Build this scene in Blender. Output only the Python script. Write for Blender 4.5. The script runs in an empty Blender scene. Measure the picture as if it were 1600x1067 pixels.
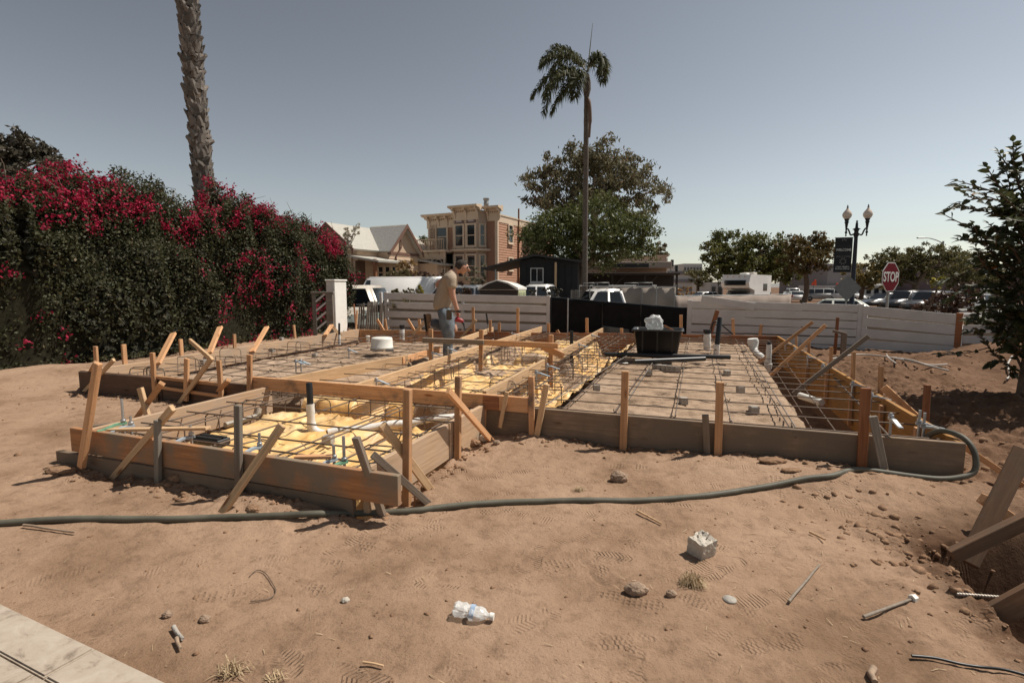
import bpy, bmesh, math, random
import numpy as np
from mathutils import Vector, Matrix, noise as mnoise
R = math.radians
random.seed(7)
rng = np.random.default_rng(7)
scene = bpy.context.scene
col = scene.collection

# ------------------------------------------------------------ camera
CAM_Z, PITCH, FPX = 1.3, R(6.02), 820.0
cam_d = bpy.data.cameras.new('camera')
cam_d.sensor_width = 36.0
cam_d.lens = 36.0 * FPX / 1600.0
cam_d.clip_start, cam_d.clip_end = 0.05, 6000
cam = bpy.data.objects.new('camera', cam_d)
cam.location = (0, 0, CAM_Z)
cam.rotation_euler = (math.pi / 2 - PITCH, 0, 0)
col.objects.link(cam)
scene.camera = cam

# ------------------------------------------------------------ sky, sun, exposure
SUN_EL, SUN_AZ = R(57), R(74)      # azimuth clockwise from +Y (view direction)
world = bpy.data.worlds.new('World')
scene.world = world
world.use_nodes = True
wn, wl = world.node_tree.nodes, world.node_tree.links
bg = wn['Background']
sky = wn.new('ShaderNodeTexSky')
sky.sky_type = 'NISHITA'
sky.sun_disc = False
sky.sun_elevation = SUN_EL
sky.sun_rotation = SUN_AZ
sky.altitude = 0
sky.air_density = 1.0
sky.dust_density = 0.35
sky.ozone_density = 1.0
hs = wn.new('ShaderNodeHueSaturation')
hs.inputs['Saturation'].default_value = 0.38
hs.inputs['Value'].default_value = 1.0
wl.new(sky.outputs[0], hs.inputs['Color'])
wt = wn.new('ShaderNodeMixRGB'); wt.blend_type = 'MULTIPLY'; wt.inputs[0].default_value = 1.0; wt.inputs[2].default_value = (0.1018, 0.0995, 0.0945, 1)
wg = wn.new('ShaderNodeGamma'); wg.inputs[1].default_value = 1.6
ws = wn.new('ShaderNodeVectorMath'); ws.operation = 'SCALE'; ws.inputs['Scale'].default_value = 11.6
wl.new(hs.outputs[0], wt.inputs[1]); wl.new(wt.outputs[0], wg.inputs[0]); wl.new(wg.outputs[0], ws.inputs[0]); wl.new(ws.outputs[0], bg.inputs[0])
bg.inputs[1].default_value = 0.1
sun_d = bpy.data.lights.new('sun', 'SUN')
sun_d.energy = 5.0
sun_d.angle = R(0.53)
sun_d.color = (1.0, 0.93, 0.83)
sun = bpy.data.objects.new('sun', sun_d)
sdir = Vector((math.sin(SUN_AZ) * math.cos(SUN_EL), math.cos(SUN_AZ) * math.cos(SUN_EL), math.sin(SUN_EL)))
sun.rotation_euler = sdir.to_track_quat('Z', 'Y').to_euler()
sun.location = (20, 5, 40)
col.objects.link(sun)
vs = scene.view_settings
vs.view_transform = 'Standard'
vs.look = 'None'
vs.exposure = 0.12
vs.gamma = 1.0
vs.use_curve_mapping = False

# ------------------------------------------------------------ where a line of sight meets a real plane
_F = Vector((0, math.cos(PITCH), -math.sin(PITCH)))
_U = Vector((0, math.sin(PITCH), math.cos(PITCH)))
CAM = Vector((0, 0, CAM_Z))
def ray(px, py):
    return Vector(((px - 800) / FPX, 0, 0)) + _U * (-(py - 533.5) / FPX) + _F
def gp(px, py, z=0.0):
    d = ray(px, py); t = (z - CAM_Z) / d.z
    return CAM + d * t
def dp(px, py, y):
    d = ray(px, py); return CAM + d * (y / d.y)
def lp(px, py, A, B):
    d = ray(px, py); n = Vector((-(B.y - A.y), B.x - A.x, 0))
    t = (Vector((A.x, A.y, 0)) - Vector((CAM.x, CAM.y, 0))).dot(n) / d.dot(n)
    return CAM + d * t

# ------------------------------------------------------------ objects
def wm(o):
    return (wm(o.parent) @ o.matrix_parent_inverse @ o.matrix_basis) if o.parent else o.matrix_basis.copy()
def tag(o, label=None, cat=None, group=None, kind=None):
    if label: o['label'] = label
    if cat: o['category'] = cat
    if group: o['group'] = group
    if kind: o['kind'] = kind
    return o
def thing(name, loc=(0, 0, 0), rotz=0.0, label=None, cat=None, group=None):
    o = bpy.data.objects.new(name, None)
    o.empty_display_size = 0.2
    o.location = loc; o.rotation_euler = (0, 0, rotz)
    o.matrix_basis = Matrix.Translation(Vector(loc)) @ Matrix.Rotation(rotz, 4, 'Z')
    col.objects.link(o)
    return tag(o, label, cat, group)
def link(name, me, parent=None, M=None, local=False, kind=None):
    o = bpy.data.objects.new(name, me)
    if M is not None: o.matrix_basis = M
    if parent is not None:
        o.parent = parent
        if not local: o.matrix_parent_inverse = wm(parent).inverted()
    col.objects.link(o)
    if kind: o['kind'] = kind
    return o
def kids(o): return [c for c in bpy.data.objects if c.parent == o]
def copy_tree(o, M=None):
    def rec(s, par):
        c = s.copy(); col.objects.link(c)
        if par is not None:
            mpi = s.matrix_parent_inverse.copy(); c.parent = par; c.matrix_parent_inverse = mpi
        for ch in list(s.children): rec(ch, c)
        return c
    r = rec(o, None)
    if M is not None: r.matrix_basis = M
    return r

class MB:
    """collects shapes, becomes one mesh"""
    def __init__(s): s.v, s.f, s.m, s.sm = [], [], [], []
    def add(s, vs_, fs, mi=0, smooth=False, M=None):
        n = len(s.v)
        for p in vs_:
            p = Vector(p)
            s.v.append(tuple(M @ p) if M is not None else tuple(p))
        for f in fs:
            s.f.append([i + n for i in f]); s.m.append(mi); s.sm.append(smooth)
        return s
    def box(s, lo, hi, mi=0, M=None):
        x0, y0, z0 = lo; x1, y1, z1 = hi
        return s.add([(x0,y0,z0),(x1,y0,z0),(x1,y1,z0),(x0,y1,z0),(x0,y0,z1),(x1,y0,z1),(x1,y1,z1),(x0,y1,z1)],
                     [(3,2,1,0),(4,5,6,7),(0,1,5,4),(1,2,6,5),(2,3,7,6),(3,0,4,7)], mi, False, M)
    def bbox(s, lo, hi, b=0.004, mi=0, M=None):
        """box with small chamfers"""
        x0,y0,z0 = lo; x1,y1,z1 = hi
        b = min(b, (x1-x0)*.45, (y1-y0)*.45, (z1-z0)*.45)
        bm = bmesh.new(); bmesh.ops.create_cube(bm, size=1)
        for v in bm.verts:
            v.co = Vector((x0+(v.co.x+.5)*(x1-x0), y0+(v.co.y+.5)*(y1-y0), z0+(v.co.z+.5)*(z1-z0)))
        bmesh.ops.bevel(bm, geom=bm.edges[:], offset=b, segments=1, affect='EDGES')
        s.bm(bm, mi, False, M); bm.free(); return s
    def bm(s, bm, mi=0, smooth=False, M=None):
        bm.verts.index_update()
        return s.add([v.co for v in bm.verts], [[v.index for v in f.verts] for f in bm.faces], mi, smooth, M)
    def prism(s, poly, y0, y1, mi=0, M=None):
        """polygon in (x,z), extruded y0..y1"""
        n = len(poly)
        a = [(p[0], y0, p[1]) for p in poly]; b = [(p[0], y1, p[1]) for p in poly]
        ar = sum(poly[i][0]*poly[(i+1)%n][1]-poly[(i+1)%n][0]*poly[i][1] for i in range(n))
        fs = [list(range(n)), list(range(2*n-1, n-1, -1))] + [(i+n, (i+1)%n+n, (i+1)%n, i) for i in range(n)]
        if ar < 0: fs = [list(reversed(f)) for f in fs]
        return s.add(a+b, fs, mi, False, M)
    def flat(s, poly, z0, z1, mi=0, M=None):
        """polygon in (x,y), extruded z0..z1"""
        n = len(poly)
        ar = sum(poly[i][0]*poly[(i+1)%n][1]-poly[(i+1)%n][0]*poly[i][1] for i in range(n))
        if ar < 0: poly = list(reversed(poly))
        a = [(p[0], p[1], z0) for p in poly]; b = [(p[0], p[1], z1) for p in poly]
        fs = [list(range(n-1, -1, -1)), list(range(n, 2*n))] + [(i, (i+1)%n, (i+1)%n+n, i+n) for i in range(n)]
        return s.add(a+b, fs, mi, False, M)
    def tube(s, path, r, seg=8, mi=0, cap=True, smooth=True, M=None):
        path = [Vector(p) for p in path]; n = len(path)
        rs = r if hasattr(r, '__len__') else [r]*n
        tans = [(path[min(i+1,n-1)]-path[max(i-1,0)]).normalized() for i in range(n)]
        up = Vector((0,0,1)) if abs(tans[0].z) < .9 else Vector((1,0,0))
        nr = (up - tans[0]*up.dot(tans[0])).normalized()
        V, Fc = [], []
        for i in range(n):
            nr = (nr - tans[i]*nr.dot(tans[i]))
            nr = nr.normalized() if nr.length > 1e-6 else tans[i].orthogonal().normalized()
            bi = tans[i].cross(nr)
            for k in range(seg):
                a = 2*math.pi*k/seg
                V.append(path[i] + (nr*math.cos(a) + bi*math.sin(a))*rs[i])
        for i in range(n-1):
            for k in range(seg):
                k2 = (k+1) % seg
                Fc.append((i*seg+k, i*seg+k2, (i+1)*seg+k2, (i+1)*seg+k))
        s.add(V, Fc, mi, smooth, M)
        if cap:
            s.add(V[:seg], [list(range(seg-1,-1,-1))], mi, False, M)
            s.add(V[-seg:], [list(range(seg))], mi, False, M)
        return s
    def lathe(s, prof, seg=16, mi=0, c=(0,0,0), M=None, smooth=True):
        """profile of (r, z) turned about z"""
        c = Vector(c); V, Fc = [], []
        for (r_, z) in prof:
            for k in range(seg):
                a = 2*math.pi*k/seg
                V.append(c + Vector((r_*math.cos(a), r_*math.sin(a), z)))
        for i in range(len(prof)-1):
            for k in range(seg):
                k2 = (k+1) % seg
                Fc.append((i*seg+k, i*seg+k2, (i+1)*seg+k2, (i+1)*seg+k))
        s.add(V, Fc, mi, smooth, M)
        s.add(V[:seg], [list(range(seg-1,-1,-1))], mi, False, M); s.add(V[-seg:], [list(range(seg))], mi, False, M)
        return s
    def mesh(s, name, mats):
        me = bpy.data.meshes.new(name)
        me.from_pydata(s.v, [], s.f)
        for m in (mats if isinstance(mats, (list, tuple)) else [mats]): me.materials.append(m)
        me.polygons.foreach_set('material_index', s.m)
        me.polygons.foreach_set('use_smooth', s.sm)
        me.update(); return me
    def build(s, name, mats, parent=None, M=None, local=False, kind=None):
        return link(name, s.mesh(name, mats), parent, M, local, kind)

def np_mesh(name, V, Fq, mats, mi=None, smooth=False):
    V = np.asarray(V, dtype=np.float32); Fq = np.asarray(Fq, dtype=np.int32)
    me = bpy.data.meshes.new(name)
    k = Fq.shape[1]; nf = len(Fq)
    me.vertices.add(len(V)); me.vertices.foreach_set('co', V.ravel())
    me.loops.add(nf*k); me.loops.foreach_set('vertex_index', Fq.ravel())
    me.polygons.add(nf)
    me.polygons.foreach_set('loop_start', np.arange(0, nf*k, k, dtype=np.int32))
    me.polygons.foreach_set('loop_total', np.full(nf, k, dtype=np.int32))
    for m in (mats if isinstance(mats, (list, tuple)) else [mats]): me.materials.append(m)
    if mi is not None: me.polygons.foreach_set('material_index', np.asarray(mi, dtype=np.int32))
    if smooth: me.polygons.foreach_set('use_smooth', np.ones(nf, dtype=bool))
    me.update(calc_edges=True); me.validate()
    return me

def frame(p0, p1, roll_up=Vector((0,0,1))):
    """matrix with local X along p0->p1, local Z close to roll_up, origin at p0"""
    x = (p1-p0).normalized()
    z = roll_up - x*roll_up.dot(x)
    z = z.normalized() if z.length > 1e-4 else x.orthogonal().normalized()
    y = z.cross(x)
    return Matrix(((x.x,y.x,z.x,p0.x),(x.y,y.y,z.y,p0.y),(x.z,y.z,z.z,p0.z),(0,0,0,1)))
def beam(name, p0, p1, thick, wide, mat, parent=None, up=Vector((0,0,1)), ext=0.0, point=False, below=False):
    """board from p0 to p1: `wide` along up, `thick` across; below: p0-p1 is its top edge"""
    p0, p1 = Vector(p0), Vector(p1)
    L = (p1-p0).length
    M = frame(p0, p1, up)
    mb = MB()
    z0, z1 = (-wide, 0) if below else (-wide/2, wide/2)
    if point:
        mb.add([(-ext+.09,-thick/2,z0),(-ext+.09,thick/2,z0),(-ext+.09,thick/2,z1),(-ext+.09,-thick/2,z1),
                (L+ext,-thick/2,z0),(L+ext,thick/2,z0),(L+ext,thick/2,z1),(L+ext,-thick/2,z1),(-ext,-thick/2,(z0+z1)/2),(-ext,thick/2,(z0+z1)/2)],
               [(0,4,5,1),(1,5,6,2),(2,6,7,3),(3,7,4,0),(4,7,6,5),(0,1,9,8),(2,3,8,9),(3,0,8),(1,2,9)])
    else:
        mb.bbox((-ext,-thick/2,z0),(L+ext,thick/2,z1), .003)
    return mb.build(name, mat, parent, M)

# ------------------------------------------------------------ materials
def new_mat(name):
    m = bpy.data.materials.new(name); m.use_nodes = True
    return m, m.node_tree.nodes, m.node_tree.links, m.node_tree.nodes['Principled BSDF']
def N(n, t, **kw):
    x = n.new(t)
    for k, v in kw.items():
        if k in x.inputs: x.inputs[k].default_value = v
        else: setattr(x, k, v)
    return x
def ramp(n, stops):
    r = n.new('ShaderNodeValToRGB'); e = r.color_ramp.elements
    while len(e) > 1: e.remove(e[-1])
    e[0].position, e[0].color = stops[0][0], (*stops[0][1], 1)
    for p, c in stops[1:]:
        x = e.new(p); x.color = (*c, 1)
    return r
def plain(name, c, rough=.6, metal=0.0, var=.12, scale=6.0, spec=.4, bump=0.0):
    m, n, l, b = new_mat(name)
    tc = N(n, 'ShaderNodeTexCoord')
    nz = N(n, 'ShaderNodeTexNoise', Scale=scale, Detail=5.0, Roughness=.6)
    l.new(tc.outputs['Object'], nz.inputs['Vector'])
    lo = tuple(x*(1-var) for x in c); hi = tuple(min(1, x*(1+var)) for x in c)
    r = ramp(n, [(.3, lo), (.7, hi)])
    l.new(nz.outputs['Fac'], r.inputs[0]); l.new(r.outputs[0], b.inputs['Base Color'])
    b.inputs['Roughness'].default_value = rough; b.inputs['Metallic'].default_value = metal
    b.inputs['Specular IOR Level'].default_value = spec
    if bump:
        bp = N(n, 'ShaderNodeBump', Strength=bump, Distance=.01)
        nz2 = N(n, 'ShaderNodeTexNoise', Scale=scale*5, Detail=4.0)
        l.new(tc.outputs['Object'], nz2.inputs['Vector'])
        l.new(nz2.outputs['Fac'], bp.inputs['Height']); l.new(bp.outputs[0], b.inputs['Normal'])
    return m
def wood(name, a, bcol, rnd=.25, dirt=0.0, dirtcol=(.16,.12,.09), rough=.75, stains=None):
    """sawn timber, grain along the piece's own X"""
    m, n, l, b = new_mat(name)
    tc = N(n, 'ShaderNodeTexCoord'); oi = N(n, 'ShaderNodeObjectInfo')
    off = N(n, 'ShaderNodeVectorMath', operation='ADD')
    mul = N(n, 'ShaderNodeMath', operation='MULTIPLY'); mul.inputs[1].default_value = 37.0
    l.new(oi.outputs['Random'], mul.inputs[0])
    l.new(tc.outputs['Object'], off.inputs[0]); l.new(mul.outputs[0], off.inputs[1])
    mp = N(n, 'ShaderNodeMapping'); mp.inputs['Scale'].default_value = (1.2, 26, 26)
    l.new(off.outputs[0], mp.inputs[0])
    g = N(n, 'ShaderNodeTexNoise', Scale=2.0, Detail=8.0, Roughness=.65, Distortion=.6)
    l.new(mp.outputs[0], g.inputs['Vector'])
    r = ramp(n, [(.3, tuple(x*.72 for x in bcol)), (.5, bcol), (.72, a)])
    l.new(g.outputs['Fac'], r.inputs[0])
    # knots
    mp2 = N(n, 'ShaderNodeMapping'); mp2.inputs['Scale'].default_value = (2.2, 9, 9)
    l.new(off.outputs[0], mp2.inputs[0])
    vo = N(n, 'ShaderNodeTexVoronoi', Scale=1.0); l.new(mp2.outputs[0], vo.inputs['Vector'])
    kr = ramp(n, [(.05, (1,1,1)), (.13, (0,0,0))]); l.new(vo.outputs['Distance'], kr.inputs[0])
    mk = N(n, 'ShaderNodeMixRGB', blend_type='MULTIPLY'); mk.inputs[2].default_value = (.42,.27,.18,1)
    l.new(kr.outputs[0], mk.inputs[0]); l.new(r.outputs[0], mk.inputs[1])
    # piece to piece
    hv = N(n, 'ShaderNodeHueSaturation')
    mr = N(n, 'ShaderNodeMapRange'); mr.inputs['To Min'].default_value = 1-rnd; mr.inputs['To Max'].default_value = 1+rnd*.7
    l.new(oi.outputs['Random'], mr.inputs[0]); l.new(mr.outputs[0], hv.inputs['Value'])
    l.new(mk.outputs[0], hv.inputs['Color'])
    last = hv.outputs[0]
    if dirt > 0:
        dn = N(n, 'ShaderNodeTexNoise', Scale=3.2, Detail=7.0, Roughness=.62)
        l.new(off.outputs[0], dn.inputs['Vector'])
        dr = ramp(n, [(max(0.0, .60-dirt*.34), (0,0,0)), (min(1, .78-dirt*.30), (1,1,1))])
        l.new(dn.outputs['Fac'], dr.inputs[0])
        dm = N(n, 'ShaderNodeMixRGB'); dm.inputs[2].default_value = (*dirtcol, 1)
        l.new(dr.outputs[0], dm.inputs[0]); l.new(last, dm.inputs[1]); last = dm.outputs[0]
    sn = N(n, 'ShaderNodeTexNoise', Scale=48.0, Detail=5.0, Roughness=.7); l.new(off.outputs[0], sn.inputs['Vector'])
    sr = ramp(n, [(.60, (0,0,0)), (.70, (.75,.75,.75))]); l.new(sn.outputs['Fac'], sr.inputs[0])
    sm = N(n, 'ShaderNodeMixRGB'); sm.inputs[2].default_value = (*[x*.8+.06 for x in dirtcol], 1); l.new(sr.outputs[0], sm.inputs[0]); l.new(last, sm.inputs[1]); last = sm.outputs[0]
    l.new(last, b.inputs['Base Color'])
    b.inputs['Roughness'].default_value = rough; b.inputs['Specular IOR Level'].default_value = .25
    bp = N(n, 'ShaderNodeBump', Strength=.35, Distance=.004)
    l.new(g.outputs['Fac'], bp.inputs['Height']); l.new(bp.outputs[0], b.inputs['Normal'])
    return m
def leafy(name, a, bcol, trans=.35, rough=.5, tint=None):
    m, n, l, b = new_mat(name)
    ge = N(n, 'ShaderNodeNewGeometry')
    r = ramp(n, [(0, a), (.6, bcol)] + ([(.93, bcol), (1, tint)] if tint else [(1, tuple(x*1.25 for x in bcol))]))
    l.new(ge.outputs['Random Per Island'], r.inputs[0])
    l.new(r.outputs[0], b.inputs['Base Color'])
    b.inputs['Roughness'].default_value = rough; b.inputs['Specular IOR Level'].default_value = .35
    tr = N(n, 'ShaderNodeBsdfTranslucent'); l.new(r.outputs[0], tr.inputs[0])
    mx = N(n, 'ShaderNodeMixShader'); mx.inputs[0].default_value = trans
    l.new(b.outputs[0], mx.inputs[1]); l.new(tr.outputs[0], mx.inputs[2])
    l.new(mx.outputs[0], n['Material Output'].inputs[0])
    return m

M = {}
M['wood_fresh'] = wood('sawn_pine', (.68,.41,.23), (.57,.31,.155), dirt=.12)
M['wood_light'] = wood('pale_pine', (.66,.47,.29), (.56,.37,.21), rnd=.14, dirt=.08)
M['wood_red'] = wood('red_brown_board', (.36,.16,.075), (.27,.11,.05), dirt=.1)
M['wood_grey'] = wood('weathered_board', (.33,.27,.21), (.22,.175,.135), dirt=.35, dirtcol=(.20,.15,.11))
M['wood_form'] = wood('mud_stained_form_board', (.36,.26,.18), (.26,.18,.12), rnd=.15, dirt=.75, dirtcol=(.19,.14,.10))
M['wood_box'] = wood('used_form_board', (.52,.25,.11), (.38,.175,.075), rnd=.15, dirt=.62, dirtcol=(.23,.175,.125))
M['wood_face'] = wood('dusty_form_board', (.56,.40,.26), (.46,.31,.195), rnd=.1, dirt=.5, dirtcol=(.42,.31,.22))
M['ply'] = wood('orange_form_plywood', (.50,.27,.085), (.38,.185,.05), rnd=.08, dirt=.35, dirtcol=(.27,.15,.06))
M['ply_dark'] = wood('dark_form_plywood', (.17,.10,.065), (.125,.075,.05), rnd=.1, dirt=.3, dirtcol=(.10,.07,.05))
M['wood_brown'] = wood('brown_timber', (.27,.165,.10), (.20,.115,.068), dirt=.3, dirtcol=(.13,.09,.06))
M['wood_old'] = wood('grey_picket', (.34,.30,.25), (.23,.20,.165), rnd=.3, dirt=.2)
M['rebar'] = plain('rusty_steel', (.15,.11,.085), .6, .35, .35, 30)
M['rebar_pale'] = plain('dusty_steel', (.25,.22,.19), .5, .5, .3, 30)
M['dull_rod'] = plain('dull_rod', (.24,.20,.16), .75, 0, .25, 40, .25)
M['galv'] = plain('galvanised_steel', (.45,.47,.49), .4, .8, .2, 20)
M['black_pl'] = plain('black_plastic', (.012,.012,.013), .42, 0, .2, 8, .5)
M['wrap'] = plain('white_pipe_wrap', (.66,.64,.60), .55, 0, .14, 9, .4, .3)
M['white_pl'] = plain('white_plastic', (.74,.72,.66), .45, 0, .06, 5)
M['conc'] = plain('concrete', (.36,.33,.29), .9, 0, .18, 22, .2, .5)
M['conc_block'] = plain('pale_concrete_block', (.52,.47,.40), .9, 0, .16, 40, .2, .7)
M['stone'] = plain('rough_stone', (.30,.215,.155), .95, 0, .28, 26, .15, .7)
M['white_paint'] = plain('white_fence_paint', (.58,.565,.545), .65, 0, .12, 2.5, .3, .1)
M['white_wall'] = plain('white_stucco', (.80,.775,.72), .85, 0, .07, 3, .2, .3)
M['hose'] = plain('green_grey_hose', (.105,.098,.074), .6, 0, .3, 7, .35)
M['strap_b'] = plain('pale_blue_bracket', (.36,.42,.47), .6, 0, .15, 20)
M['strap_g'] = plain('green_bracket', (.16,.34,.22), .6, 0, .15, 20)
M['metal_dark'] = plain('dark_painted_metal', (.018,.02,.021), .45, .2, .2, 8)
M['grey_metal'] = plain('grey_metal', (.30,.30,.29), .5, .5, .12, 6)
M['tyre'] = plain('tyre_rubber', (.02,.02,.02), .8)
M['glass'] = plain('dark_window_glass', (.018,.021,.024), .08, 0, .3, 1.5, .6)
M['asphalt'] = plain('asphalt', (.062,.06,.058), .9, 0, .25, 3, .2, .2)
M['kerb'] = plain('kerb_concrete', (.42,.40,.37), .9, 0, .12, 2, .2)
WF, WL, WR, WG = M['wood_fresh'], M['wood_light'], M['wood_red'], M['wood_grey']
def smooth_path(P, k=4):
    out = []
    for i in range(len(P)-1):
        p0, p1, p2, p3 = P[max(i-1,0)], P[i], P[i+1], P[min(i+2,len(P)-1)]
        for j in range(k):
            t = j/k
            out.append(.5*((2*p1)+(p2-p0)*t+(2*p0-5*p1+4*p2-p3)*t*t+(3*p1-p0-3*p2+p3)*t**3))
    out.append(P[-1]); return out
# ------------------------------------------------------------ site frame: u along the front form, v away from the camera
T = 0.27
S0 = gp(134, 579, T); S1 = gp(1500, 690, T)
EU = (S1 - S0).normalized(); EV = Vector((-EU.y, EU.x, 0)); EZ = Vector((0, 0, 1))
UW = (S1 - S0).length
O2 = Vector((S0.x, S0.y, 0))
def S(u, v, z=0.0): return O2 + EU*u + EV*v + EZ*z
def uv_of(p): d = Vector((p.x, p.y, 0)) - O2; return d.dot(EU), d.dot(EV)
def on_v(px, py, v): return lp(px, py, S(0, v), S(1, v))
def on_u(px, py, u): return lp(px, py, S(u, 0), S(u, 1))
BR = gp(1215, 525, T); BL = gp(560, 514.5, T)
u_br, v_br = uv_of(BR); u_bl, v_bl = uv_of(BL)
BX0, BX1, BXV = 2.93, 5.30, -1.77         # left box in the site frame
def back_v(u): return v_bl + (v_br - v_bl)*(u - u_bl)/(u_br - u_bl)

# ------------------------------------------------------------ numpy noise
def _hash(ix, iy, seed):
    h = (ix.astype(np.int64)*374761393 + iy.astype(np.int64)*668265263 + seed*1442695041) & 0x7fffffff
    h = ((h ^ (h >> 13))*1274126177) & 0x7fffffff
    return ((h ^ (h >> 16)) & 0xffff)/65535.0
def vnoise(x, y, seed=0):
    ix, iy = np.floor(x), np.floor(y); fx, fy = x-ix, y-iy
    fx = fx*fx*fx*(fx*(fx*6-15)+10); fy = fy*fy*fy*(fy*(fy*6-15)+10)
    ix = ix.astype(np.int64); iy = iy.astype(np.int64)
    a = _hash(ix, iy, seed); b = _hash(ix+1, iy, seed); c = _hash(ix, iy+1, seed); d = _hash(ix+1, iy+1, seed)
    return (a*(1-fx)+b*fx)*(1-fy) + (c*(1-fx)+d*fx)*fy
def fbm(x, y, seed=0, oct_=5, gain=.5):
    t = np.zeros_like(x); a = 1.0; s = 0.0; f = 1.0
    for i in range(oct_):
        ca, sa = math.cos(i*1.1), math.sin(i*1.1)
        t += a*(vnoise((x*ca-y*sa)*f + 17*i, (x*sa+y*ca)*f - 9*i, seed+i)-.5); s += a; a *= gain; f *= 2.03
    return t/s*2
def sstep(a, b, x):
    t = np.clip((x-a)/(b-a), 0, 1); return t*t*(3-2*t)
def gauss(X, Y, p, rx, ry, ang=0.0):
    dx, dy = X-p[0], Y-p[1]; c, s = math.cos(ang), math.sin(ang)
    a, b = dx*c+dy*s, -dx*s+dy*c
    return np.exp(-(a/rx)**2-(b/ry)**2)

FENCE_L = gp(600, 520, 0.0); FENCE_R = gp(1345, 546, 0.0); FENCE_RR = gp(1505, 556, 0.0)
_fd = (FENCE_R-FENCE_L).normalized(); _fn = Vector((-_fd.y, _fd.x, 0))
ROAD_Z = -0.8
def inside_site(X, Y, grow=0.0):
    U = (X-O2.x)*EU.x + (Y-O2.y)*EU.y; V_ = (X-O2.x)*EV.x + (Y-O2.y)*EV.y
    bv = v_bl + (v_br-v_bl)*(U-u_bl)/(u_br-u_bl)
    ul = V_*(u_bl/ v_bl)          # left side leans outwards a little
    ur = UW + V_*((u_br-UW)/v_br)
    d1 = np.minimum(np.minimum(U-ul, ur-U), np.minimum(V_, bv-V_))
    d2 = np.minimum(np.minimum(U-BX0, BX1-U), np.minimum(V_-BXV, .3-V_))
    return np.maximum(d1, d2) + grow, U, V_
PIT = gp(1585, 960, 0.0)
def ground_h(X, Y, fine=True, dig=True):
    d, U, V_ = inside_site(X, Y)
    h = .035*fbm(X*.35, Y*.35, 3, 4) + .018*fbm(X*1.6, Y*1.6, 11, 4)
    # trodden mounds in front of the forms
    h += .055*gauss(X, Y, gp(850, 690), .55, .35, -.36) + .05*gauss(X, Y, gp(1190, 722), .7, .2, -.36)
    h += .05*gauss(X, Y, gp(420, 790), .28, .12, -.36) + .045*gauss(X, Y, gp(290, 745), .3, .1, -.36) + .04*gauss(X, Y, gp(690, 760), .18, .2, .9)
    h += -.07*gauss(X, Y, gp(175, 740), .16, .12, 0) + .105*gauss(X, Y, S(8.0, -.32), 1.15, .27, -.345)
    # dug earth banked up on the right
    rt = gp(1480, 575)
    h += .44*gauss(X, Y, (rt.x+1.6, rt.y+.3), 1.5, .9, .2) + .16*gauss(X, Y, gp(1420, 585), .9, .6, .3)
    h += .17*gauss(X, Y, gp(1585, 650), .8, .8, 0) - .06*gauss(X, Y, gp(1540, 745), .25, .18, 0)
    # bank under the hedge
    hb = gp(60, 590)
    h += .10*gauss(X, Y, (hb.x, hb.y+.6), 1.2, .6, .3) + .12*gauss(X, Y, gp(430, 515), 1.0, .6, .9)
    # footing pit at lower right
    pd = np.minimum(np.minimum(X-2.02-.25*(Y-2.3)-.06*fbm(X*4, Y*4, 9, 3), 2.62+.15*(X-2.2)-Y), np.minimum(Y-.9, 4.0-X))
    h -= .55*sstep(0, .16, pd)
    rough = np.clip(.12 + .9*np.exp(-(np.abs(d)/.30)**2) + 1.7*sstep(2.7, 3.7, X-.30*(Y-3.5)) + 1.3*gauss(X, Y, (PIT.x+.15, PIT.y), .55, .8)
                    + .5*sstep(6.2, 7.5, Y)*(X < -3), 0, 1.9)
    if fine:
        n1 = fbm(X*7, Y*7, 21, 4); n2 = np.abs(fbm(X*13+3, Y*13, 33, 4))
        h += rough*(.030*n1 + .035*n2 - .008) + .005*fbm(X*9, Y*9, 41, 3)
    # beyond the fence the ground falls to the street
    s_ = (X-FENCE_L.x)*_fn.x + (Y-FENCE_L.y)*_fn.y
    f = sstep(.6, 4.5, s_)
    h = h*(1-f) + (ROAD_Z-.03)*f
    # inside the forms: dug down to footing level
    k = sstep(-.03, .03, d)*(1.0 if dig else 0.0)
    h = h*(1-k) + k*(-.46 + .03*fbm(X*3, Y*3, 5, 3))
    return h
def gz(x, y):
    return float(ground_h(np.array([float(x)]), np.array([float(y)]), True, False)[0])
def on_ground(px, py):
    d = ray(px, py); ys = np.exp(np.linspace(math.log(1.2), math.log(18), 900))
    X = d.x*ys/d.y; Z = CAM_Z + d.z*ys/d.y; G = ground_h(X, ys, True, False)
    k = np.argmax(Z < G) if (Z < G).any() else len(ys)-1
    p = CAM + d*(float(ys[k])/d.y); p.z = float(G[k]); return p

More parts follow.
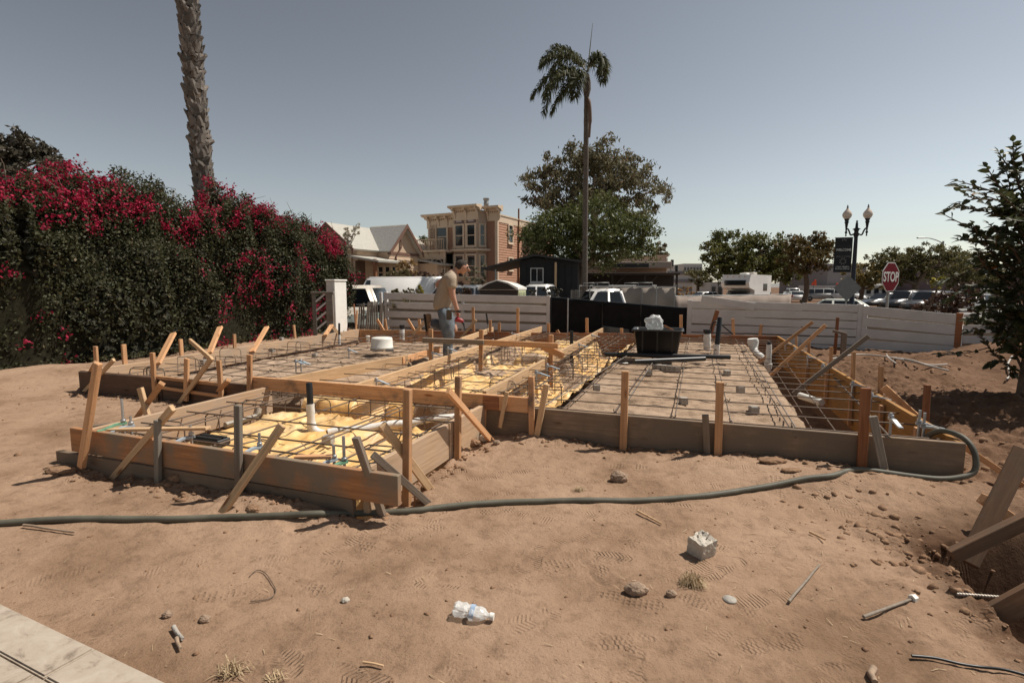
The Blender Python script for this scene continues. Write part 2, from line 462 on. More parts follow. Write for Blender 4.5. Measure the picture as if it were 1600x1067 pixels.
# ------------------------------------------------------------ boot prints pressed into the dust (relief only)
PX0, PY0, PW, PH, PN = -4.6, 1.2, 9.2, 6.9, 2944
def prints_image():
    W = PN; H = int(PN*PH/PW); A = np.zeros((H, W), np.float32); px = W/PW
    r = np.random.default_rng(5)
    spots = []
    for _ in range(250):
        y = 1.35 + 3.6*r.random()**1.25; x = r.normal(.9, 1.5) if r.random() < .75 else r.uniform(-3.5, 4.0)
        spots.append((x, y))
    for (x, y) in spots:
        L, Wd = r.uniform(.27, .31), r.uniform(.098, .115)
        a = r.choice([r.normal(.35, .4), r.normal(-.5, .5), r.uniform(0, 6.28)]); kind = r.integers(0, 4); amp = r.uniform(.2, .95)**1.2
        if r.random() < .5: a += math.pi
        cx, cy = (x-PX0)*px, (y-PY0)*px; rad = int(.2*px)
        x0, x1, y0, y1 = int(cx)-rad, int(cx)+rad, int(cy)-rad, int(cy)+rad
        if x0 < 0 or y0 < 0 or x1 >= W or y1 >= H: continue
        yy, xx = np.mgrid[y0:y1, x0:x1]; dx, dy = (xx-cx)/px, (yy-cy)/px
        s = dx*math.cos(a)+dy*math.sin(a); t = -dx*math.sin(a)+dy*math.cos(a)
        q = s/(L/2)
        hw = Wd/2*np.clip(.92 - .30*np.exp(-((q+.15)/.28)**2) + .10*np.exp(-((q-.45)/.35)**2), .1, 2)
        e = np.where(np.abs(q) < 1, hw*np.sqrt(np.clip(1-np.abs(q)**5, 0, 1)) - np.abs(t), -.02)
        ins = sstep(-.002, .006, e); rim = np.exp(-((e+.008)/.008)**2)*(np.abs(q) < 1.1)
        if kind == 0: tr = np.sin(s*2*np.pi/.0165)
        elif kind == 1: tr = np.sin((s + .6*np.abs(t))*2*np.pi/.019)
        elif kind == 2: tr = np.sin(s*2*np.pi/.02)*np.sign(np.cos(t*2*np.pi/.05))
        else: tr = np.maximum(np.sin(s*2*np.pi/.023), np.sin(t*2*np.pi/.026)) - .3
        gap = (q > -.35) & (q < -.18)
        m = sstep(-.25, .35, fbm(dx*16+x*7, dy*16+y*3, int(r.integers(1, 900)), 3) - .02)
        val = ins*(-.45 + .5*np.clip(tr*1.8, -1, 1)*np.where(gap, .15, 1)) + .28*rim
        A[y0:y1, x0:x1] = A[y0:y1, x0:x1]*(1-.8*ins*m) + val*m*amp
    yy, xx = np.mgrid[0:H, 0:W]; X = PX0+xx/px; Y = PY0+yy/px
    A += (.16*fbm(X*26, Y*26, 77, 3) + .30*fbm(X*7, Y*11, 78, 4) + .22*np.clip(np.abs(fbm(X*3.1, Y*4.2, 79, 4))*3-.2, -.2, .6)).astype(np.float32)
    A = np.clip(A*.4+.5, 0, 1)
    img = bpy.data.images.new('boot_print_relief', W, H, float_buffer=True, is_data=True)
    buf = np.ones((H, W, 4), np.float32); buf[..., :3] = A[..., None]
    img.pixels.foreach_set(buf.ravel()); img.update(); img.pack()
    return img

def dirt_material(name, a, b_, c, prints=False, rough_bump=.85):
    m, n, l, b = new_mat(name)
    tc = N(n, 'ShaderNodeTexCoord')
    big = N(n, 'ShaderNodeTexNoise', Scale=.9, Detail=8.0, Roughness=.62); mid = N(n, 'ShaderNodeTexNoise', Scale=11.0, Detail=9.0, Roughness=.7)
    fin = N(n, 'ShaderNodeTexNoise', Scale=95.0, Detail=6.0, Roughness=.7)
    for x in (big, mid, fin): l.new(tc.outputs['Object'], x.inputs['Vector'])
    r1 = ramp(n, [(.36, c), (.5, a), (.64, b_)]); l.new(big.outputs['Fac'], r1.inputs[0])
    r2 = ramp(n, [(.30, (.62,.60,.58)), (.5, (1,1,1)), (.72, (1.0,1.0,1.0))]); l.new(mid.outputs['Fac'], r2.inputs[0])
    mu = N(n, 'ShaderNodeMixRGB', blend_type='MULTIPLY'); mu.inputs[0].default_value = .85
    l.new(r1.outputs[0], mu.inputs[1]); l.new(r2.outputs[0], mu.inputs[2])
    r3 = ramp(n, [(.30, (.6,.58,.56)), (.46, (1,1,1)), (.66, (1,1,1)), (.78, (1.0,1.0,1.0))]); l.new(fin.outputs['Fac'], r3.inputs[0])
    mu2 = N(n, 'ShaderNodeMixRGB', blend_type='MULTIPLY'); mu2.inputs[0].default_value = .7
    l.new(mu.outputs[0], mu2.inputs[1]); l.new(r3.outputs[0], mu2.inputs[2])
    last = mu2.outputs[0]
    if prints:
        # freshly dug damp earth at right and pit, with lens vignette painted in
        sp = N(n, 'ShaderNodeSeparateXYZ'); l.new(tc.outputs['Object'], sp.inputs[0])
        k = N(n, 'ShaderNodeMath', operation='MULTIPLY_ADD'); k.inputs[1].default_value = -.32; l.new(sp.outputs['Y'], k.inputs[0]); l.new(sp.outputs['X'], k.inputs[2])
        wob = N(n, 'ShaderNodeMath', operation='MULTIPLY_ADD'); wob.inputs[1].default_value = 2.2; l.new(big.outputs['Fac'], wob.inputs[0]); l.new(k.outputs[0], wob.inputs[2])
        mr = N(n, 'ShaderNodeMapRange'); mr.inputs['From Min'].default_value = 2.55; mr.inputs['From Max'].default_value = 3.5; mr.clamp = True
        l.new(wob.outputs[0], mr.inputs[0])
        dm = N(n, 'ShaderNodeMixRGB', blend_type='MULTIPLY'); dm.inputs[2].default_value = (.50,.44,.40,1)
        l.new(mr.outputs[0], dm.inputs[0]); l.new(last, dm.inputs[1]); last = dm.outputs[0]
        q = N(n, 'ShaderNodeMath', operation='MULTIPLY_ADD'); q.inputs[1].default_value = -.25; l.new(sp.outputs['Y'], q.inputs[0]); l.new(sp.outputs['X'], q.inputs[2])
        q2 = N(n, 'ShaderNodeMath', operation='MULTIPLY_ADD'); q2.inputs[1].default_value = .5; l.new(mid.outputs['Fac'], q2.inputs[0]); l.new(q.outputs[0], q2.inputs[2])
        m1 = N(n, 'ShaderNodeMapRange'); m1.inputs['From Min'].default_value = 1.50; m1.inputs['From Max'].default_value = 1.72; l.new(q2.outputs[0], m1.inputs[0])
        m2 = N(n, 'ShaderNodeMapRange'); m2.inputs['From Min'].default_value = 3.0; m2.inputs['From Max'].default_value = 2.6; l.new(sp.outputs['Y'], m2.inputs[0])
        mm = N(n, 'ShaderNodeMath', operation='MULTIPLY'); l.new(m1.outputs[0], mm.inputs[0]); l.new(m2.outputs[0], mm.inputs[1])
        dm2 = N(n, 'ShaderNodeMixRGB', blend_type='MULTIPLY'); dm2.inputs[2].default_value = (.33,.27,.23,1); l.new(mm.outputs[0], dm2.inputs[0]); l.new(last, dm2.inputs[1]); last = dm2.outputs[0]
        l.new(last, b.inputs['Base Color'])
    l.new(last, b.inputs['Base Color'])
    b.inputs['Roughness'].default_value = .96; b.inputs['Specular IOR Level'].default_value = .12
    bp = N(n, 'ShaderNodeBump', Strength=rough_bump, Distance=.02); l.new(mid.outputs['Fac'], bp.inputs['Height'])
    bp2 = N(n, 'ShaderNodeBump', Strength=rough_bump, Distance=.004); l.new(fin.outputs['Fac'], bp2.inputs['Height']); l.new(bp.outputs[0], bp2.inputs['Normal'])
    nrm = bp2.outputs[0]
    if prints:
        im = N(n, 'ShaderNodeTexImage'); im.image = prints_image(); im.extension = 'EXTEND'; im.interpolation = 'Cubic'
        mp = N(n, 'ShaderNodeMapping'); mp.inputs['Location'].default_value = (-PX0/PW, -PY0/PH, 0); mp.inputs['Scale'].default_value = (1/PW, 1/PH, 1)
        l.new(tc.outputs['Object'], mp.inputs[0]); l.new(mp.outputs[0], im.inputs[0])
        bp3 = N(n, 'ShaderNodeBump', Strength=1.0, Distance=.017); l.new(im.outputs[0], bp3.inputs['Height']); l.new(nrm, bp3.inputs['Normal']); nrm = bp3.outputs[0]
    l.new(nrm, b.inputs['Normal'])
    return m
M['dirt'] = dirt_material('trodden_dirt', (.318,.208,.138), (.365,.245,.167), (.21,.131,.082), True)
M['sand'] = dirt_material('sand_fill', (.37,.265,.185), (.42,.31,.225), (.26,.18,.12))
M['clod'] = dirt_material('dirt_clod', (.29,.178,.11), (.34,.21,.135), (.22,.13,.08))

# ------------------------------------------------------------ the ground, one sheet to the horizon
def axis(lo_far, lo, hi, hi_far, step, grow):
    a = [lo]; 
    while a[-1] < hi: a.append(a[-1]+(step(a[-1]) if callable(step) else step))
    s = a[-1]-a[-2]
    while a[-1] < hi_far: s *= grow; a.append(a[-1]+s)
    b = [lo]; s = a[1]-a[0]
    while b[-1] > lo_far: s *= grow; b.append(b[-1]-s)
    return np.array(b[:0:-1]+a)
ax = axis(-700, -4.6, 5.6, 700, .021, 1.045)
ay = axis(-60, 1.15, 12.5, 1500, lambda y: max(.0065, .0052*y), 1.05)
GX, GY = np.meshgrid(ax, ay)
GH = ground_h(GX, GY)
nx_, ny_ = len(ax), len(ay)
idx = np.arange(nx_*ny_).reshape(ny_, nx_)
Fq = np.stack([idx[:-1,:-1], idx[:-1,1:], idx[1:,1:], idx[1:,:-1]], -1).reshape(-1, 4)
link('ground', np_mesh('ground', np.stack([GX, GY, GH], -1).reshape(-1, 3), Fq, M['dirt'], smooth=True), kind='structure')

# ------------------------------------------------------------ patches inside the forms
def patch(name, u0, u1, v0, v1, du, zf, mat, skirt=None, kind='structure'):
    us = np.arange(u0, u1+1e-6, du); vs2 = np.arange(v0, v1+1e-6, du)
    U, V_ = np.meshgrid(us, vs2); Z = zf(U, V_)
    X = O2.x+EU.x*U+EV.x*V_; Y = O2.y+EU.y*U+EV.y*V_
    P = np.stack([X, Y, Z], -1); ny, nx = U.shape
    Vv = P.reshape(-1, 3); id_ = np.arange(nx*ny).reshape(ny, nx)
    Fc = np.stack([id_[:-1,:-1], id_[:-1,1:], id_[1:,1:], id_[1:,:-1]], -1).reshape(-1, 4)
    if skirt is not None:
        ring = np.concatenate([id_[0,:], id_[1:,-1], id_[-1,-2::-1], id_[-2:0:-1,0]])
        lowv = Vv[ring].copy(); lowv[:,2] = skirt; n0 = len(Vv)
        Vv = np.concatenate([Vv, lowv]); k = len(ring); j = np.arange(k); j2 = (j+1) % k
        Fc = np.concatenate([Fc, np.stack([ring[j], n0+j, n0+j2, ring[j2]], -1)])
    return link(name, np_mesh(name, Vv, Fc, mat, smooth=True), kind=kind)
def pad_z(u0, u1, v0, v1, top, seed):
    def f(U, V_):
        wob = .05*fbm(U*2, V_*2, seed, 3)
        e = np.minimum(np.minimum(U-u0, u1-U), np.minimum(V_-v0, v1-V_)) + wob
        return top + .03*fbm(U*1.8, V_*1.8, seed+3, 5) + .026*fbm(U*6, V_*8, seed+5, 4) - .022*np.clip(np.abs(fbm(U*3.3, V_*5.1, seed+8, 3))*4-1.0, 0, 1) - .16*(1-sstep(0, .16, e)) - .03*sstep(.35, .8, fbm(U*3, V_*3, seed+9, 2))
    return f
patch('sand_bed', 5.72, 8.07, .04, 7.55, .022, pad_z(5.72, 8.07, -.3, 7.55, .125, 60), M['sand'], -.46)
patch('sand_bed', .35, 2.92, .42, 5.75, .025, pad_z(.35, 2.92, .42, 5.75, .115, 70), M['sand'], -.46)
patch('sand_bed', 3.02, 3.62, .5, 4.4, .025, pad_z(3.02, 3.62, .5, 4.4, .10, 80), M['sand'], -.46)

# yellow vapour barrier over the middle pads and footings
def yellow():
    m, n, l, b = new_mat('yellow_vapor_barrier')
    tc = N(n, 'ShaderNodeTexCoord')
    nz = N(n, 'ShaderNodeTexNoise', Scale=3.0, Detail=5.0); l.new(tc.outputs['Object'], nz.inputs['Vector'])
    r = ramp(n, [(.3, (.68,.39,.12)), (.55, (.78,.51,.22)), (.75, (.80,.59,.34))]); l.new(nz.outputs['Fac'], r.inputs[0])
    dn = N(n, 'ShaderNodeTexNoise', Scale=2.4, Detail=8.0, Roughness=.7); l.new(tc.outputs['Object'], dn.inputs['Vector'])
    dr = ramp(n, [(.47, (0,0,0)), (.66, (.7,.7,.7))]); l.new(dn.outputs['Fac'], dr.inputs[0])
    dm = N(n, 'ShaderNodeMixRGB'); dm.inputs[2].default_value = (.42,.31,.20,1); l.new(dr.outputs[0], dm.inputs[0]); l.new(r.outputs[0], dm.inputs[1])
    l.new(dm.outputs[0], b.inputs['Base Color']); b.inputs['Roughness'].default_value = .45; b.inputs['Specular IOR Level'].default_value = .45
    w = N(n, 'ShaderNodeTexNoise', Scale=7.0, Detail=4.0, Distortion=1.5); l.new(tc.outputs['Object'], w.inputs['Vector'])
    bp = N(n, 'ShaderNodeBump', Strength=.5, Distance=.03); l.new(w.outputs['Fac'], bp.inputs['Height']); l.new(bp.outputs[0], b.inputs['Normal'])
    return m
M['yellow'] = yellow()
def yel_z(U, V_):
    w1 = .03*fbm(U*3, V_*3, 91, 3)
    def tr(dist, half, soft=.09): return 1-sstep(half-soft, half+soft, np.abs(dist)+w1)
    dip = tr(U-BX0, .30)*(V_ < .3)
    dip = np.maximum(dip, .8*tr(U-BX1-.02, .17)*(V_ < .25)); dip = np.maximum(dip, .75*tr(V_-BXV, .17))
    dip = np.maximum(dip, .9*tr(V_-.05, .27)); dip = np.maximum(dip, .8*tr(U-3.84, .2)*(V_ > .1)); dip = np.maximum(dip, tr(U-5.32, .30)*(V_ > .1))
    dip = np.maximum(dip, .8*tr(V_-3.9, .22)*(V_ > .1)); dip = np.maximum(dip, .7*tr(U-4.6, .10)*(V_ < 0)*sstep(-1.1, -.8, V_))
    fold = 1-np.abs(fbm(U*4.2+V_*1.1, V_*2.2-U, 95, 3)); fold = np.clip(fold-.72, 0, 1)/.28
    return .075 - .32*dip + .05*fbm(U*2.3, V_*2.3, 97, 3) + .035*fold**2 + .008*fbm(U*14, V_*14, 99, 2)
yb = thing('vapor_barrier', S(4.2, 0), 0, 'wrinkled yellow plastic vapor barrier sheet lining the footings under the rebar', 'plastic sheet')
y1 = patch('box_sheet', BX0+.02, BX1-.02, BXV+.02, .02, .018, yel_z, M['yellow'], kind=None)
y2 = patch('middle_sheet', 2.98, 5.74, .02, 7.3, .024, yel_z, M['yellow'], kind=None)
for o in (y1, y2):
    if 'kind' in o: del o['kind']
    o.parent = yb; o.matrix_parent_inverse = wm(yb).inverted()

def spill_z(U, V_):
    return yel_z(U, V_) + .05*(fbm(U*1.7, V_*1.9, 141, 4)*1.6 - .22 - .35*np.exp(-((V_-1.6)/1.2)**2)) + .012*fbm(U*11, V_*11, 143, 3)
patch('spilled_soil', 3.0, 5.7, .1, 7.2, .024, spill_z, M['sand'])
# ------------------------------------------------------------ clods and pebbles nobody could count
def lumps(name, pts, sizes, mat, seed, kind='stuff', squash=.7):
    bm = bmesh.new(); bmesh.ops.create_icosphere(bm, subdivisions=1, radius=1); base = np.array([v.co[:] for v in bm.verts]); fc = np.array([[v.index for v in f.verts] for f in bm.faces]); bm.free()
    r = np.random.default_rng(seed); n = len(pts); nv = len(base)
    d = 1 + r.uniform(-.5, .45, (n, nv))
    an = r.uniform(0, 6.28, n); sc = np.stack([r.uniform(.7, 1.3, n), r.uniform(.7, 1.2, n), r.uniform(.45, .9, n)*squash/.7], -1)
    V = base[None]*d[..., None]*sc[:, None]*np.asarray(sizes)[:, None, None]
    c, s = np.cos(an)[:, None], np.sin(an)[:, None]
    V = np.stack([V[..., 0]*c-V[..., 1]*s, V[..., 0]*s+V[..., 1]*c, V[..., 2]], -1) + np.asarray(pts)[:, None]
    Fc = (fc[None] + (np.arange(n)*nv)[:, None, None]).reshape(-1, 3)
    return link(name, np_mesh(name, V.reshape(-1, 3), Fc, mat), kind=kind)
def scatter(n, fx, seed, smin, smax, power=3.0):
    r = np.random.default_rng(seed); P = np.array([fx(r) for _ in range(n)])
    s = smin + (smax-smin)*r.random(n)**power
    z = ground_h(P[:, 0], P[:, 1])
    return np.stack([P[:, 0], P[:, 1], z - s*.05], -1), s
def along(A, B, spread):
    def f(r):
        t = r.random(); n_ = Vector((-(B-A).y, (B-A).x, 0)).normalized(); w = -abs(r.normal(0, spread))-.05
        p = A.lerp(B, t) + n_*w; return (p.x, p.y)
    return f
lines = [(S(5.5, 0), S(UW, 0), .10, 420), (S(BX0, BXV), S(BX1, BXV), .09, 620), (S(0, 0), S(2.9, 0), .12, 250), (S(BX1, 0), S(BX1, BXV), .08, 260)]
PP, SS = [], []
for i, (A, B, sp, n_) in enumerate(lines):
    if i == 3: A, B = B, A
    p, s = scatter(n_, along(A, B, sp), 100+i, .003, .030, 4.5); PP.append(p); SS.append(s)
p, s = scatter(2600, lambda r: (r.uniform(-3.4, 3.6), 1.3+5*r.random()**1.5), 120, .0015, .012, 5); PP.append(p); SS.append(s)
p, s = scatter(1900, lambda r: (3.2+r.uniform(0, 4.2)+.3*r.random(), r.uniform(2.9, 9.5)), 121, .003, .04, 7); PP.append(p); SS.append(s)
p, s = scatter(500, lambda r: (r.normal(2.1, .22), r.normal(2.35, .4)), 122, .004, .03, 3); PP.append(p); SS.append(s)
p, s = scatter(700, lambda r: (r.uniform(-6.5, -2.7), r.uniform(3.6, 7.5)), 123, .003, .025, 4); PP.append(p); SS.append(s)
PP, SS = np.concatenate(PP), np.concatenate(SS)
dd, _, _ = inside_site(PP[:, 0], PP[:, 1])
k = dd < -.05
lumps('dirt_clods', PP[k], SS[k], M['clod'], 3)

# ------------------------------------------------------------ concrete walk at lower left
def pavement():
    A, B = gp(0, 940, .03), gp(268, 1067, .03)
    d = (B-A).normalized(); n_ = Vector((d.y, -d.x, 0))
    if n_.y > 0: n_ = -n_
    m, n, l, b = new_mat('stamped_concrete')
    tc = N(n, 'ShaderNodeTexCoord')
    a1 = N(n, 'ShaderNodeTexNoise', Scale=9.0, Detail=8.0, Roughness=.7, Distortion=.5); l.new(tc.outputs['Object'], a1.inputs['Vector'])
    r = ramp(n, [(.33, (.20,.155,.115)), (.45, (.37,.305,.24)), (.7, (.45,.385,.315))]); l.new(a1.outputs['Fac'], r.inputs[0]); l.new(r.outputs[0], b.inputs['Base Color'])
    b.inputs['Roughness'].default_value = .85
    bp = N(n, 'ShaderNodeBump', Strength=.5, Distance=.006); l.new(a1.outputs['Fac'], bp.inputs['Height']); l.new(bp.outputs[0], b.inputs['Normal'])
    pv = thing('pavement', A, 0); pv['kind'] = 'structure'
    MB().flat([A+d*-4, A+d*4, A+d*4+n_*2.5, A+d*-4+n_*2.5], -.06, .018).build('base', m, pv)
    def slab(s0, s1, w0, w1, nm):
        g = .003
        P = [A+d*(s0+g)+n_*(w0+g), A+d*(s1-g)+n_*(w0+g), A+d*(s1-g)+n_*(w1-g), A+d*(s0+g)+n_*(w1-g)]
        bm = bmesh.new(); lo = [bm.verts.new((p.x, p.y, .0)) for p in P]; hi = [bm.verts.new((p.x, p.y, .03)) for p in P]
        bm.faces.new(hi); 
        for i in range(4): bm.faces.new((lo[i], lo[(i+1)%4], hi[(i+1)%4], hi[i]))
        bmesh.ops.recalc_face_normals(bm, faces=bm.faces[:])
        bmesh.ops.bevel(bm, geom=[e for e in bm.edges if all(v.co.z > .02 for v in e.verts)], offset=.006, segments=2, affect='EDGES')
        MB().bm(bm).build(nm, m, pv); bm.free()
    s = -3.0
    while s < 3.0: slab(s, s+1.22, 0, .155, 'border_slab'); s += 1.22
    for i in range(-5, 6):
        for j in range(3): slab(i*.62+.1*(j%2), i*.62+.62+.1*(j%2), .155+j*.62, .155+(j+1)*.62, 'paving_slab')
pavement()
# ------------------------------------------------------------ fences and gate along the street side
def plank_run(name, label, pts, n, bottom, gap, mat, posts=(), skew=0.0, seed=1, thick=.022, post_mat=None, off=.03):
    """pts: two or more (world point at the top edge); boards run between successive points"""
    r = random.Random(seed); a, b = pts[0], pts[-1]
    t = thing(name, (a.x, a.y, 0), 0, label, 'fence')
    d = Vector((b.x-a.x, b.y-a.y, 0)).normalized(); nrm = Vector((-d.y, d.x, 0))
    for i in range(len(pts)-1):
        p, q = pts[i], pts[i+1]; hp, hq = (p.z-bottom), (q.z-bottom)
        for k in range(n):
            w = hp/n-gap
            za = bottom + hp*(n-k)/n; zb = bottom + hq*(n-k)/n
            ja, jb = r.uniform(-skew, skew), r.uniform(-skew, skew)
            beam('plank', Vector((p.x, p.y, za+ja)) - nrm*off*.6, Vector((q.x, q.y, zb+jb)) - nrm*off*.6, thick, w + r.uniform(-.004, .004), mat, t, EZ, below=True)
            if k: beam('back_plank', Vector((p.x, p.y, za+.07)) + nrm*.085, Vector((q.x, q.y, zb+.07)) + nrm*.085, thick, .12, M['wood_grey'], t, EZ, below=True)
    for (p, h, w, m_) in posts:
        MB().bbox((-w/2, -w/2, -.1), (w/2, w/2, h), .006).build('post', m_ or mat, t, Matrix.Translation((p.x+nrm.x*.01, p.y+nrm.y*.01, 0)) @ Matrix.Rotation(math.atan2(d.y, d.x), 4, 'Z'))
    return t
WP = M['white_paint']
fl = lambda px, py: lp(px, py, FENCE_L, FENCE_R)
A, B = fl(603, 457.5), fl(857, 463); Bm = A.lerp(B, .5)
plank_run('plank_fence', 'white horizontal plank fence section behind the man', [A, Bm, B], 5, -.12, .068, WP, [(A, A.z+.03, .09, None), (Bm, Bm.z-.04, .07, M['galv']), (B, B.z+.02, .09, None), (fl(595, 460), 1.13, .07, None)], 0, 3, .022)
A2, C2 = fl(1078, 469.5), fl(1345, 476.5); m1 = A2.lerp(C2, .35)+EZ*.0; m2 = A2.lerp(C2, .68)+EZ*.004
plank_run('plank_fence', 'worn white plank fence section with warped boards right of the black gate', [A2, m1, m2, C2], 6, -.1, .02, WP, [(A2, A2.z+.01, .10, None), (C2, C2.z+.02, .10, None)], .012, 4)
t = [o for o in bpy.data.objects if o.name == 'plank_fence.001'][0]
beam('loose_plank', fl(1097, 461.5)-_fn*.06, fl(1180, 473.5)-_fn*.06, .02, .16, WP, t, EZ, below=True)
A3, B3 = dp(1350, 478, FENCE_R.y-.03), dp(1500, 491.5, FENCE_RR.y)
plank_run('plank_fence', 'white plank fence section sloping down to a brown post at the right', [A3, B3], 4, -.02, .046, WP, [(A3+_fd*.03, A3.z-.09, .085, None), (B3, B3.z+.03, .10, M['wood_red'])], .004, 5)
B4 = dp(1680, 486, FENCE_RR.y-1.0)
plank_run('plank_fence', 'shaded white plank fence section under the near tree at the far right', [B3+_fd*.06, B4], 4, -.0, .046, WP, [], .004, 6)
# black screened gate
def screened_gate():
    g0, g1 = fl(861, 465), fl(1074, 482)
    t = thing('screened_gate', (g0.x, g0.y, 0), 0, 'wide gate covered in black mesh screen between the white fences', 'gate')
    fab = plain('black_mesh_screen', (.010,.010,.011), .9, 0, .3, 5, .2); grey = plain('grey_tarp', (.10,.105,.095), .6, 0, .5, 3)
    def panel(s0, s1, nm, m, zlo=0.02, zhi=None, off=0.0):
        nu, nv = 26, 12; V, Fc = [], []
        for j in range(nv+1):
            for i in range(nu+1):
                s = s0+(s1-s0)*i/nu; p = g0.lerp(g1, s); top = p.z if zhi is None else zhi(s); z = zlo+(top-zlo)*j/nv
                q = Vector((p.x, p.y, z)) - _fn*(off+.012*mnoise.noise(Vector((s*14, z*4, 1)))+.008)
                V.append(q)
        for j in range(nv):
            for i in range(nu): k = j*(nu+1)+i; Fc.append((k, k+1, k+nu+2, k+nu+1))
        o = MB().add(V, Fc, 0, True).build(nm, m, t); md = o.modifiers.new('thick', 'SOLIDIFY'); md.thickness = .004; return o
    panel(0, .131, 'screen', fab); panel(.139, .40, 'screen', fab); panel(.40, .995, 'screen', fab, off=.012)
    zlow = lambda s: .30+.0*s
    panel(.40, .60, 'tarp_patch', grey, .02, lambda s: .36-.35*(s-.4), .03)
    for s in (0.0, .135, .40, .68, 1.0):
        p = g0.lerp(g1, s); MB().tube([(p.x, p.y, -.1), (p.x, p.y, p.z+.015)], .022, 10).build('post', M['galv'] if s == .135 else M['metal_dark'], t)
    MB().tube([g0+_fn*.02, g1+_fn*.02], .018, 8).build('rail', M['metal_dark'], t)
screened_gate()
# white gate pillar, lattice post and pieces of wall seen through the hedge
p = dp(528, 520, 13.2); ang = math.atan2(EU.y, EU.x)
t = thing('gate_pillar', (p.x, p.y, 0), -.36, 'bright white stucco pillar at the end of the bougainvillea hedge', 'pillar')
MB().bbox((-.13,-.23,-.1),(.13,.23,1.42),.015).build('shaft', M['white_wall'], t, local=True); MB().bbox((-.15,-.25,1.42),(.15,.25,1.46),.012).build('cap', M['white_wall'], t, local=True)
p = dp(518, 520, 12.6)
t = thing('lattice_gate_post', (p.x-.1, p.y, 0), ang+.5, 'weathered grey lattice gate panel in front of the white pillar', 'gate')
MB().bbox((.0,-.05,-.1),(.16,.05,1.16),.006).build('post', M['wood_old'], t, local=True); MB().bbox((-.32,-.05,-.1),(-.24,.05,1.12),.006).build('post', M['wood_old'], t, local=True)
MB().bbox((-.34,-.07,1.12),(.18,.07,1.17),.006).build('top_rail', M['wood_old'], t, local=True)
for k_ in range(5): beam('lattice_slat', (t.matrix_basis @ Vector((-.24, -.02, .05+.22*k_))), (t.matrix_basis @ Vector((.0, -.02, .25+.22*k_))), .012, .045, M['white_paint'], t, EZ)
for (px, py, h, lab) in ((262, 545, .62, 'peeling white wall pillar showing through the hedge above the left form'), (441, 524, .42, 'low white wall pillar with flaking paint at the hedge foot near the gate')):
    p = on_ground(px, py); t = thing('wall_pillar', (p.x, p.y, p.z), ang+.2, lab, 'pillar')
    bm = bmesh.new(); bmesh.ops.create_cube(bm, size=1); bmesh.ops.subdivide_edges(bm, edges=bm.edges[:], cuts=6, use_grid_fill=True)
    for v in bm.verts:
        q = v.co.copy(); v.co = Vector((q.x*.36*(1-.12*q.z), q.y*.3, (q.z+.4)*h*.9)); v.co += Vector((mnoise.noise(q*7), mnoise.noise(q*7+Vector((3,0,0))), mnoise.noise(q*9)*.6))*.025
    flk, n, l, b_ = new_mat('flaking_white_paint'); tc = N(n, 'ShaderNodeTexCoord'); nz = N(n, 'ShaderNodeTexNoise', Scale=9.0, Detail=7.0); l.new(tc.outputs['Object'], nz.inputs['Vector'])
    rr_ = ramp(n, [(.46, (.68,.65,.61)), (.56, (.25,.21,.18))]); l.new(nz.outputs['Fac'], rr_.inputs[0]); l.new(rr_.outputs[0], b_.inputs['Base Color']); b_.inputs['Roughness'].default_value = .9
    MB().bm(bm, 0, False).build('shaft', flk, t, local=True); bm.free()
# grey pickets rolled against the left fence
t = thing('picket_roll', fl(575, 520), 0, 'leaning roll of grey weathered pickets left of the white plank fence', 'fence')
r = random.Random(8)
for i in range(12):
    x0 = 560+i*3.6; p0, p1 = dp(x0, 520, 13.9+.12*math.sin(i*1.7)), dp(563+i*3.5+r.uniform(-2,2), 470+abs(i-6)*1.1+r.uniform(-2,2), 14.0+.12*math.sin(i*1.7))
    beam('picket', p0-EZ*.1, p1, .014, .042, M['wood_old'], t, Vector((1,0,0)), point=False)
for z in (.25, .75): MB().tube([dp(558, 520, 13.9)+EZ*(z), dp(580, 520, 13.8)+EZ*(z), dp(602, 520, 13.9)+EZ*z], .005, 5).build('wire', M['galv'], t)
tag(beam('loose_stake', dp(557, 520, 13.3)-EZ*.05, dp(553, 475, 13.5), .035, .05, WR), 'dark brown stake leaning beside the grey pickets', 'stake'); tag(beam('loose_stake', dp(556, 518, 13.1)-EZ*.05, dp(558, 485, 13.3), .035, .05, WF), 'orange stake leaning beside the grey pickets', 'stake')
t = thing('hose_stand', dp(1312, 552, 9.9), 0, 'small brown timber stand in front of the worn white fence', 'stand')
beam('post', dp(1304, 556, 9.95), dp(1309, 496, 9.95), .04, .05, WR, t, EU); beam('post', dp(1317, 556, 9.8), dp(1319, 521, 9.8), .06, .09, M['wood_grey'], t, EU); beam('top_board', dp(1301, 517, 9.9), dp(1322, 522, 9.78), .05, .05, M['wood_grey'], t, EZ)
P_ = [dp(x, y, 10.6) for x, y in ((1110,523),(1114,505),(1122,503),(1133,512),(1145,522))]
tag(MB().tube(smooth_path(P_, 5), .016, 8).build('black_hose', M['black_pl']), 'short black hose looped behind the leaning black pipe', 'hose')

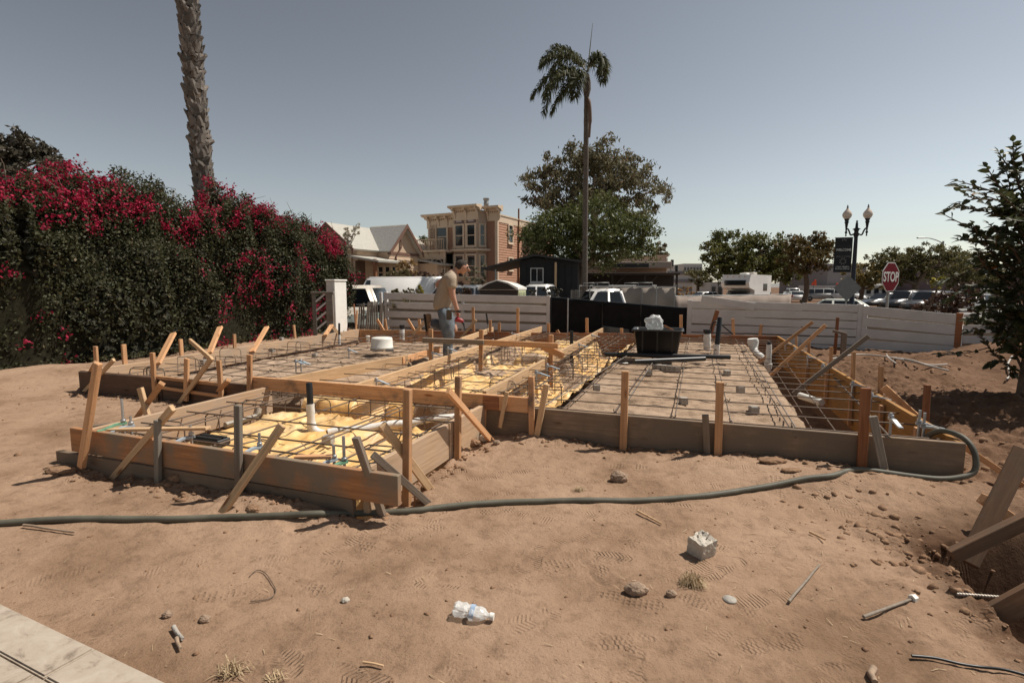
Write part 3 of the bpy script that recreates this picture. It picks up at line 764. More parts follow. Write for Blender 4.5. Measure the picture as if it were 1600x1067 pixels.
# ------------------------------------------------------------ street
sp = lambda s, d: Vector((FENCE_L.x, FENCE_L.y, 0)) + _fd*s + _fn*d
MB().flat([sp(-160, 8.2), sp(200, 8.2), sp(200, 17.2), sp(-160, 17.2)], ROAD_Z-.01, ROAD_Z-.004).build('road', M['asphalt'], kind='structure')
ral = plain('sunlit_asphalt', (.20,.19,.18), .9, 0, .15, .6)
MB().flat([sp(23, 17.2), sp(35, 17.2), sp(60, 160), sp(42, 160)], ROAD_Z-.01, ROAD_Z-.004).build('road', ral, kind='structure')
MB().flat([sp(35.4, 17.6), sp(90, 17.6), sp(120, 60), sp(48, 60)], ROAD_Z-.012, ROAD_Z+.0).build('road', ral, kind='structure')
pv = MB(); 
for i in range(-16, 30): pv.flat([sp(i*1.5+.01, 5.6), sp(i*1.5+1.49, 5.6), sp(i*1.5+1.49, 7.2), sp(i*1.5+.01, 7.2)], ROAD_Z-.1, ROAD_Z+.12)
o = pv.build('street_pavement', M['kerb'], kind='structure')
MB().flat([sp(-60, 7.9), sp(90, 7.9), sp(90, 8.15), sp(-60, 8.15)], ROAD_Z-.1, ROAD_Z+.12).build('kerb', M['kerb'], kind='structure')
MB().flat([sp(-60, 17.3), sp(22, 17.3), sp(22, 17.55), sp(-60, 17.55)], ROAD_Z-.1, ROAD_Z+.12).build('kerb', M['kerb'], kind='structure')
MB().flat([sp(-60, 17.6), sp(22, 17.6), sp(22, 21), sp(-60, 21)], ROAD_Z-.1, ROAD_Z+.1).build('street_pavement', M['kerb'], kind='structure')
for (s0, lab) in ((12, None),):
    MB().flat([sp(12.2, 2.4), sp(22, 2.4), sp(22, 5.4), sp(12.2, 5.4)], ROAD_Z-.2, ROAD_Z+.06).build('verge', dirt_material('dry_lawn', (.22,.19,.09), (.30,.25,.13), (.15,.14,.06)), kind='structure')

# ------------------------------------------------------------ vehicles
def paint(name, c, rough=.3): 
    m = plain(name, c, rough, 0, .05, 2, .5); m.node_tree.nodes['Principled BSDF'].inputs['Coat Weight'].default_value = .4; return m
PW_ = paint('white_car_paint', (.72,.71,.69)); PB_ = paint('black_car_paint', (.018,.019,.022)); PS_ = paint('silver_car_paint', (.34,.34,.335)); PG_ = paint('dark_grey_car_paint', (.06,.06,.062)); PT_ = paint('beige_car_paint', (.52,.47,.40)); PK_ = paint('pale_green_car_paint', (.62,.64,.58))
red_l = plain('red_lamp', (.35,.02,.015), .3); clear_l = plain('lamp_lens', (.6,.6,.58), .15)
def car(name, label, pos, head, kind, pm, cat='car', group=None, L=None, W=None, H=None):
    K = {'sedan': (4.6,1.8,1.45,.92,(-1.9,1.15),(-1.1,.35),(-.05,)), 'suv': (4.7,1.88,1.72,1.02,(-2.25,1.2),(-1.95,.55),(-1.2,-.2)),
         'van': (5.5,2.0,2.25,1.15,(-2.7,2.0),(-2.62,1.25),(1.0,)), 'pickup': (5.6,1.95,1.85,1.08,(-.75,1.35),(-.45,.75),(.2,)), 'minivan': (4.9,1.95,1.78,1.02,(-2.35,1.6),(-2.1,.75),(-1.2,-.1))}[kind]
    L0, W0, H0, belt, cb, ct, pil = K; L = L or L0; W = W or W0; H = H or H0
    t = thing(name, pos, head, label, cat, group)
    h = L/2; y = W/2
    low = [(-h,.42),(-h+.08,belt-.12),(-h+.25,belt),(cb[1]+.1,belt),(h-.55,belt-.14 if kind != 'van' else belt-.06),(h-.1,belt-.32),(h,.55),(h-.05,.28),(-h+.06,.3)]
    bm = bmesh.new()
    def loop(yy, sc): return [bm.verts.new((p[0]*(1-.015*sc), yy, p[1])) for p in low]
    a_, b_, c_, d_ = loop(-y+.07, 1), loop(-y, 0), loop(y, 0), loop(y-.07, 1); n_ = len(low)
    for p, q in ((a_, b_), (b_, c_), (c_, d_)):
        pass
    for p, q in ((b_, c_),):
        for i in range(n_): bm.faces.new((p[i], p[(i+1)%n_], q[(i+1)%n_], q[i]))
    bm.faces.new(list(reversed(b_))); bm.faces.new(c_)
    for v in a_+d_: bm.verts.remove(v)
    bmesh.ops.recalc_face_normals(bm, faces=bm.faces[:]); bmesh.ops.bevel(bm, geom=bm.edges[:], offset=.05, segments=2, affect='EDGES')
    body = MB().bm(bm, 0, True).build('body', pm, t, local=True); bm.free()
    bm = bmesh.new(); iy = y-.16
    vb = [bm.verts.new(p) for p in ((cb[0],-y+.03,belt-.02),(cb[1],-y+.03,belt-.02),(cb[1],y-.03,belt-.02),(cb[0],y-.03,belt-.02))]
    vt = [bm.verts.new(p) for p in ((ct[0],-iy,H),(ct[1],-iy,H),(ct[1],iy,H),(ct[0],iy,H))]
    bm.faces.new(vt); 
    for i in range(4): bm.faces.new((vb[i], vb[(i+1)%4], vt[(i+1)%4], vt[i]))
    bmesh.ops.recalc_face_normals(bm, faces=bm.faces[:]); bmesh.ops.bevel(bm, geom=[e for e in bm.edges if max(v.co.z for v in e.verts) > belt+.1], offset=.09, segments=3, affect='EDGES')
    MB().bm(bm, 0, True).build('cabin', pm, t, local=True); bm.free()
    # glass
    def q3(nm, P, off):
        n__ = (P[1]-P[0]).cross(P[3]-P[0]).normalized()*off; MB().add([p+n__ for p in P]+[p-n__*.5 for p in P], [(0,1,2,3),(7,6,5,4),(0,4,5,1),(1,5,6,2),(2,6,7,3),(3,7,4,0)]).build(nm, M['glass'], t, local=True)
    V3 = Vector
    def side(s):
        def pt(xb, xt, f): return V3((xb+(xt-xb)*f, s*((y-.03)+(iy-y+.03)*f), belt-.02+(H-belt+.02)*f))
        xs_b = [cb[0]+.12]+[p for p in pil]+[cb[1]-.14]; xs_t = [ct[0]+.14]+[p for p in pil]+[ct[1]-.05]
        if kind == 'van': xs_b = [1.05, cb[1]-.12]; xs_t = [1.0, ct[1]-.06]
        for i in range(len(xs_b)-1):
            g = .045; P = [pt(xs_b[i]+g, xs_t[i]+g, .12), pt(xs_b[i+1]-g, xs_t[i+1]-g, .12), pt(xs_b[i+1]-g, xs_t[i+1]-g, .86), pt(xs_b[i]+g, xs_t[i]+g, .86)]
            if s > 0: P = P[::-1]
            q3('side_window', P, .008)
    side(-1); side(1)
    def fb(k, s):
        def pt(yy, f): return V3((cb[k]+(ct[k]-cb[k])*f, yy*(1-.1*f), belt-.02+(H-belt+.02)*f))
        P = [pt(-y+.2, .1), pt(y-.2, .1), pt(y-.2, .88), pt(-y+.2, .88)]
        if s < 0: P = P[::-1]
        q3('windshield' if k else 'rear_window', P, .012)
    fb(1, 1)
    if kind != 'van': fb(0, -1)
    if kind == 'pickup':
        MB().bbox((-h+.1,-y+.1,belt-.08),(cb[0]-.12,y-.1,belt+.006),.01).build('bed', M['black_pl'], t, local=True)
    for sx in (-1, 1):
        for sy in (-1, 1):
            Mx = Matrix.Translation((sx*(h-.88), sy*(y-.10), .34)) @ Matrix.Rotation(math.pi/2, 4, 'X')
            w = MB().lathe([(.2,-.11),(.32,-.11),(.345,-.08),(.345,.08),(.32,.11),(.2,.11)], 18).build('wheel', M['tyre'], t, Mx, local=True)
            MB().lathe([(.02,-.115),(.2,-.105),(.2,.105),(.02,.115)], 12).build('rim', M['grey_metal'], w, Mx, local=False) if False else MB().lathe([(.02,-.118),(.19,-.112),(.19,.112),(.02,.118)], 12).build('rim', M['grey_metal'], w, None, local=True)
    for sy in (-1, 1):
        MB().bbox((h-.14,sy*(y-.32)-.16,.66),(h-.02,sy*(y-.32)+.16,.78),.02).build('headlight', clear_l, t, local=True)
        MB().bbox((-h-.01,sy*(y-.2)-.09,.72),(-h+.1,sy*(y-.2)+.09,.95),.02).build('tail_light', red_l, t, local=True)
        MB().bbox((cb[1]-.25,sy*(y+.06)-.07,belt+.0),(cb[1]-.13,sy*(y+.06)+.07,belt+.13),.02).build('mirror', pm, t, local=True)
    MB().bbox((h-.06,-y+.3,.36),(h+.03,y-.3,.5),.02).build('bumper', M['metal_dark'] if kind != 'van' else pm, t, local=True)
    return t
def at(px, D, z=None): p = dp(px, 470, D); return (p.x, p.y, ROAD_Z if z is None else z)
SH = math.atan2(_fd.y, _fd.x)
car('parked_suv', 'beige suv parked just behind the white gate pillar', at(500, 17.5, -.45), SH+.30+math.pi, 'suv', PT_, 'suv', H=1.78)
car('parked_sedan', 'pale green grey sedan with its windshield over the grey pickets', at(634, 16.6, -.45), SH+.22+math.pi, 'sedan', paint('grey_green_car_paint', (.28,.31,.29)), 'car')
v_ = car('work_van', 'white panel van with an open rear door in front of the left house', at(622, 27, -.6), SH+math.pi+.12, 'van', PW_, 'van', H=2.36, L=4.7)
MB().bbox((-3.25,.98,.6),(-2.42,1.04,2.15),.02).build('rear_door', PW_, v_, local=True); MB().box((-3.1,1.041,1.4),(-2.6,1.05,1.95)).build('door_window', M['glass'], v_, local=True); MB().box((-2.40,-.92,.6),(-2.36,.92,2.1)).build('cargo_opening', M['black_pl'], v_, local=True)
car('parked_van', 'white minivan behind the man with its dark windows showing', at(716, 26, -.6), SH+math.pi+.05, 'minivan', PW_, 'van', H=1.95)
car('pickup_truck', 'white pickup with its cab beside the portable toilet', at(850, 30, -.6), SH+math.pi, 'pickup', PW_, 'pickup truck', H=2.0)
tr = car('rack_truck', 'white truck with a pipe ladder rack behind the black gate', at(948, 25, -.85), SH+math.pi+.5, 'pickup', PW_, 'truck', L=4.6, H=2.02)
rk = MB()
for sy in (-.85, .85):
    rk.tube([(-2.1,sy,2.16),(1.1,sy,2.16)], .025, 8).tube([(-2.1,sy,2.16),(-2.1,sy,.9)], .025, 8).tube([(1.1,sy,2.16),(1.1,sy,1.6)], .025, 8).tube([(-1.9,sy,2.16),(-1.9,sy,2.3),(-1.2,sy,2.3),(-1.2,sy,2.16)], .018, 6).tube([(.2,sy,2.16),(.2,sy,2.3),(.9,sy,2.3),(.9,sy,2.16)], .018, 6)
for x in (-1.9,-1.2,-.5,.2,.9): rk.tube([(x,-.85,2.16),(x,.85,2.16)], .02, 8)
rk.build('ladder_rack', M['grey_metal'], tr, local=True)
car('parked_car', 'pale car roof just above the fence left of the blue lamp post', at(1300, 27, -.8), SH+math.pi-.2, 'sedan', PK_, 'car')
car('parked_minivan', 'silver minivan on the sunlit street before the grey building', at(1287, 74), -.5, 'minivan', PS_, 'van', L=5.2)
car('parked_suv', 'white suv with dark windows right behind the blue lamp post', at(1322, 72), -1.0, 'suv', PW_, 'suv')
car('parked_car', 'small white car at the street left of the orange tinted tree', at(1243, 70), 1.2, 'sedan', PW_, 'car'); car('parked_car', 'white car farther up the sunlit street', at(1236, 92), 1.3, 'suv', PW_, 'car')
car('parked_car', 'black sedan parked leftmost behind the stop sign', at(1383, 50), .25+math.pi, 'sedan', PB_, 'car', 'dark cars parked past the stop sign'); car('parked_car', 'black car in the middle of the dark parked row', at(1418, 46), .35+math.pi, 'suv', PB_, 'car', 'dark cars parked past the stop sign')
car('parked_car', 'dark grey suv nearest of the parked row right of the stop sign', at(1455, 42), .35+math.pi, 'suv', PG_, 'suv', 'dark cars parked past the stop sign'); car('parked_car', 'silver car half hidden behind the reddish bush', at(1520, 44), .3+math.pi, 'sedan', PS_, 'car', 'dark cars parked past the stop sign')
car('parked_car', 'white car glimpsed past the white camper', at(1107, 60), .3, 'sedan', PW_, 'car')
# camper
t = thing('camper', at(1166, 46), SH+1.15+math.pi, 'white cab over camper with a wide front window under the dark tree', 'camper')
MB().prism([(-2.6,.75),(1.4,.75),(1.4,1.75),(2.55,1.95),(2.75,2.35),(2.4,3.05),(-2.6,3.05)], -1.15, 1.15).build('body', PW_, t, local=True)
fw_ = MB().add([(2.60,-.85,2.10),(2.60,.85,2.10),(2.66,.85,2.62),(2.66,-.85,2.62)], [(0,1,2,3)]); 
MB().bbox((2.56,-.88,2.16),(2.78,.88,2.58),.03).build('front_window', M['glass'], t, local=True)
MB().bbox((1.0,-.95,.3),(2.7,.95,1.25),.12).build('cab', PW_, t, local=True); MB().bbox((1.45,-.85,1.25),(2.2,.85,1.72),.1).build('windshield', M['glass'], t, local=True)
MB().bbox((-1.2,-.5,3.05),(-.3,.4,3.3),.05).build('roof_unit', PT_, t, local=True); MB().bbox((.3,-.3,3.05),(1.0,.3,3.22),.05).build('vent', M['white_pl'], t, local=True)
for yy in (-.7,-.25,.25,.7): MB().bbox((2.42,yy-.05,2.86),(2.55,yy+.05,2.92),.01).build('marker_lamp', M['ply'], t, local=True)
for x in (-1.7, 1.7):
    for s in (-1, 1): MB().lathe([(.2,-.12),(.36,-.12),(.36,.12),(.2,.12)], 14).build('wheel', M['tyre'], t, Matrix.Translation((x, s*1.0, .36)) @ Matrix.Rotation(math.pi/2, 4, 'X'), local=True)
for s in (-1, 1): MB().box((-1.6,s*1.155-.01,1.7),(-.6,s*1.155+.01,2.3)).build('side_window', M['glass'], t, local=True)

# ------------------------------------------------------------ lettering helper
def lettering(txt, size, mat, parent, Mx, name='lettering', bold=0.0, local=True, squeeze=1.0):
    cu = bpy.data.curves.new(name, 'FONT'); cu.body = txt; cu.size = size; cu.align_x = 'CENTER'; cu.align_y = 'CENTER'; cu.extrude = .002; cu.offset = bold
    ob = bpy.data.objects.new(name+'_tmp', cu); col.objects.link(ob)
    dg = bpy.context.evaluated_depsgraph_get(); me = bpy.data.meshes.new_from_object(ob.evaluated_get(dg)); bpy.data.objects.remove(ob); bpy.data.curves.remove(cu)
    me.materials.clear(); me.materials.append(mat)
    for v in me.vertices: v.co.x *= squeeze
    return link(name, me, parent, Mx, local)
FACE = Matrix.Rotation(math.pi/2, 4, 'X')     # text upright, reading from -Y
white_ink = plain('white_lettering', (.62,.61,.58), .5); dark_ink = plain('dark_lettering', (.03,.03,.03), .6); grey_ink = plain('grey_lettering', (.17,.165,.16), .6); dim_ink = plain('dim_lettering', (.055,.053,.055), .6)

# portable toilet block
p = at(789, 20.3, -.70)
t = thing('portable_toilet', p, -.30, 'dark brown portable toilet with white peaked roof behind the white fence', 'portable toilet')
brn = plain('dark_brown_plastic', (.025,.016,.013), .5); 
MB().bbox((-.86,-.55,0),(.66,.55,1.9),.03).build('wall', brn, t, local=True)
MB().add([(-.9,-.6,1.86),(.7,-.6,1.86),(.7,.6,1.86),(-.9,.6,1.86),(-.9,-.6,1.94),(.7,-.6,1.94),(.7,.6,1.94),(-.9,.6,1.94),(-.12,-.6,2.24),(-.12,.6,2.20),(-.5,-.6,2.13),(.32,-.6,2.13),(-.5,.6,2.10),(.32,.6,2.10)],
         [(3,2,1,0),(0,1,5,11,8,10,4),(2,3,7,12,9,13,6),(1,2,6,5),(3,0,4,7),(4,10,12,7),(10,8,9,12),(8,11,13,9),(11,5,6,13)]).build('roof', M['white_pl'], t, local=True)
MB().prism([(-.84,1.87),(.64,1.87),(.30,2.08),(-.12,2.19),(-.48,2.08)], -.612, -.60).build('gable_panel', brn, t, local=True)
MB().bbox((.66,-.5,.1),(.70,.5,1.84),.01).build('side_panel', plain('pale_green_panel', (.42,.44,.27), .5), t, local=True)
for y0 in (-.42, .06): MB().bbox((.70,y0,1.42),(.715,y0+.34,1.76),.006).build('vent', plain('vent_panel', (.26,.28,.17), .5), t, local=True)
MB().bbox((-.30,-.565,1.38),(.18,-.55,1.62),.004).build('sign_plate', M['white_pl'], t, local=True)
lettering('HOT LINE', .095, dark_ink, t, Matrix.Translation((-.06,-.57,1.50)) @ FACE, bold=.003)
MB().bbox((-.55,-.565,1.5),(-.46,-.55,1.62),.004).build('latch_plate', M['grey_metal'], t, local=True)

# ------------------------------------------------------------ stop sign, the back of a diamond sign, lamps
def octagon(r_): return [(r_*math.cos(R(22.5+45*i)), r_*math.sin(R(22.5+45*i))) for i in range(8)]
c = dp(1391, 433, 13.4)
t = thing('stop_sign', (c.x, c.y, ROAD_Z), R(27), 'red octagonal stop sign on a grey post over the worn fence', 'stop sign')
zc = c.z-ROAD_Z
MB().prism([(x, z+zc) for x, z in octagon(.40)], -.012, -.006).build('border', white_ink, t, local=True); MB().prism([(x, z+zc) for x, z in octagon(.372)], -.016, -.0125).build('face', plain('stop_red', (.15,.012,.02), .8, spec=.1), t, local=True)
MB().prism([(x, z+zc) for x, z in octagon(.398)], -.0055, -.001).build('back_plate', M['galv'], t, local=True)
lettering('STOP', .34, white_ink, t, Matrix.Translation((0,-.0175,zc-.005)) @ FACE, bold=.008, squeeze=.82)
MB().bbox((-.028,.0,-.1),(.028,.05,zc+.36),.004).build('post', M['grey_metal'], t, local=True)
c = dp(1324, 450, 23)
t = thing('diamond_sign', (c.x, c.y, ROAD_Z), -.1, 'blank grey back of a diamond road sign behind the blue lamp post', 'road sign'); zc = c.z-ROAD_Z
MB().prism([(0,zc-.58),(.58,zc),(0,zc+.58),(-.58,zc)], -.004, .0).build('plate', plain('sign_back', (.20,.195,.185), .6), t, local=True); MB().bbox((-.03,.005,-.1),(.03,.06,zc+.5),.004).build('post', M['grey_metal'], t, local=True)
# two-globe lamp
D = 24.5; base = dp(1330.5, 474, D); s = D/FPX
t = thing('street_lamp', (base.x, base.y, ROAD_Z), -.25, 'dark blue two globe street lamp with a hanging black welcome sign', 'street lamp')
ZT = dp(1337, 345, D).z-ROAD_Z     # top of the pole finial
blue = plain('dark_blue_paint', (.013,.017,.032), .4); blk = plain('black_iron', (.012,.012,.013), .45)
MB().lathe([(.2,0),(.2,.12),(.15,.25),(.13,.9),(.16,.95),(.11,1.05),(.10,2.2),(.075,ZT-.72),(.085,ZT-.7)], 18).build('pole', blue, t, local=True)
MB().lathe([(.085,ZT-.72),(.11,ZT-.66),(.085,ZT-.5),(.10,ZT-.42),(.17,ZT-.38),(.06,ZT-.32),(.05,ZT-.12),(.03,ZT-.06),(.05,ZT-.02),(.01,ZT+.02)], 14).build('finial', blk, t, local=True)
gl = bpy.data.materials.new('lamp_globe'); gl.use_nodes = True; gb = gl.node_tree.nodes['Principled BSDF']; gb.inputs['Base Color'].default_value = (.66,.55,.46,1); gb.inputs['Roughness'].default_value = .18; gb.inputs['Subsurface Weight'].default_value = .4; gb.inputs['Subsurface Radius'].default_value = (.1,.1,.1)
for sx in (-1, 1):
    MB().tube(smooth_path([Vector((sx*.07,0,ZT-.58)), Vector((sx*.22,0,ZT-.64)), Vector((sx*.30,0,ZT-.46)), Vector((sx*.36,0,ZT-.36)), Vector((sx*.42,0,ZT-.36))], 5), .035, 8).build('arm', blk, t, local=True)
    x = sx*.42; zz = ZT+.0
    MB().lathe([(.02,zz-.70),(.035,zz-.66),(.02,zz-.6),(.06,zz-.52),(.03,zz-.46),(.045,zz-.3),(.07,zz-.1),(.1,zz-.06),(.07,zz-.02),(.105,zz+.07),(.105,zz+.09)], 12, c=(x,0,0)).build('lamp_holder', blk, t, local=True)
    MB().lathe([(.10,zz+.085),(.16,zz+.16),(.195,zz+.25),(.19,zz+.33),(.14,zz+.42),(.08,zz+.49),(.05,zz+.54),(.035,zz+.60)], 20, c=(x,0,0)).build('globe', gl, t, local=True)
    MB().lathe([(.036,zz+.59),(.045,zz+.62),(.02,zz+.66),(.025,zz+.70),(.005,zz+.73)], 10, c=(x,0,0)).build('globe_cap', blk, t, local=True)
# banner on its arms: a thing hung from the lamp
bt, bb_ = dp(1321, 371, D).z, dp(1319, 425, D).z; hb_ = bt-bb_; bw = .74
bn = thing('street_banner', (base.x, base.y, bb_), -.25+.05, 'black street banner printed with white welcome lettering on the two globe lamp', 'banner')
cloth_m = plain('black_banner_cloth', (.016,.015,.016), .7)
MB().add([(-bw-.12+.05*math.sin(j*.5)*0, .012*math.sin(i*1.3+j*.7), hb_*j/8) if i == 0 else (-.12, .012*math.sin(i*1.3+j*.7), hb_*j/8) for j in range(9) for i in (0, 1)], [(2*j, 2*j+1, 2*j+3, 2*j+2) for j in range(8)]).build('cloth', cloth_m, bn, local=True).modifiers.new('thick', 'SOLIDIFY').thickness = .006
for z in (0.0, hb_): MB().tube([(-bw-.14,0,z),(-.02,0,z)], .012, 8).build('arm', blk, bn, local=True)
cx = -bw/2-.12; TX = lambda z, y=-.022: Matrix.Translation((cx, y, z)) @ FACE
lettering('WELCOME', .155, white_ink, bn, TX(hb_*.64), squeeze=.86, bold=.003); lettering('WELCOME', .15, dim_ink, bn, TX(hb_*.735), squeeze=.86); lettering('WELCOME', .15, dim_ink, bn, TX(hb_*.545), squeeze=.86); lettering('WELCOME', .15, grey_ink, bn, TX(hb_*.445), squeeze=.86)
lettering('Logan Heights', .105, white_ink, bn, TX(hb_*.155), squeeze=.95); lettering('Business District', .105, white_ink, bn, TX(hb_*.095), squeeze=.85)
em = MB()
for i in range(8):
    a = R(22.5+45*i); Mx = Matrix.Translation((cx, -.02, hb_*.31)) @ Matrix.Rotation(a, 4, 'Y'); em.prism([(.07,-.03),(.15,-.02),(.17,.0),(.15,.02),(.07,.03),(.10,0)], -.003, 0, 0, Mx)
em.build('emblem', grey_ink, bn, local=True)
em = MB()
for i in (-1, 0, 1): em.prism([(-.035,0),(0,.09),(.035,0)], -.003, 0, 0, Matrix.Translation((cx+i*.055, -.02, hb_*.925-abs(i)*.02)) @ Matrix.Rotation(i*.6, 4, 'Y'))
em.build('crest', grey_ink, bn, local=True)
# cobra lamp and banner far right
D = 66; base = dp(1465, 470, D); ZT2 = dp(1466, 377, D).z-ROAD_Z
t = thing('cobra_lamp', (base.x, base.y, ROAD_Z), 0, 'tall curved arm street light over the trees at the right', 'street lamp')
MB().tube([(0,0,0),(.08,0,ZT2)], [.17,.11], 10).build('pole', M['grey_metal'], t, local=True)
MB().tube(smooth_path([Vector((.08,0,ZT2-.3)), Vector((-.6,0,ZT2+.05)), Vector((-1.6,0,ZT2+.35)), Vector((-2.4,0,ZT2+.4))], 5), .06, 8).build('arm', M['grey_metal'], t, local=True)
MB().bbox((-3.2,-.16,ZT2+.33),(-2.3,.16,ZT2+.48),.05).build('lamp_head', M['grey_metal'], t, local=True)
c0 = dp(1468, 394, D); c1 = dp(1478, 424, D)
bn = thing('street_banner', (c0.x, c0.y-.2, c1.z), 0, 'dark street banner with a pale panel on the curved arm light', 'banner'); hh = c0.z-c1.z
MB().bbox((0,-.02,0),(.95,.02,hh),.01).build('cloth', cloth_m, bn, local=True); MB().box((.2,-.03,hh*.45),(.72,-.021,hh*.9)).build('pale_panel', plain('pale_print', (.20,.20,.20), .7), bn, local=True); MB().box((.12,-.03,hh*.06),(.8,-.021,hh*.17)).build('print_strip', plain('grey_print', (.13,.12,.13), .7), bn, local=True)
# traffic signal far behind
D = 85; t = thing('traffic_signal', at(1046, D), 0, 'traffic signals on a mast arm far away by the beige building', 'traffic signal')
MB().tube([(0,0,0),(0,0,5.6)], .12, 8).build('pole', M['grey_metal'], t, local=True); MB().tube([(0,0,5.0),(1.0,0,5.15)], .07, 8).build('arm', M['grey_metal'], t, local=True)
for (x, z) in ((0.25,5.75),(.95,4.9)):
    h_ = MB().bbox((x-.2,-.2,z-.55),(x+.2,.2,z+.55),.04).build('signal_head', M['metal_dark'], t, local=True)
    for k_ in range(3): MB().lathe([(.1,0),(.12,.1),(.1,.12)], 10).build('signal_lens', M['glass'], h_, Matrix.Translation((x, -.2, z-.34+.34*k_)) @ Matrix.Rotation(math.pi/2, 4, 'X'), local=True)
# road works at the far street
orange = plain('orange_cloth', (.75,.10,.03), .6)
t = thing('warning_flag', at(1270, 88), 0, 'orange red flag standing over the far street', 'flag')
MB().tube([(0,0,0),(0,0,3.2)], .04, 6).build('pole', M['metal_dark'], t, local=True); MB().prism([(-.45,2.3),(.45,2.2),(.35,3.2),(.05,3.1)], -.03, .03).build('flag_cloth', orange, t, local=True)
t = thing('road_machine', at(1314, 90), .3, 'orange road work machine behind the white suv', 'machine')
MB().bbox((-1.2,-.8,.5),(1.2,.8,1.4),.1).build('body', orange, t, local=True); MB().bbox((-.6,-.7,1.4),(.5,.7,2.6),.08).build('cab', orange, t, local=True); MB().bbox((-.5,-.72,1.7),(.4,.72,2.4),.02).build('cab_window', M['glass'], t, local=True); MB().tube([(.6,0,1.5),(1.6,0,2.9),(2.6,0,2.2)], .12, 8).build('boom', orange, t, local=True)
for x in (-.8,.8): MB().lathe([(.2,-.9),(.45,-.9),(.45,.9),(.2,.9)], 14).build('wheel', M['tyre'], t, Matrix.Translation((x,0,.45)) @ Matrix.Rotation(math.pi/2,4,'X'), local=True)

# ------------------------------------------------------------ screened chain link fences of the lot behind
def screen_fence(label, P, mat, h0, D0, D1, n):
    a, b = at(P[0], D0), at(P[1], D1); a, b = Vector(a), Vector(b); t = thing('screen_fence', a, 0, label, 'fence')
    V, Fc = [], []; nu = n*8; d = (b-a).normalized(); nn = Vector((-d.y, d.x, 0))
    for j in range(5):
        for i in range(nu+1): p = a.lerp(b, i/nu); V.append(p+EZ*(.05+(h0-.05-.04*math.sin(math.pi*(i % 8)/8))*j/4)+nn*.05*math.sin(i*.8+j*.5)*math.sin(math.pi*(i % 8)/8))
    for j in range(4):
        for i in range(nu): k = j*(nu+1)+i; Fc.append((k,k+1,k+nu+2,k+nu+1))
    o = MB().add(V, Fc, 0, True).build('screen', mat, t); o.modifiers.new('thick', 'SOLIDIFY').thickness = .01
    for i in range(n+1): p = a.lerp(b, i/n)+nn*.08; MB().tube([p, p+EZ*(h0+.12)], .035, 8).build('post', M['grey_metal'], t)
    MB().tube([a+EZ*h0+nn*.06, b+EZ*h0+nn*.06], .025, 6).build('rail', M['grey_metal'], t)
tan = plain('tan_screen_cloth', (.30,.255,.215), .9, 0, .12, 1.2)
screen_fence('tan cloth covered fence behind the white ladder rack truck', (925, 1055), tan, 2.05, 27, 26, 4)
screen_fence('low tan cloth covered fence in front of the white camper', (1056, 1236), plain('brown_tan_screen_cloth', (.27,.215,.18), .9, 0, .12, 1.2), 1.62, 25, 31, 5)
t = thing('slat_fence', at(905, 29), 0, 'brown slatted fence beside the tall palm trunk', 'fence')
r = random.Random(4)
for i in range(14):
    p = Vector(at(893+i*3.2, 29)); MB().bbox((-.05,-.015,0),(.05,.015,1.9+r.uniform(-.05,.05)),.004).build('slat', M['wood_old'], t, Matrix.Translation(p))
for z in (.5, 1.5): a = Vector(at(891, 29.05)); b = Vector(at(938, 29.05)); beam('rail', a+EZ*z, b+EZ*z, .04, .08, M['wood_old'], t, EZ)

# ------------------------------------------------------------ houses
trim = plain('cream_trim', (.60,.47,.35), .75, 0, .06, 2); trim_d = plain('tan_trim', (.46,.34,.25), .75, 0, .06, 2)
def clap(w, z0, z1, mat, parent, Mx, step=.19):
    mb = MB(); z = z0
    while z < z1-.01:
        zz = min(z+step, z1); mb.add([(0,-.035,z),(w,-.035,z),(w,-.008,zz),(0,-.008,zz),(0,0.01,z),(w,0.01,z)], [(0,1,2,3),(4,5,1,0)]); z = zz
    return mb.build('siding', mat, parent, Mx, local=True, kind='stuff')
def window(parent, Mx, w, h, fm=None, fw_=.12, sash=True, sill=True):
    """Mx: centre of the opening, local -Y looks out"""
    mb = MB()
    for (x0, x1, z0, z1) in ((-w/2-fw_,-w/2,-h/2,h/2),(w/2,w/2+fw_,-h/2,h/2),(-w/2-fw_,w/2+fw_,h/2,h/2+fw_),(-w/2-fw_,w/2+fw_,-h/2-fw_,-h/2)): mb.box((x0,-.07,z0),(x1,.02,z1))
    f = mb.build('window', fm or trim, parent, Mx, local=True)
    MB().box((-w/2,-.012,-h/2),(w/2,.0,h/2)).build('pane', M['glass'], f, local=True)
    if sash: MB().box((-w/2,-.03,-.03),(w/2,-.013,.03)).box((-w/2,-.03,-h/2),(-w/2+.04,-.013,h/2)).box((w/2-.04,-.03,-h/2),(w/2,-.013,h/2)).build('sash', fm or trim, f, local=True)
    if sill: MB().bbox((-w/2-fw_*1.2,-.14,-h/2-fw_-.06),(w/2+fw_*1.2,.02,-h/2-fw_+.004),.01).build('sill', fm or trim, f, local=True)
    return f
TR = lambda x, y, z, a=0: Matrix.Translation((x, y, z)) @ Matrix.Rotation(a, 4, 'Z')
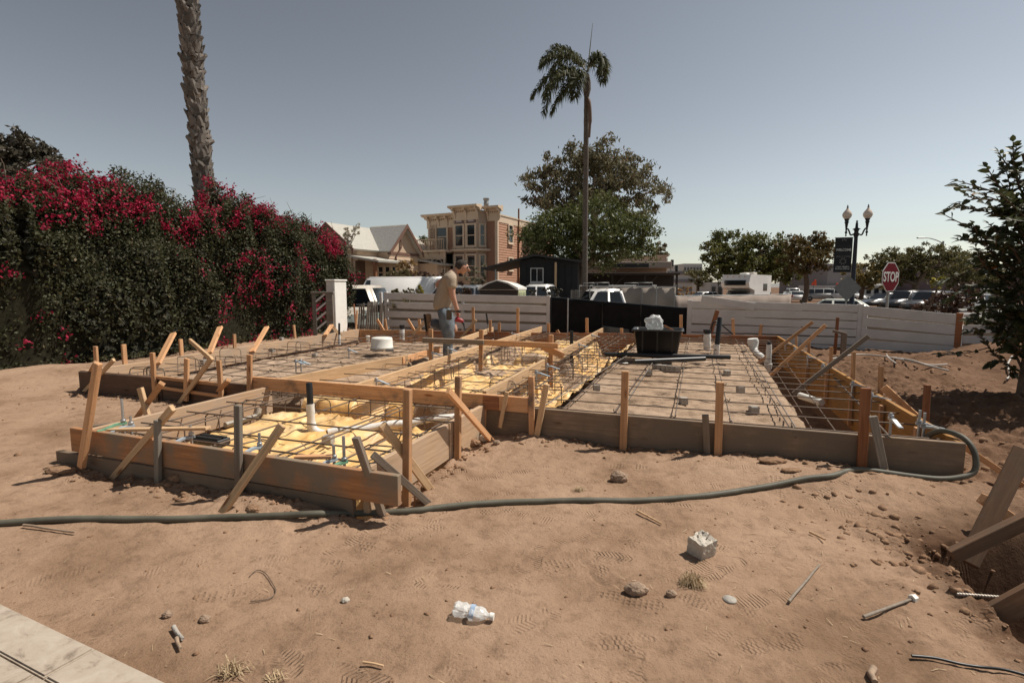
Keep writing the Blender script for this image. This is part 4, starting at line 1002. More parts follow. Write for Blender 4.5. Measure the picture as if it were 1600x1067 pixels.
def victorian():
    D = 40; c = dp(777, 450, D); g = ROAD_Z
    t = thing('victorian_house', (c.x, c.y, g), R(-26.57), 'salmon two storey wooden house with cream bay window and heavy cornice', 'house')
    Z = lambda py, d=D: dp(773, py, d).z - g
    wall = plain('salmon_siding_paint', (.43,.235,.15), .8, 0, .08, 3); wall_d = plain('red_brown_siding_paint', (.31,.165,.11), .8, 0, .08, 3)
    H = Z(336); W, Dp = 6.2, 11.0
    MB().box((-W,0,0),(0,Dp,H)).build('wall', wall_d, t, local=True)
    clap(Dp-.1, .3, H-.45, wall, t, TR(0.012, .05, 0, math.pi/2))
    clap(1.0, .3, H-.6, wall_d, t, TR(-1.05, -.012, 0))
    # corner boards, frieze, parapet of the side
    for nm_, lo_, hi_ in (('corner_board',(-.16,-.07,0),(.075,.10,H)),('frieze_board',(.02,.10,H-.5),(.07,Dp-.1,H)),('parapet_cap',(.0,.12,H),(.12,Dp,H+.10)),('corner_board',(-.02,Dp-.098,0),(.07,Dp+.03,H)),('corner_board',(-W-.05,-.07,0),(-W+.14,.05,H))):
        MB().box(lo_, hi_).build(nm_, trim, t, local=True)
    # front cornice, higher in the middle
    def cornice(x0, x1, z, dpth=.62, y0=0.0):
        m_ = MB(); m_.prism([(-dpth,z+.22),(-dpth,z+.32),(.2,z+.40),(.2,z-.02),(-.10,z-.02),(-.16,z+.10),(-dpth+.08,z+.16)], x0, x1, 0, Matrix(((0,1,0,0),(1,0,0,y0),(0,0,1,0),(0,0,0,1))))
        m_.build('cornice', trim, t, local=True)
        m_ = MB(); m_.box((x0+.2, y0-.06, z-.72), (x1-.2, y0+.0, z-.02)); m_.build('frieze', trim, t, local=True)
        d = MB(); x = x0+.22
        while x < x1-.2: d.box((x, y0-.15, z-.12), (x+.09, y0-.0601, z-.021)); x += .19
        d.build('dentil', trim_d, t, local=True, kind='stuff')
    bracket = MB().prism([(-.50,.16),(-.46,.0),(-.25,-.10),(-.14,-.32),(-.10,-.58),(-.061,-.60),(-.061,.16)], -.07, .07, 0, Matrix.Rotation(-math.pi/2, 4, 'Z') @ Matrix.Scale(-1, 4, (1,0,0)) if False else Matrix(((0,1,0,0),(1,0,0,0),(0,0,1,0),(0,0,0,1)))).mesh('bracket', trim)
    z1, z2 = H, H+.38
    cornice(-W-.35, -3.4, z1); cornice(-3.5, -.95, z2, .62, -.8); cornice(-1.0, .42, z1+.30)
    for x in (-6.1,-5.2,-4.4,-3.65): link('bracket', bracket, t, TR(x, 0, z1), True)
    for x in (-3.2,-2.2,-1.2): link('bracket', bracket, t, TR(x, -.8, z2), True)
    for x in (-.75, .25): link('bracket', bracket, t, TR(x, 0, z1+.30), True)
    # bay: two storeys
    bx0, bx1, yb = -3.35, -1.25, -.8
    MB().flat([(bx0-.35,.0),(bx0,yb),(bx1,yb),(bx1+.38,.0)], 0, z2-.02).build('bay_wall', trim_d, t, local=True)
    fl2, fl1 = Z(366, 39.3), Z(415, 39.3)
    for zc_, h_ in ((fl2, 1.5), (fl1, 1.55)):
        for x in (-2.83, -1.78): window(t, TR(x, yb-.012, zc_), .68, h_, trim, .13)
        window(t, TR(bx1+.20, yb/2-.02, zc_, math.atan2(.8,.38)), .42, h_, trim, .1); window(t, TR(bx0-.19, yb/2-.02, zc_, -math.atan2(.8,.35)), .42, h_, trim, .1)
    pm = plain('dark_carved_panel', (.16,.11,.10), .8, 0, .5, 30)
    for z in (Z(343,39.3), Z(386,39.3), Z(397,39.3)):
        for x in (-2.83,-1.78):
            MB().bbox((x-.40,yb-.05,z-.17),(x+.40,yb-.002,z+.17),.01).build('carved_panel', pm, t, local=True)
            MB().box((x-.24,yb-.065,z-.06),(x+.24,yb-.051,z+.07)).build('panel_ornament', plain('panel_relief', (.42,.36,.34), .8, 0, .4, 60), t, local=True)
    # belt course between the storeys and the porch on the left
    bz = Z(391, 39.3)
    MB().flat([(bx0-.7,-.02),(bx0-.15,yb-.28),(bx1+.15,yb-.28),(bx1+.7,-.02)], bz, bz+.16).build('belt_course', trim, t, local=True)
    MB().flat([(-W-.5,-1.9),(bx0-.1,-1.9),(bx0-.1,.0),(-W-.5,.0)], bz-.08, bz+.09).build('porch_roof', trim, t, local=True)
    MB().box((-W-.25,-1.7,bz-.62),(bx0-.2,-1.6,bz-.08)).build('porch_frieze', trim, t, local=True)
    for x in (-6.0,-5.1,-4.1): link('bracket', bracket, t, Matrix.Translation((x,-1.64,bz-.08)) @ Matrix.Scale(.6, 4), True)
    for x in (-W-.12,-4.75,bx0-.3): MB().bbox((x-.07,-1.72,.8),(x+.07,-1.58,bz-.6),.015).build('porch_post', trim, t, local=True)
    arch = MB()
    for x0, x1 in ((-W-.05,-4.82),(-4.68,bx0-.37)):
        r_ = (x1-x0)/2; cx_ = (x0+x1)/2; P = [(cx_-r_*math.cos(math.pi*i/10), bz-1.35+.72*math.sin(math.pi*i/10)) for i in range(11)]
        for i in range(10): arch.add([(P[i][0],-1.68,P[i][1]),(P[i+1][0],-1.68,P[i+1][1]),(P[i+1][0],-1.68,bz-.6 if 0<i<9 else P[i+1][1]+.12),(P[i][0],-1.68,P[i][1]+.12)],[(0,1,2,3)]) if i in (0,9) else arch.tube([(P[i][0],-1.65,P[i][1]),(P[i+1][0],-1.65,P[i+1][1])], .04, 6)
    arch.build('porch_arch', trim, t, local=True)
    MB().bbox((-W-.3,-1.9,.0),(bx0-.2,.0,.8),.02).build('porch_deck', wall_d, t, local=True)
    window(t, TR(-5.5,-.012,Z(412,40)), .8, 1.7, trim, .1); window(t, TR(-4.2,-.012,Z(412,40)), .7, 1.7, trim, .1)
    # balcony level on the left
    window(t, TR(-4.95,-.012,Z(368,41)), .95, 2.1, trim, .12, True)
    lt = MB()
    for i in range(6): lt.box((-W+.1+i*.13,-.10,Z(383,42)),(-W+.14+i*.13,-.06,Z(352,42)))
    for i in range(13): lt.box((-W+.1,-.105,Z(383,42)+i*.13),(-W+.8,-.055,Z(383,42)+i*.13+.035))
    lt.build('lattice', trim_d, t, local=True, kind='stuff')
    rl = MB(); rl.box((-W-.2,-1.75,bz+.85),(bx0-.3,-1.68,bz+.92)); x = -W-.2
    while x < bx0-.3: rl.box((x,-1.74,bz+.09),(x+.035,-1.70,bz+.85)); x += .16
    rl.build('balcony_rail', trim_d, t, local=True, kind='stuff')
    for (y, zt, zb2, w_) in ((2.1,350,382,.62),(4.7,352,384,.55),(8.2,354,392,.9)):
        dd = D+y*.894; window(t, TR(.05, y, (Z(zt,dd)+Z(zb2,dd))/2, math.pi/2), w_, Z(zt,dd)-Z(zb2,dd)-.3, trim, .12)
    for (y, zt, zb2, w_) in ((2.1,401,424,.62),(4.7,402,425,.55)):
        dd = D+y*.894; window(t, TR(.05, y, (Z(zt,dd)+Z(zb2,dd))/2, math.pi/2), w_, Z(zt,dd)-Z(zb2,dd)-.3, trim, .12)
    MB().tube([(.10,3.5,0),(.10,3.5,H+.9)], .07, 8).build('downpipe', M['wood_red'], t, local=True)
    MB().lathe([(.17,H),(.17,H+.9),(.2,H+.95),(.2,H+1.2),(.16,H+1.25),(.24,H+1.4),(.24,H+1.5)], 12, c=(-1.6,1.2,0)).build('chimney_pipe', M['grey_metal'], t, local=True)
    MB().bbox((.06,1.3,.2),(.5,2.0,1.6),.05).build('meter_box', M['white_pl'], t, local=True)
victorian()
def bungalow():
    D = 36; pk = dp(515, 348, D); g = -.4
    t = thing('bungalow', (pk.x, pk.y, g), R(-26.57), 'tan bungalow with pale roof and two gables behind the parked van', 'house')
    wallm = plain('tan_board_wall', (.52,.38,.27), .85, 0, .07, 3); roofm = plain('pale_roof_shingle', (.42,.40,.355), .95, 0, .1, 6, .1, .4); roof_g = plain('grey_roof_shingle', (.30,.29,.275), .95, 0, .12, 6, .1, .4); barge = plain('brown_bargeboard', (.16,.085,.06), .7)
    rz = pk.z-g; ez = dp(553, 389, 35).z-g; w1 = 2.35; sl = (rz-ez)/w1
    MB().prism([(-w1+.3,0),(w1-.3,0),(w1-.3,ez+.15),(0,rz-.12),(-w1+.3,ez+.15)], 0.35, 9.0).build('wall', wallm, t, local=True)
    def roof_slab(P, m, nm='roof', th=.12): 
        n_ = (P[1]-P[0]).cross(P[2]-P[0]).normalized(); n_ = n_ if n_.z > 0 else -n_
        MB().add([p for p in P]+[p-n_*th for p in P], [(0,1,2,3),(7,6,5,4),(0,4,5,1),(1,5,6,2),(2,6,7,3),(3,7,4,0)]).build(nm, m, t, local=True)
    V3 = Vector
    roof_slab([V3((0,-.3,rz)),V3((w1,-.3,ez)),V3((w1,9.2,ez)),V3((0,9.2,rz))], roofm); roof_slab([V3((0,9.2,rz)),V3((-w1,9.2,ez)),V3((-w1,-.3,ez)),V3((0,-.3,rz))], roofm)
    def barg(p, q, a, nm='bargeboard'): MB().add([p,q,q-EZ*.28,p-EZ*.28,p+a,q+a,q+a-EZ*.28,p+a-EZ*.28],[(0,1,2,3),(7,6,5,4),(0,4,5,1),(1,5,6,2),(2,6,7,3),(3,7,4,0)]).build(nm, barge, t, local=True)
    barg(V3((0,-.34,rz+.02)), V3((w1+.05,-.34,ez)), V3((0,-.06,0))); barg(V3((0,-.34,rz+.02)), V3((-w1-.05,-.34,ez)), V3((0,-.06,0)))
    # cross gable towards the right
    yc, hw, xr = 4.0, 1.85, 3.35; e2 = ez-.03; r2 = rz+.12
    MB().prism([(yc-hw+.2,0),(yc+hw-.2,0),(yc+hw-.2,e2+.1),(yc,r2-.15),(yc-hw+.2,e2+.1)], 0, xr-.35, 0, Matrix(((0,1,0,0),(1,0,0,0),(0,0,1,0),(0,0,0,1)))).build('wing_wall', wallm, t, local=True)
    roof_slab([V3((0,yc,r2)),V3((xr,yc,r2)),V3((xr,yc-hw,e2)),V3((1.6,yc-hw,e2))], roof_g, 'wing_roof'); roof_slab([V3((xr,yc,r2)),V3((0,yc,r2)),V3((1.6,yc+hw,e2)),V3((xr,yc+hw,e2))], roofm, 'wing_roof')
    barg(V3((xr+.03,yc,r2+.02)), V3((xr+.03,yc-hw-.05,e2)), V3((.06,0,0))); barg(V3((xr+.03,yc,r2+.02)), V3((xr+.03,yc+hw+.05,e2)), V3((.06,0,0)))
    MB().box((xr-.34,yc-hw+.1,ez-.25),(xr-.28,yc+hw-.1,ez-.05)).build('belt_board', barge, t, local=True)
    window(t, TR(xr-.33, yc+.35, ez-1.2, math.pi/2), .55, 1.2, trim, .1); window(t, TR(xr-.33, yc-.45, ez-1.2, math.pi/2), .55, 1.2, trim, .1)
    MB().tube([(xr-.26,yc-.95,1),(xr-.26,yc-.95,ez-.4),(xr-.26,yc-.35,ez+.3),(xr-.26,yc-.35,ez+1.1)], .06, 6).build('downpipe', barge, t, local=True)
    clap(3.3, .4, ez-.1, wallm, t, TR(xr-.34, yc-1.65, 0, math.pi/2), .2)
    # porch
    p0 = ez-.75
    roof_slab([V3((1.9,-.5,p0+.35)),V3((4.4,-.3,p0-.05)),V3((4.4,2.3,p0-.05)),V3((1.9,2.3,p0+.35))], roofm, 'porch_roof')
    MB().bbox((3.9,-.3,.0),(4.1,-.1,p0+.05),.02).build('porch_post', M['wood_red'], t, local=True); MB().box((2.05,-.2,0),(4.2,2.2,.95)).build('porch_deck', wallm, t, local=True)
    MB().box((2.06,.1,1.0),(2.10,1.0,p0)).build('door', M['ply_dark'], t, local=True)
    for y in (2.12,): 
        for x in (2.5,3.1,3.7): window(t, TR(x, y, p0-.75), .42, .75, trim, .06)
    MB().box((2.05,2.14,.9),(4.1,2.3,p0)).build('porch_back_wall', wallm, t, local=True)
    roof_slab([V3((2.6,yc+hw+.0,e2-.35)),V3((4.9,yc+hw+.1,e2-.75)),V3((4.9,yc+hw+2.2,e2-.75)),V3((2.6,yc+hw+2.2,e2-.35))], roofm, 'lean_to_roof'); MB().box((2.6,yc+hw+.2,0),(4.5,yc+hw+2.0,e2-.72)).build('lean_to_wall', wallm, t, local=True)
    window(t, TR(4.51, yc+hw+1.1, e2-1.5, math.pi/2), .6, .7, trim, .08)
    MB().box((-1.6,.24,.2),(1.6,.3,ez-.1)).build('front_shadow_wall', wallm, t, local=True); window(t, TR(.6,.23,ez-1.1), .8, 1.2, trim, .1)
    st = MB()
    for i in range(5): st.box((2.2,-.3-.28*(i+1),0),(3.6,-.3-.28*i,.95-.18*i))
    st.build('stairs', wallm, t, local=True)
bungalow()
# black shed house
D = 33; c = dp(812, 450, D); g = ROAD_Z
t = thing('shed_house', (c.x, c.y, g), R(-12), 'low black house with a white framed window beside the ficus', 'house')
blkw = plain('black_board_wall', (.020,.019,.020), .8, 0, .2, 3); dkr = plain('dark_roof', (.045,.043,.042), .8)
zt = dp(835, 401, D).z-g; ze = dp(835, 411, D).z-g
MB().prism([(0,0),(3.6,0),(3.6,ze),(1.0,zt-.05),(0,ze+.1)], 0, 5).build('wall', blkw, t, local=True)
for i in range(9): MB().box((.02+i*.4,-.03,.1),(.05+i*.4,-.001,ze)).build('batten', blkw, t, local=True)
MB().add([(-2.3,-.6,ze-.42),(1.0,-.6,zt),(3.9,-.6,ze-.02),(3.9,5.2,ze-.02),(1.0,5.2,zt),(-2.3,5.2,ze-.42),(-2.3,-.6,ze-.32),(1.0,-.6,zt+.12),(3.9,-.6,ze+.1),(3.9,5.2,ze+.1),(1.0,5.2,zt+.12),(-2.3,5.2,ze-.32)],
   [(6,7,10,11),(7,8,9,10),(1,0,5,4),(2,1,4,3),(0,1,7,6),(1,2,8,7),(3,4,10,9),(4,5,11,10),(5,0,6,11),(2,3,9,8)]).build('roof', dkr, t, local=True)
window(t, TR(1.1,-.03,dp(831,430,D).z-g), .72, .78, M['white_paint'], .05, False); MB().box((1.08,-.06,dp(831,430,D).z-g-.39),(1.12,-.03,dp(831,430,D).z-g+.39)).build('mullion', M['white_paint'], t, local=True)
MB().bbox((2.25,-.5,0),(2.37,-.38,ze),.01).build('porch_post', WL, t, local=True); MB().bbox((-1.5,-.4,0),(-1.42,-.32,ze-.4),.01).build('porch_post', M['grey_metal'], t, local=True)
# beige commercial building with a carport
D = 42; c = dp(1040, 450, D)
t = thing('beige_building', (c.x, c.y, g), R(-8), 'beige flat roofed building with a sunlit white end right of the ficus', 'building')
bei = plain('beige_stucco', (.42,.33,.275), .9, 0, .06, 1); zt = dp(1040, 401, D).z-g; z2 = dp(1040, 419, D).z-g
MB().box((-3.6,0,0),(0,9,zt)).build('wall', bei, t, local=True); MB().box((-8.5,.6,0),(-3.602,9,z2)).build('low_wing', bei, t, local=True)
MB().box((0.003,-.05,0),(.10,9,zt-.1)).build('end_wall', M['white_wall'], t, local=True); MB().box((-3.7,-.12,zt),(.16,9.1,zt+.12)).build('parapet', bei, t, local=True)
MB().bbox((-5.6,-2.2,z2-.05),(.1,-.0,z2+.42),.02).build('canopy', bei, t, local=True); MB().box((-4.3,-2.23,z2+.0),(-1.6,-2.2,z2+.27)).build('sign_recess', M['black_pl'], t, local=True)
t2 = thing('carport', (c.x-3.2, c.y-3.2, g), R(-8), 'dark timber carport with braced posts before the beige building', 'carport')
zc_ = dp(1000, 428, D-3).z-g; wdk = plain('dark_timber', (.035,.030,.028), .85)
MB().bbox((-4.2,-1.2,zc_-.1),(3.0,1.6,zc_+.05),.02).build('roof', wdk, t2, local=True); MB().box((-4.2,1.5,0),(3.0,1.58,zc_-.1)).build('back_wall', wdk, t2, local=True)
for x in (-4.0,-1.7,.6,2.8):
    MB().bbox((x-.07,-1.1,0),(x+.07,-.96,zc_-.1),.01).build('post', wdk, t2, local=True)
    if x < 2.8: MB().tube([(x,-1.03,zc_-1.0),(x+.9,-1.03,zc_-.12)], .05, 6).build('brace', wdk, t2, local=True)
# far buildings
def far_block(name, label, px0, px1, pytop, D, mats, bands=0, depth=14, win=None, zb=None):
    a, b = dp(px0, 450, D), dp(px1, 450, D); h = dp(px0, pytop, D).z - g
    t = thing(name, (a.x, a.y, g), 0, label, 'building'); w = b.x-a.x
    MB().box((0,0,0),(w,depth,h)).build('wall', mats[0], t, local=True)
    for i in range(bands): MB().box((-.2,-.4,h*(i+.55)/bands),(w+.2,-.001,h*(i+.95)/bands)).build('parapet_band', mats[1], t, local=True)
    if win:
        for i in range(win[0]):
            for j in range(win[1]):
                x = w*(i+.5)/win[0]; z = h*(j+.5)/win[1]; f = MB().box((x-w/win[0]*.32,-.08,z-h/win[1]*.28),(x+w/win[0]*.32,.0,z+h/win[1]*.28)).build('window', M['grey_metal'], t, local=True); MB().box((x-w/win[0]*.28,-.1,z-h/win[1]*.24),(x+w/win[0]*.28,-.081,z+h/win[1]*.24)).build('pane', M['glass'], f, local=True)
    return t
palec = plain('pale_far_wall', (.46,.46,.45), .9, 0, .05, .3); dkc = plain('grey_far_band', (.17,.17,.185), .9, 0, .05, .3)
far_block('parking_deck', 'pale parking deck with grey bands far off behind the little bushy tree', 1040, 1092, 423, 120, (palec, dkc), 3)
far_block('far_tower', 'pale grey block rising behind the parking deck', 1067, 1096, 412, 150, (palec, dkc), 0, 20, (6, 2))
far_block('grey_building', 'plain grey building across the far street behind the black banner', 1292, 1352, 412, 112, (plain('grey_far_wall', (.20,.175,.175), .9, 0, .06, .2), dkc), 0, 20)
far_block('red_roof_building', 'low building with a dull red roof left of the grey building', 1268, 1296, 431, 125, (plain('brick_far_wall', (.25,.16,.13), .9, 0, .2, .5), plain('dull_red_roof', (.27,.10,.085), .8)), 1, 14, (4, 1))
far_block('maroon_building', 'dark maroon building behind the near tree at the right', 1505, 1535, 401, 92, (plain('maroon_wall', (.17,.115,.115), .85, 0, .06, .3), dkc), 0, 20)
far_block('maroon_building', 'long low maroon building under the near tree at the right edge', 1528, 1720, 414, 90, (plain('maroon_wall_dark', (.11,.06,.055), .85, 0, .06, .3), dkc), 0, 20, (12, 2))
far_block('white_store', 'low white store front far behind the parked dark cars', 1290, 1400, 446, 105, (palec, dkc), 0, 10, (9, 1))
far_block('white_store', 'small pale shed behind the white camper', 1110, 1130, 441, 80, (palec, dkc), 0, 8, (2, 1))
# hills behind everything
hv, hf = [], []
for i in range(81):
    a = R(-70+140*i/80); rr2 = 900; z = 14+10*mnoise.noise(Vector((i*.23, 0, 0)))+6*mnoise.noise(Vector((i*.7, 3, 0)))
    hv += [(rr2*math.sin(a), rr2*math.cos(a), -2), (rr2*1.1*math.sin(a), rr2*1.1*math.cos(a), max(3, z*.62)), (rr2*1.5*math.sin(a), rr2*1.5*math.cos(a), -2)]
for i in range(80): k = i*3; hf += [(k,k+3,k+4,k+1),(k+1,k+4,k+5,k+2)]
MB().add(hv, hf, 0, True).build('hills', plain('hazy_hill', (.23,.225,.21), 1, 0, .1, .01), kind='structure')
# ------------------------------------------------------------ foundation forms
fw = thing('foundation_formwork', S(4.3, 0), 0, 'timber foundation formwork of boards, stakes and braces around the rebar and sand', 'formwork')
WF, WL, WR, WG = M['wood_fresh'], M['wood_light'], M['wood_red'], M['wood_grey']
def fboard(p0, p1, h, mat, t=.038, nm='form_board'): return beam(nm, p0, p1, t, h, mat, fw, EZ, below=True)
vr = lambda v, z=T: S(UW + v*(u_br-UW)/v_br, v, z)
# front right, right, back, left, left front
fboard(S(BX1+.02, -.02, T), S(UW+.02, -.02, T), .31, M['wood_form'])
fboard(vr(.0), vr(v_br), .52, M['ply'])
fboard(S(u_br, v_br+.02, T), S(4.3, back_v(4.3)+.02, T), .34, WR)
fboard(S(4.28, back_v(4.3)+.02, T-.012), S(1.0, back_v(1.0)+.02, T-.012), .32, WR)
fboard(S(1.02, back_v(1.0)+.02, T-.006), S(u_bl, v_bl+.02, T-.006), .32, WF)
fboard(S(-.02, .0, T), BL + EZ*0, .26, M['wood_face'])
fboard(S(-.05, -.02, T), S(2.72, -.02, T), .29, M['ply_dark'])
fboard(S(-.05, -.045, T-.006), S(1.35, -.045, T-.006), .285, M['ply_dark'], .02)
beam('batten', on_v(243, 589, -.06), on_v(348, 601, -.06), .03, .035, WF, fw)
beam('batten', on_v(245, 604, -.06), on_v(345, 619, -.06), .03, .035, WF, fw)
# header across the opening above the left box, laid on the front line
HB0, HB1 = on_v(393, 588, -.05), on_v(826, 621, -.05)
fboard(HB0, HB1, .13, WF)
fboard(S(BX1+.01, -.06, HB1.z-.002), S(BX1+.16, -.06, HB1.z-.004), .125, WR, .03)
# left box
fboard(on_v(113, 667, BXV-.03), on_v(624, 742, BXV-.03), .175, M['wood_box'])
fboard(S(BX0-.3, BXV-.025, T-.178), S(BX1-.06, BXV-.025, T-.178), .19, M['wood_form'])
fboard(S(BX1, BXV, T), S(BX1, -.75, T), .27, M['wood_face'])
fboard(S(BX1+.006, -.74, T+.004), S(BX1+.006, -.04, T), .29, M['wood_face'])
fboard(S(BX0, BXV, T), S(BX0-.03, -.02, T), .27, M['wood_face'])
fboard(S(BX0-.19, BXV+.02, T-.01), S(BX0-.03, BXV+.3, T-.01), .07, WG, .02)
beam('loose_batten', on_v(167, 674, BXV+.02)+EZ*.012, on_v(326, 671.5, BXV+.13)+EZ*.012, .05, .02, WL, fw)
beam('loose_batten', on_v(462, 717, BXV+.03)+EZ*.012, on_v(520, 716, BXV+.10)+EZ*.012, .05, .02, WF, fw)

def stake(a, b, plane, wide=.056, thick=.03, mat=WF, down=.12, nm='stake'):
    """a = top pixel, b = bottom pixel, both in one vertical plane"""
    k, w = plane
    f = (lambda px, py: on_v(px, py, w)) if k == 'v' else (lambda px, py: on_u(px, py, w))
    p1, p0 = f(*a), f(*b); d = (p0-p1).normalized()
    return beam(nm, p0 + d*down, p1, thick, wide, mat, fw, EU if k == 'v' else EV)
def brace(a, b, plane, wide=.048, thick=.03, mat=WF, up=None, over=0.0, zb=None):
    """from a point on the forms down to the ground"""
    k, w = plane
    p1 = on_v(*a, w) if k == 'v' else on_u(*a, w)
    p0 = on_ground(*b) if zb is None else gp(*b, zb)
    d = (p0-p1).normalized()
    return beam('brace', p0 + d*.05, p1 - d*over, thick, wide, mat, fw, up or (EU if k == 'v' else EV))
FRP, LRP, FLP, RLP = ('v', -.065), ('v', -.085), ('v', BXV-.075), ('u', BX1+.045)
stake((977,580), (974,692), FRP); stake((1125,597), (1122,702), FRP, mat=WF)
stake((1353,606), (1346,732), FRP, .06, mat=WR); stake((830,588), (831,670), FRP, .05, mat=WF)
stake((757,633), (755,674), ('v', -.05), .042, mat=WF)
stake((792,612), (781,668), ('v', -.1), .036, .018, mat=WL, down=0)
brace((854,600), (839,681), ('v', -.10), mat=WL); brace((1102,648), (1105,710), ('v', -.12), mat=WG); brace((1364,650), (1382,738), ('v', -.14), mat=M['wood_old'])
stake((637,608), (636,760), ('v', BXV+.22), .046, .04, mat=WF)
stake((716,588), (715,716), ('u', BX1+.06), .038, .045, mat=WF)
brace((700,610), (767,688), ('u', BX1+.11), mat=WF, up=EZ); brace((597,663), (672,765), ('v', BXV+.12), mat=WL, up=EZ)
brace((583,710), (668,786), ('v', BXV-.02), .042, mat=WG, up=EZ)
brace((556,683), (598,806), ('v', BXV-.10), .045, mat=WG); brace((441,664), (349,800), FLP, .046, mat=WL)
stake((372,633), (373,750), FLP, .045, mat=M['wood_old']); stake((246,656), (247,742), FLP, .04, mat=M['wood_old'])
brace((270,637), (176,749), ('v', BXV-.05), .046, mat=WL); stake((153,567), (131,706), ('v', BXV-.11), .05, .035, mat=WF)
stake((219,606), (232,655), ('v', -1.0), .058, mat=WL); brace((253,599), (212,655), ('v', -1.2), mat=WF)
for a, b in (((238,551),(242,612)), ((292,560),(291,610)), ((342,563),(346,622)), ((390,554),(390,612))): stake(a, b, LRP, mat=WF)
brace((331,559), (281,630), ('v', -.13), mat=WL); brace((357,594), (330,623), ('v', -.35), .045, mat=WF)
brace((150,566), (129,604), ('v', -.14), .045, mat=WF); brace((178,562), (131,613), ('v', -.1), .042, mat=WL)
beam('brace', on_v(297,532,.35), on_v(331,562,-.04), .03, .05, WL, fw, EZ)
stake((149,541), (152,585), ('v', .12), .055, mat=WF)
LSP = ('u', -.12)
def lstake(a, b, uu, **k): return stake(a, b, ('u', uu), **k)
lstake((193,538), (196,575), -.12, mat=WF); lstake((282,530), (284,558), -.22); lstake((366,522), (367,549), -.36, wide=.055); lstake((459,508), (461,528), -.5, wide=.055)
for a, b, uu in (((271,521),(246,569),-.2), ((344,511),(327,552),-.3), ((417,511),(394,550),-.42), ((518,508),(508,524),-.62)):
    p1, p0 = on_u(*a, uu-.15), on_u(*b, uu+.2)
    beam('brace', p0, p1, .038, .085, WF, fw, EU)
beam('brace', on_u(518,509,-.77), on_u(532,524,-.4), .03, .07, WL, fw, EU)
def bstake(a, b, off=.07, tilt=0.0, **k):
    A, B = S(0, back_v(0)+off), S(8, back_v(8)+off)
    p1, p0 = lp(*a, A, B), lp(*b, A, B); d = (p0-p1).normalized()
    return beam('stake', p0+d*.2, p1, k.get('thick', .03), k.get('wide', .065), k.get('mat', WF), fw, EU)
for a, b in (((601,498),(604,516)), ((655,499),(656,516)), ((739,480),(740,519)), ((766,500),(766,519)), ((809,481),(809,521)), ((857,505),(857,523)),
             ((917,497),(917,527)), ((971,513),(971,524)), ((1064,492),(1064,523)), ((1145,498),(1146,524)), ((780,504),(780,519))): bstake(a, b)
for a, b in (((589,499),(599,516)), ((637,499),(647,516)), ((870,516),(875,524)), ((1190,507),(1187,525))): bstake(a, b, .11, mat=WF)
for a, b in (((672,494),(655,512)), ((744,500),(728,519))): bstake(a, b, -.1, mat=WL, wide=.06)
bstake((1121,485), (1110,521), .12, mat=WR, wide=.09)
for a, b in (((1299,542),(1299,572)), ((1334,550),(1334,592)), ((1264,531),(1265,550)), ((1377,572),(1377,618)), ((1449,601),(1447,662)), ((1244,524),(1245,535))):
    # stakes stand along the outside of the right form
    A, B = vr(0)+EU*.07, vr(v_br)+EU*.07
    p1, p0 = lp(*a, A, B), lp(*b, A, B)
    beam('stake', p0-EZ*.25, p1, .034, .058, WF if a[0] != 1449 else WR, fw, EV)
beam('brace', vr(1.62)+EU*.32-EZ*.2, vr(1.70)+EU*.06+EZ*.06, .038, .07, WF, fw, EZ)
beam('brace', vr(.2)+EU*.45-EZ*.32, vr(.2)+EU*.03-EZ*.03, .038, .08, WF, fw, EV)
# long props across the right trench
for top, bot in (((1357,525),(1245,611)), ((1290,508),(1207,584)), ((1270,503),(1186,566))):
    p0 = gp(*bot, .11); n_ = EU; tt = (top[0]-800)/FPX
    s_ = (tt*p0.y*1.0 - p0.x)/(n_.x - tt*n_.y); y_ = p0.y + n_.y*s_
    p1 = dp(top[0], top[1], y_)
    beam('prop', p0-(p1-p0).normalized()*.05, p1, .038, .045, WG if top[0] > 1350 else WF, fw, EZ)
# inner trench studs of the right form
for v in (.55, 1.35, 2.3, 3.4, 4.6): 
    p = vr(v)-EU*.05; beam('stud', p+EZ*(-.48), p+EZ*(-.02 if v > 2 else -.05), .03, .05, WF, fw, EV)

# long beams hung over the middle footings, and the loose cross board
def longb(a, b, z, h, mat, w=.038): return beam('grade_beam_form', gp(*a, z), gp(*b, z), w, h, mat, fw, EZ, below=True)
ZB = T+.05
longb((430,592), (636,554), ZB, .135, WL); longb((628,558), (687,541), ZB-.02, .10, WF)
longb((548,602), (846,510), ZB, .135, WL); longb((757,611), (943,511.5), ZB, .135, WL)
longb((720,528), (770,511), ZB, .11, WL)
cb0, cb1 = dp(662,531.5,7.6), dp(757,535,7.35); cb2 = dp(872,540.5,7.05)
beam('cross_board', cb0, cb1, .09, .07, WG, fw); beam('cross_board', cb1+EV*.03-(cb1-cb0).normalized()*.3, cb2, .05, .075, WF, fw)
for (a, b, y) in (((673,514),(674,566),7.66), ((752,515),(751,560),7.45), ((861,523),(861,566),7.18)):
    p1, p0 = dp(*a, y), dp(*b, y); beam('stake', Vector((p0.x,p0.y,-.1)), p1, .038, .06, WF, fw, EU)
beam('brace', dp(847,541,7.3), dp(880,556,7.0), .038, .09, WF, fw, EZ)

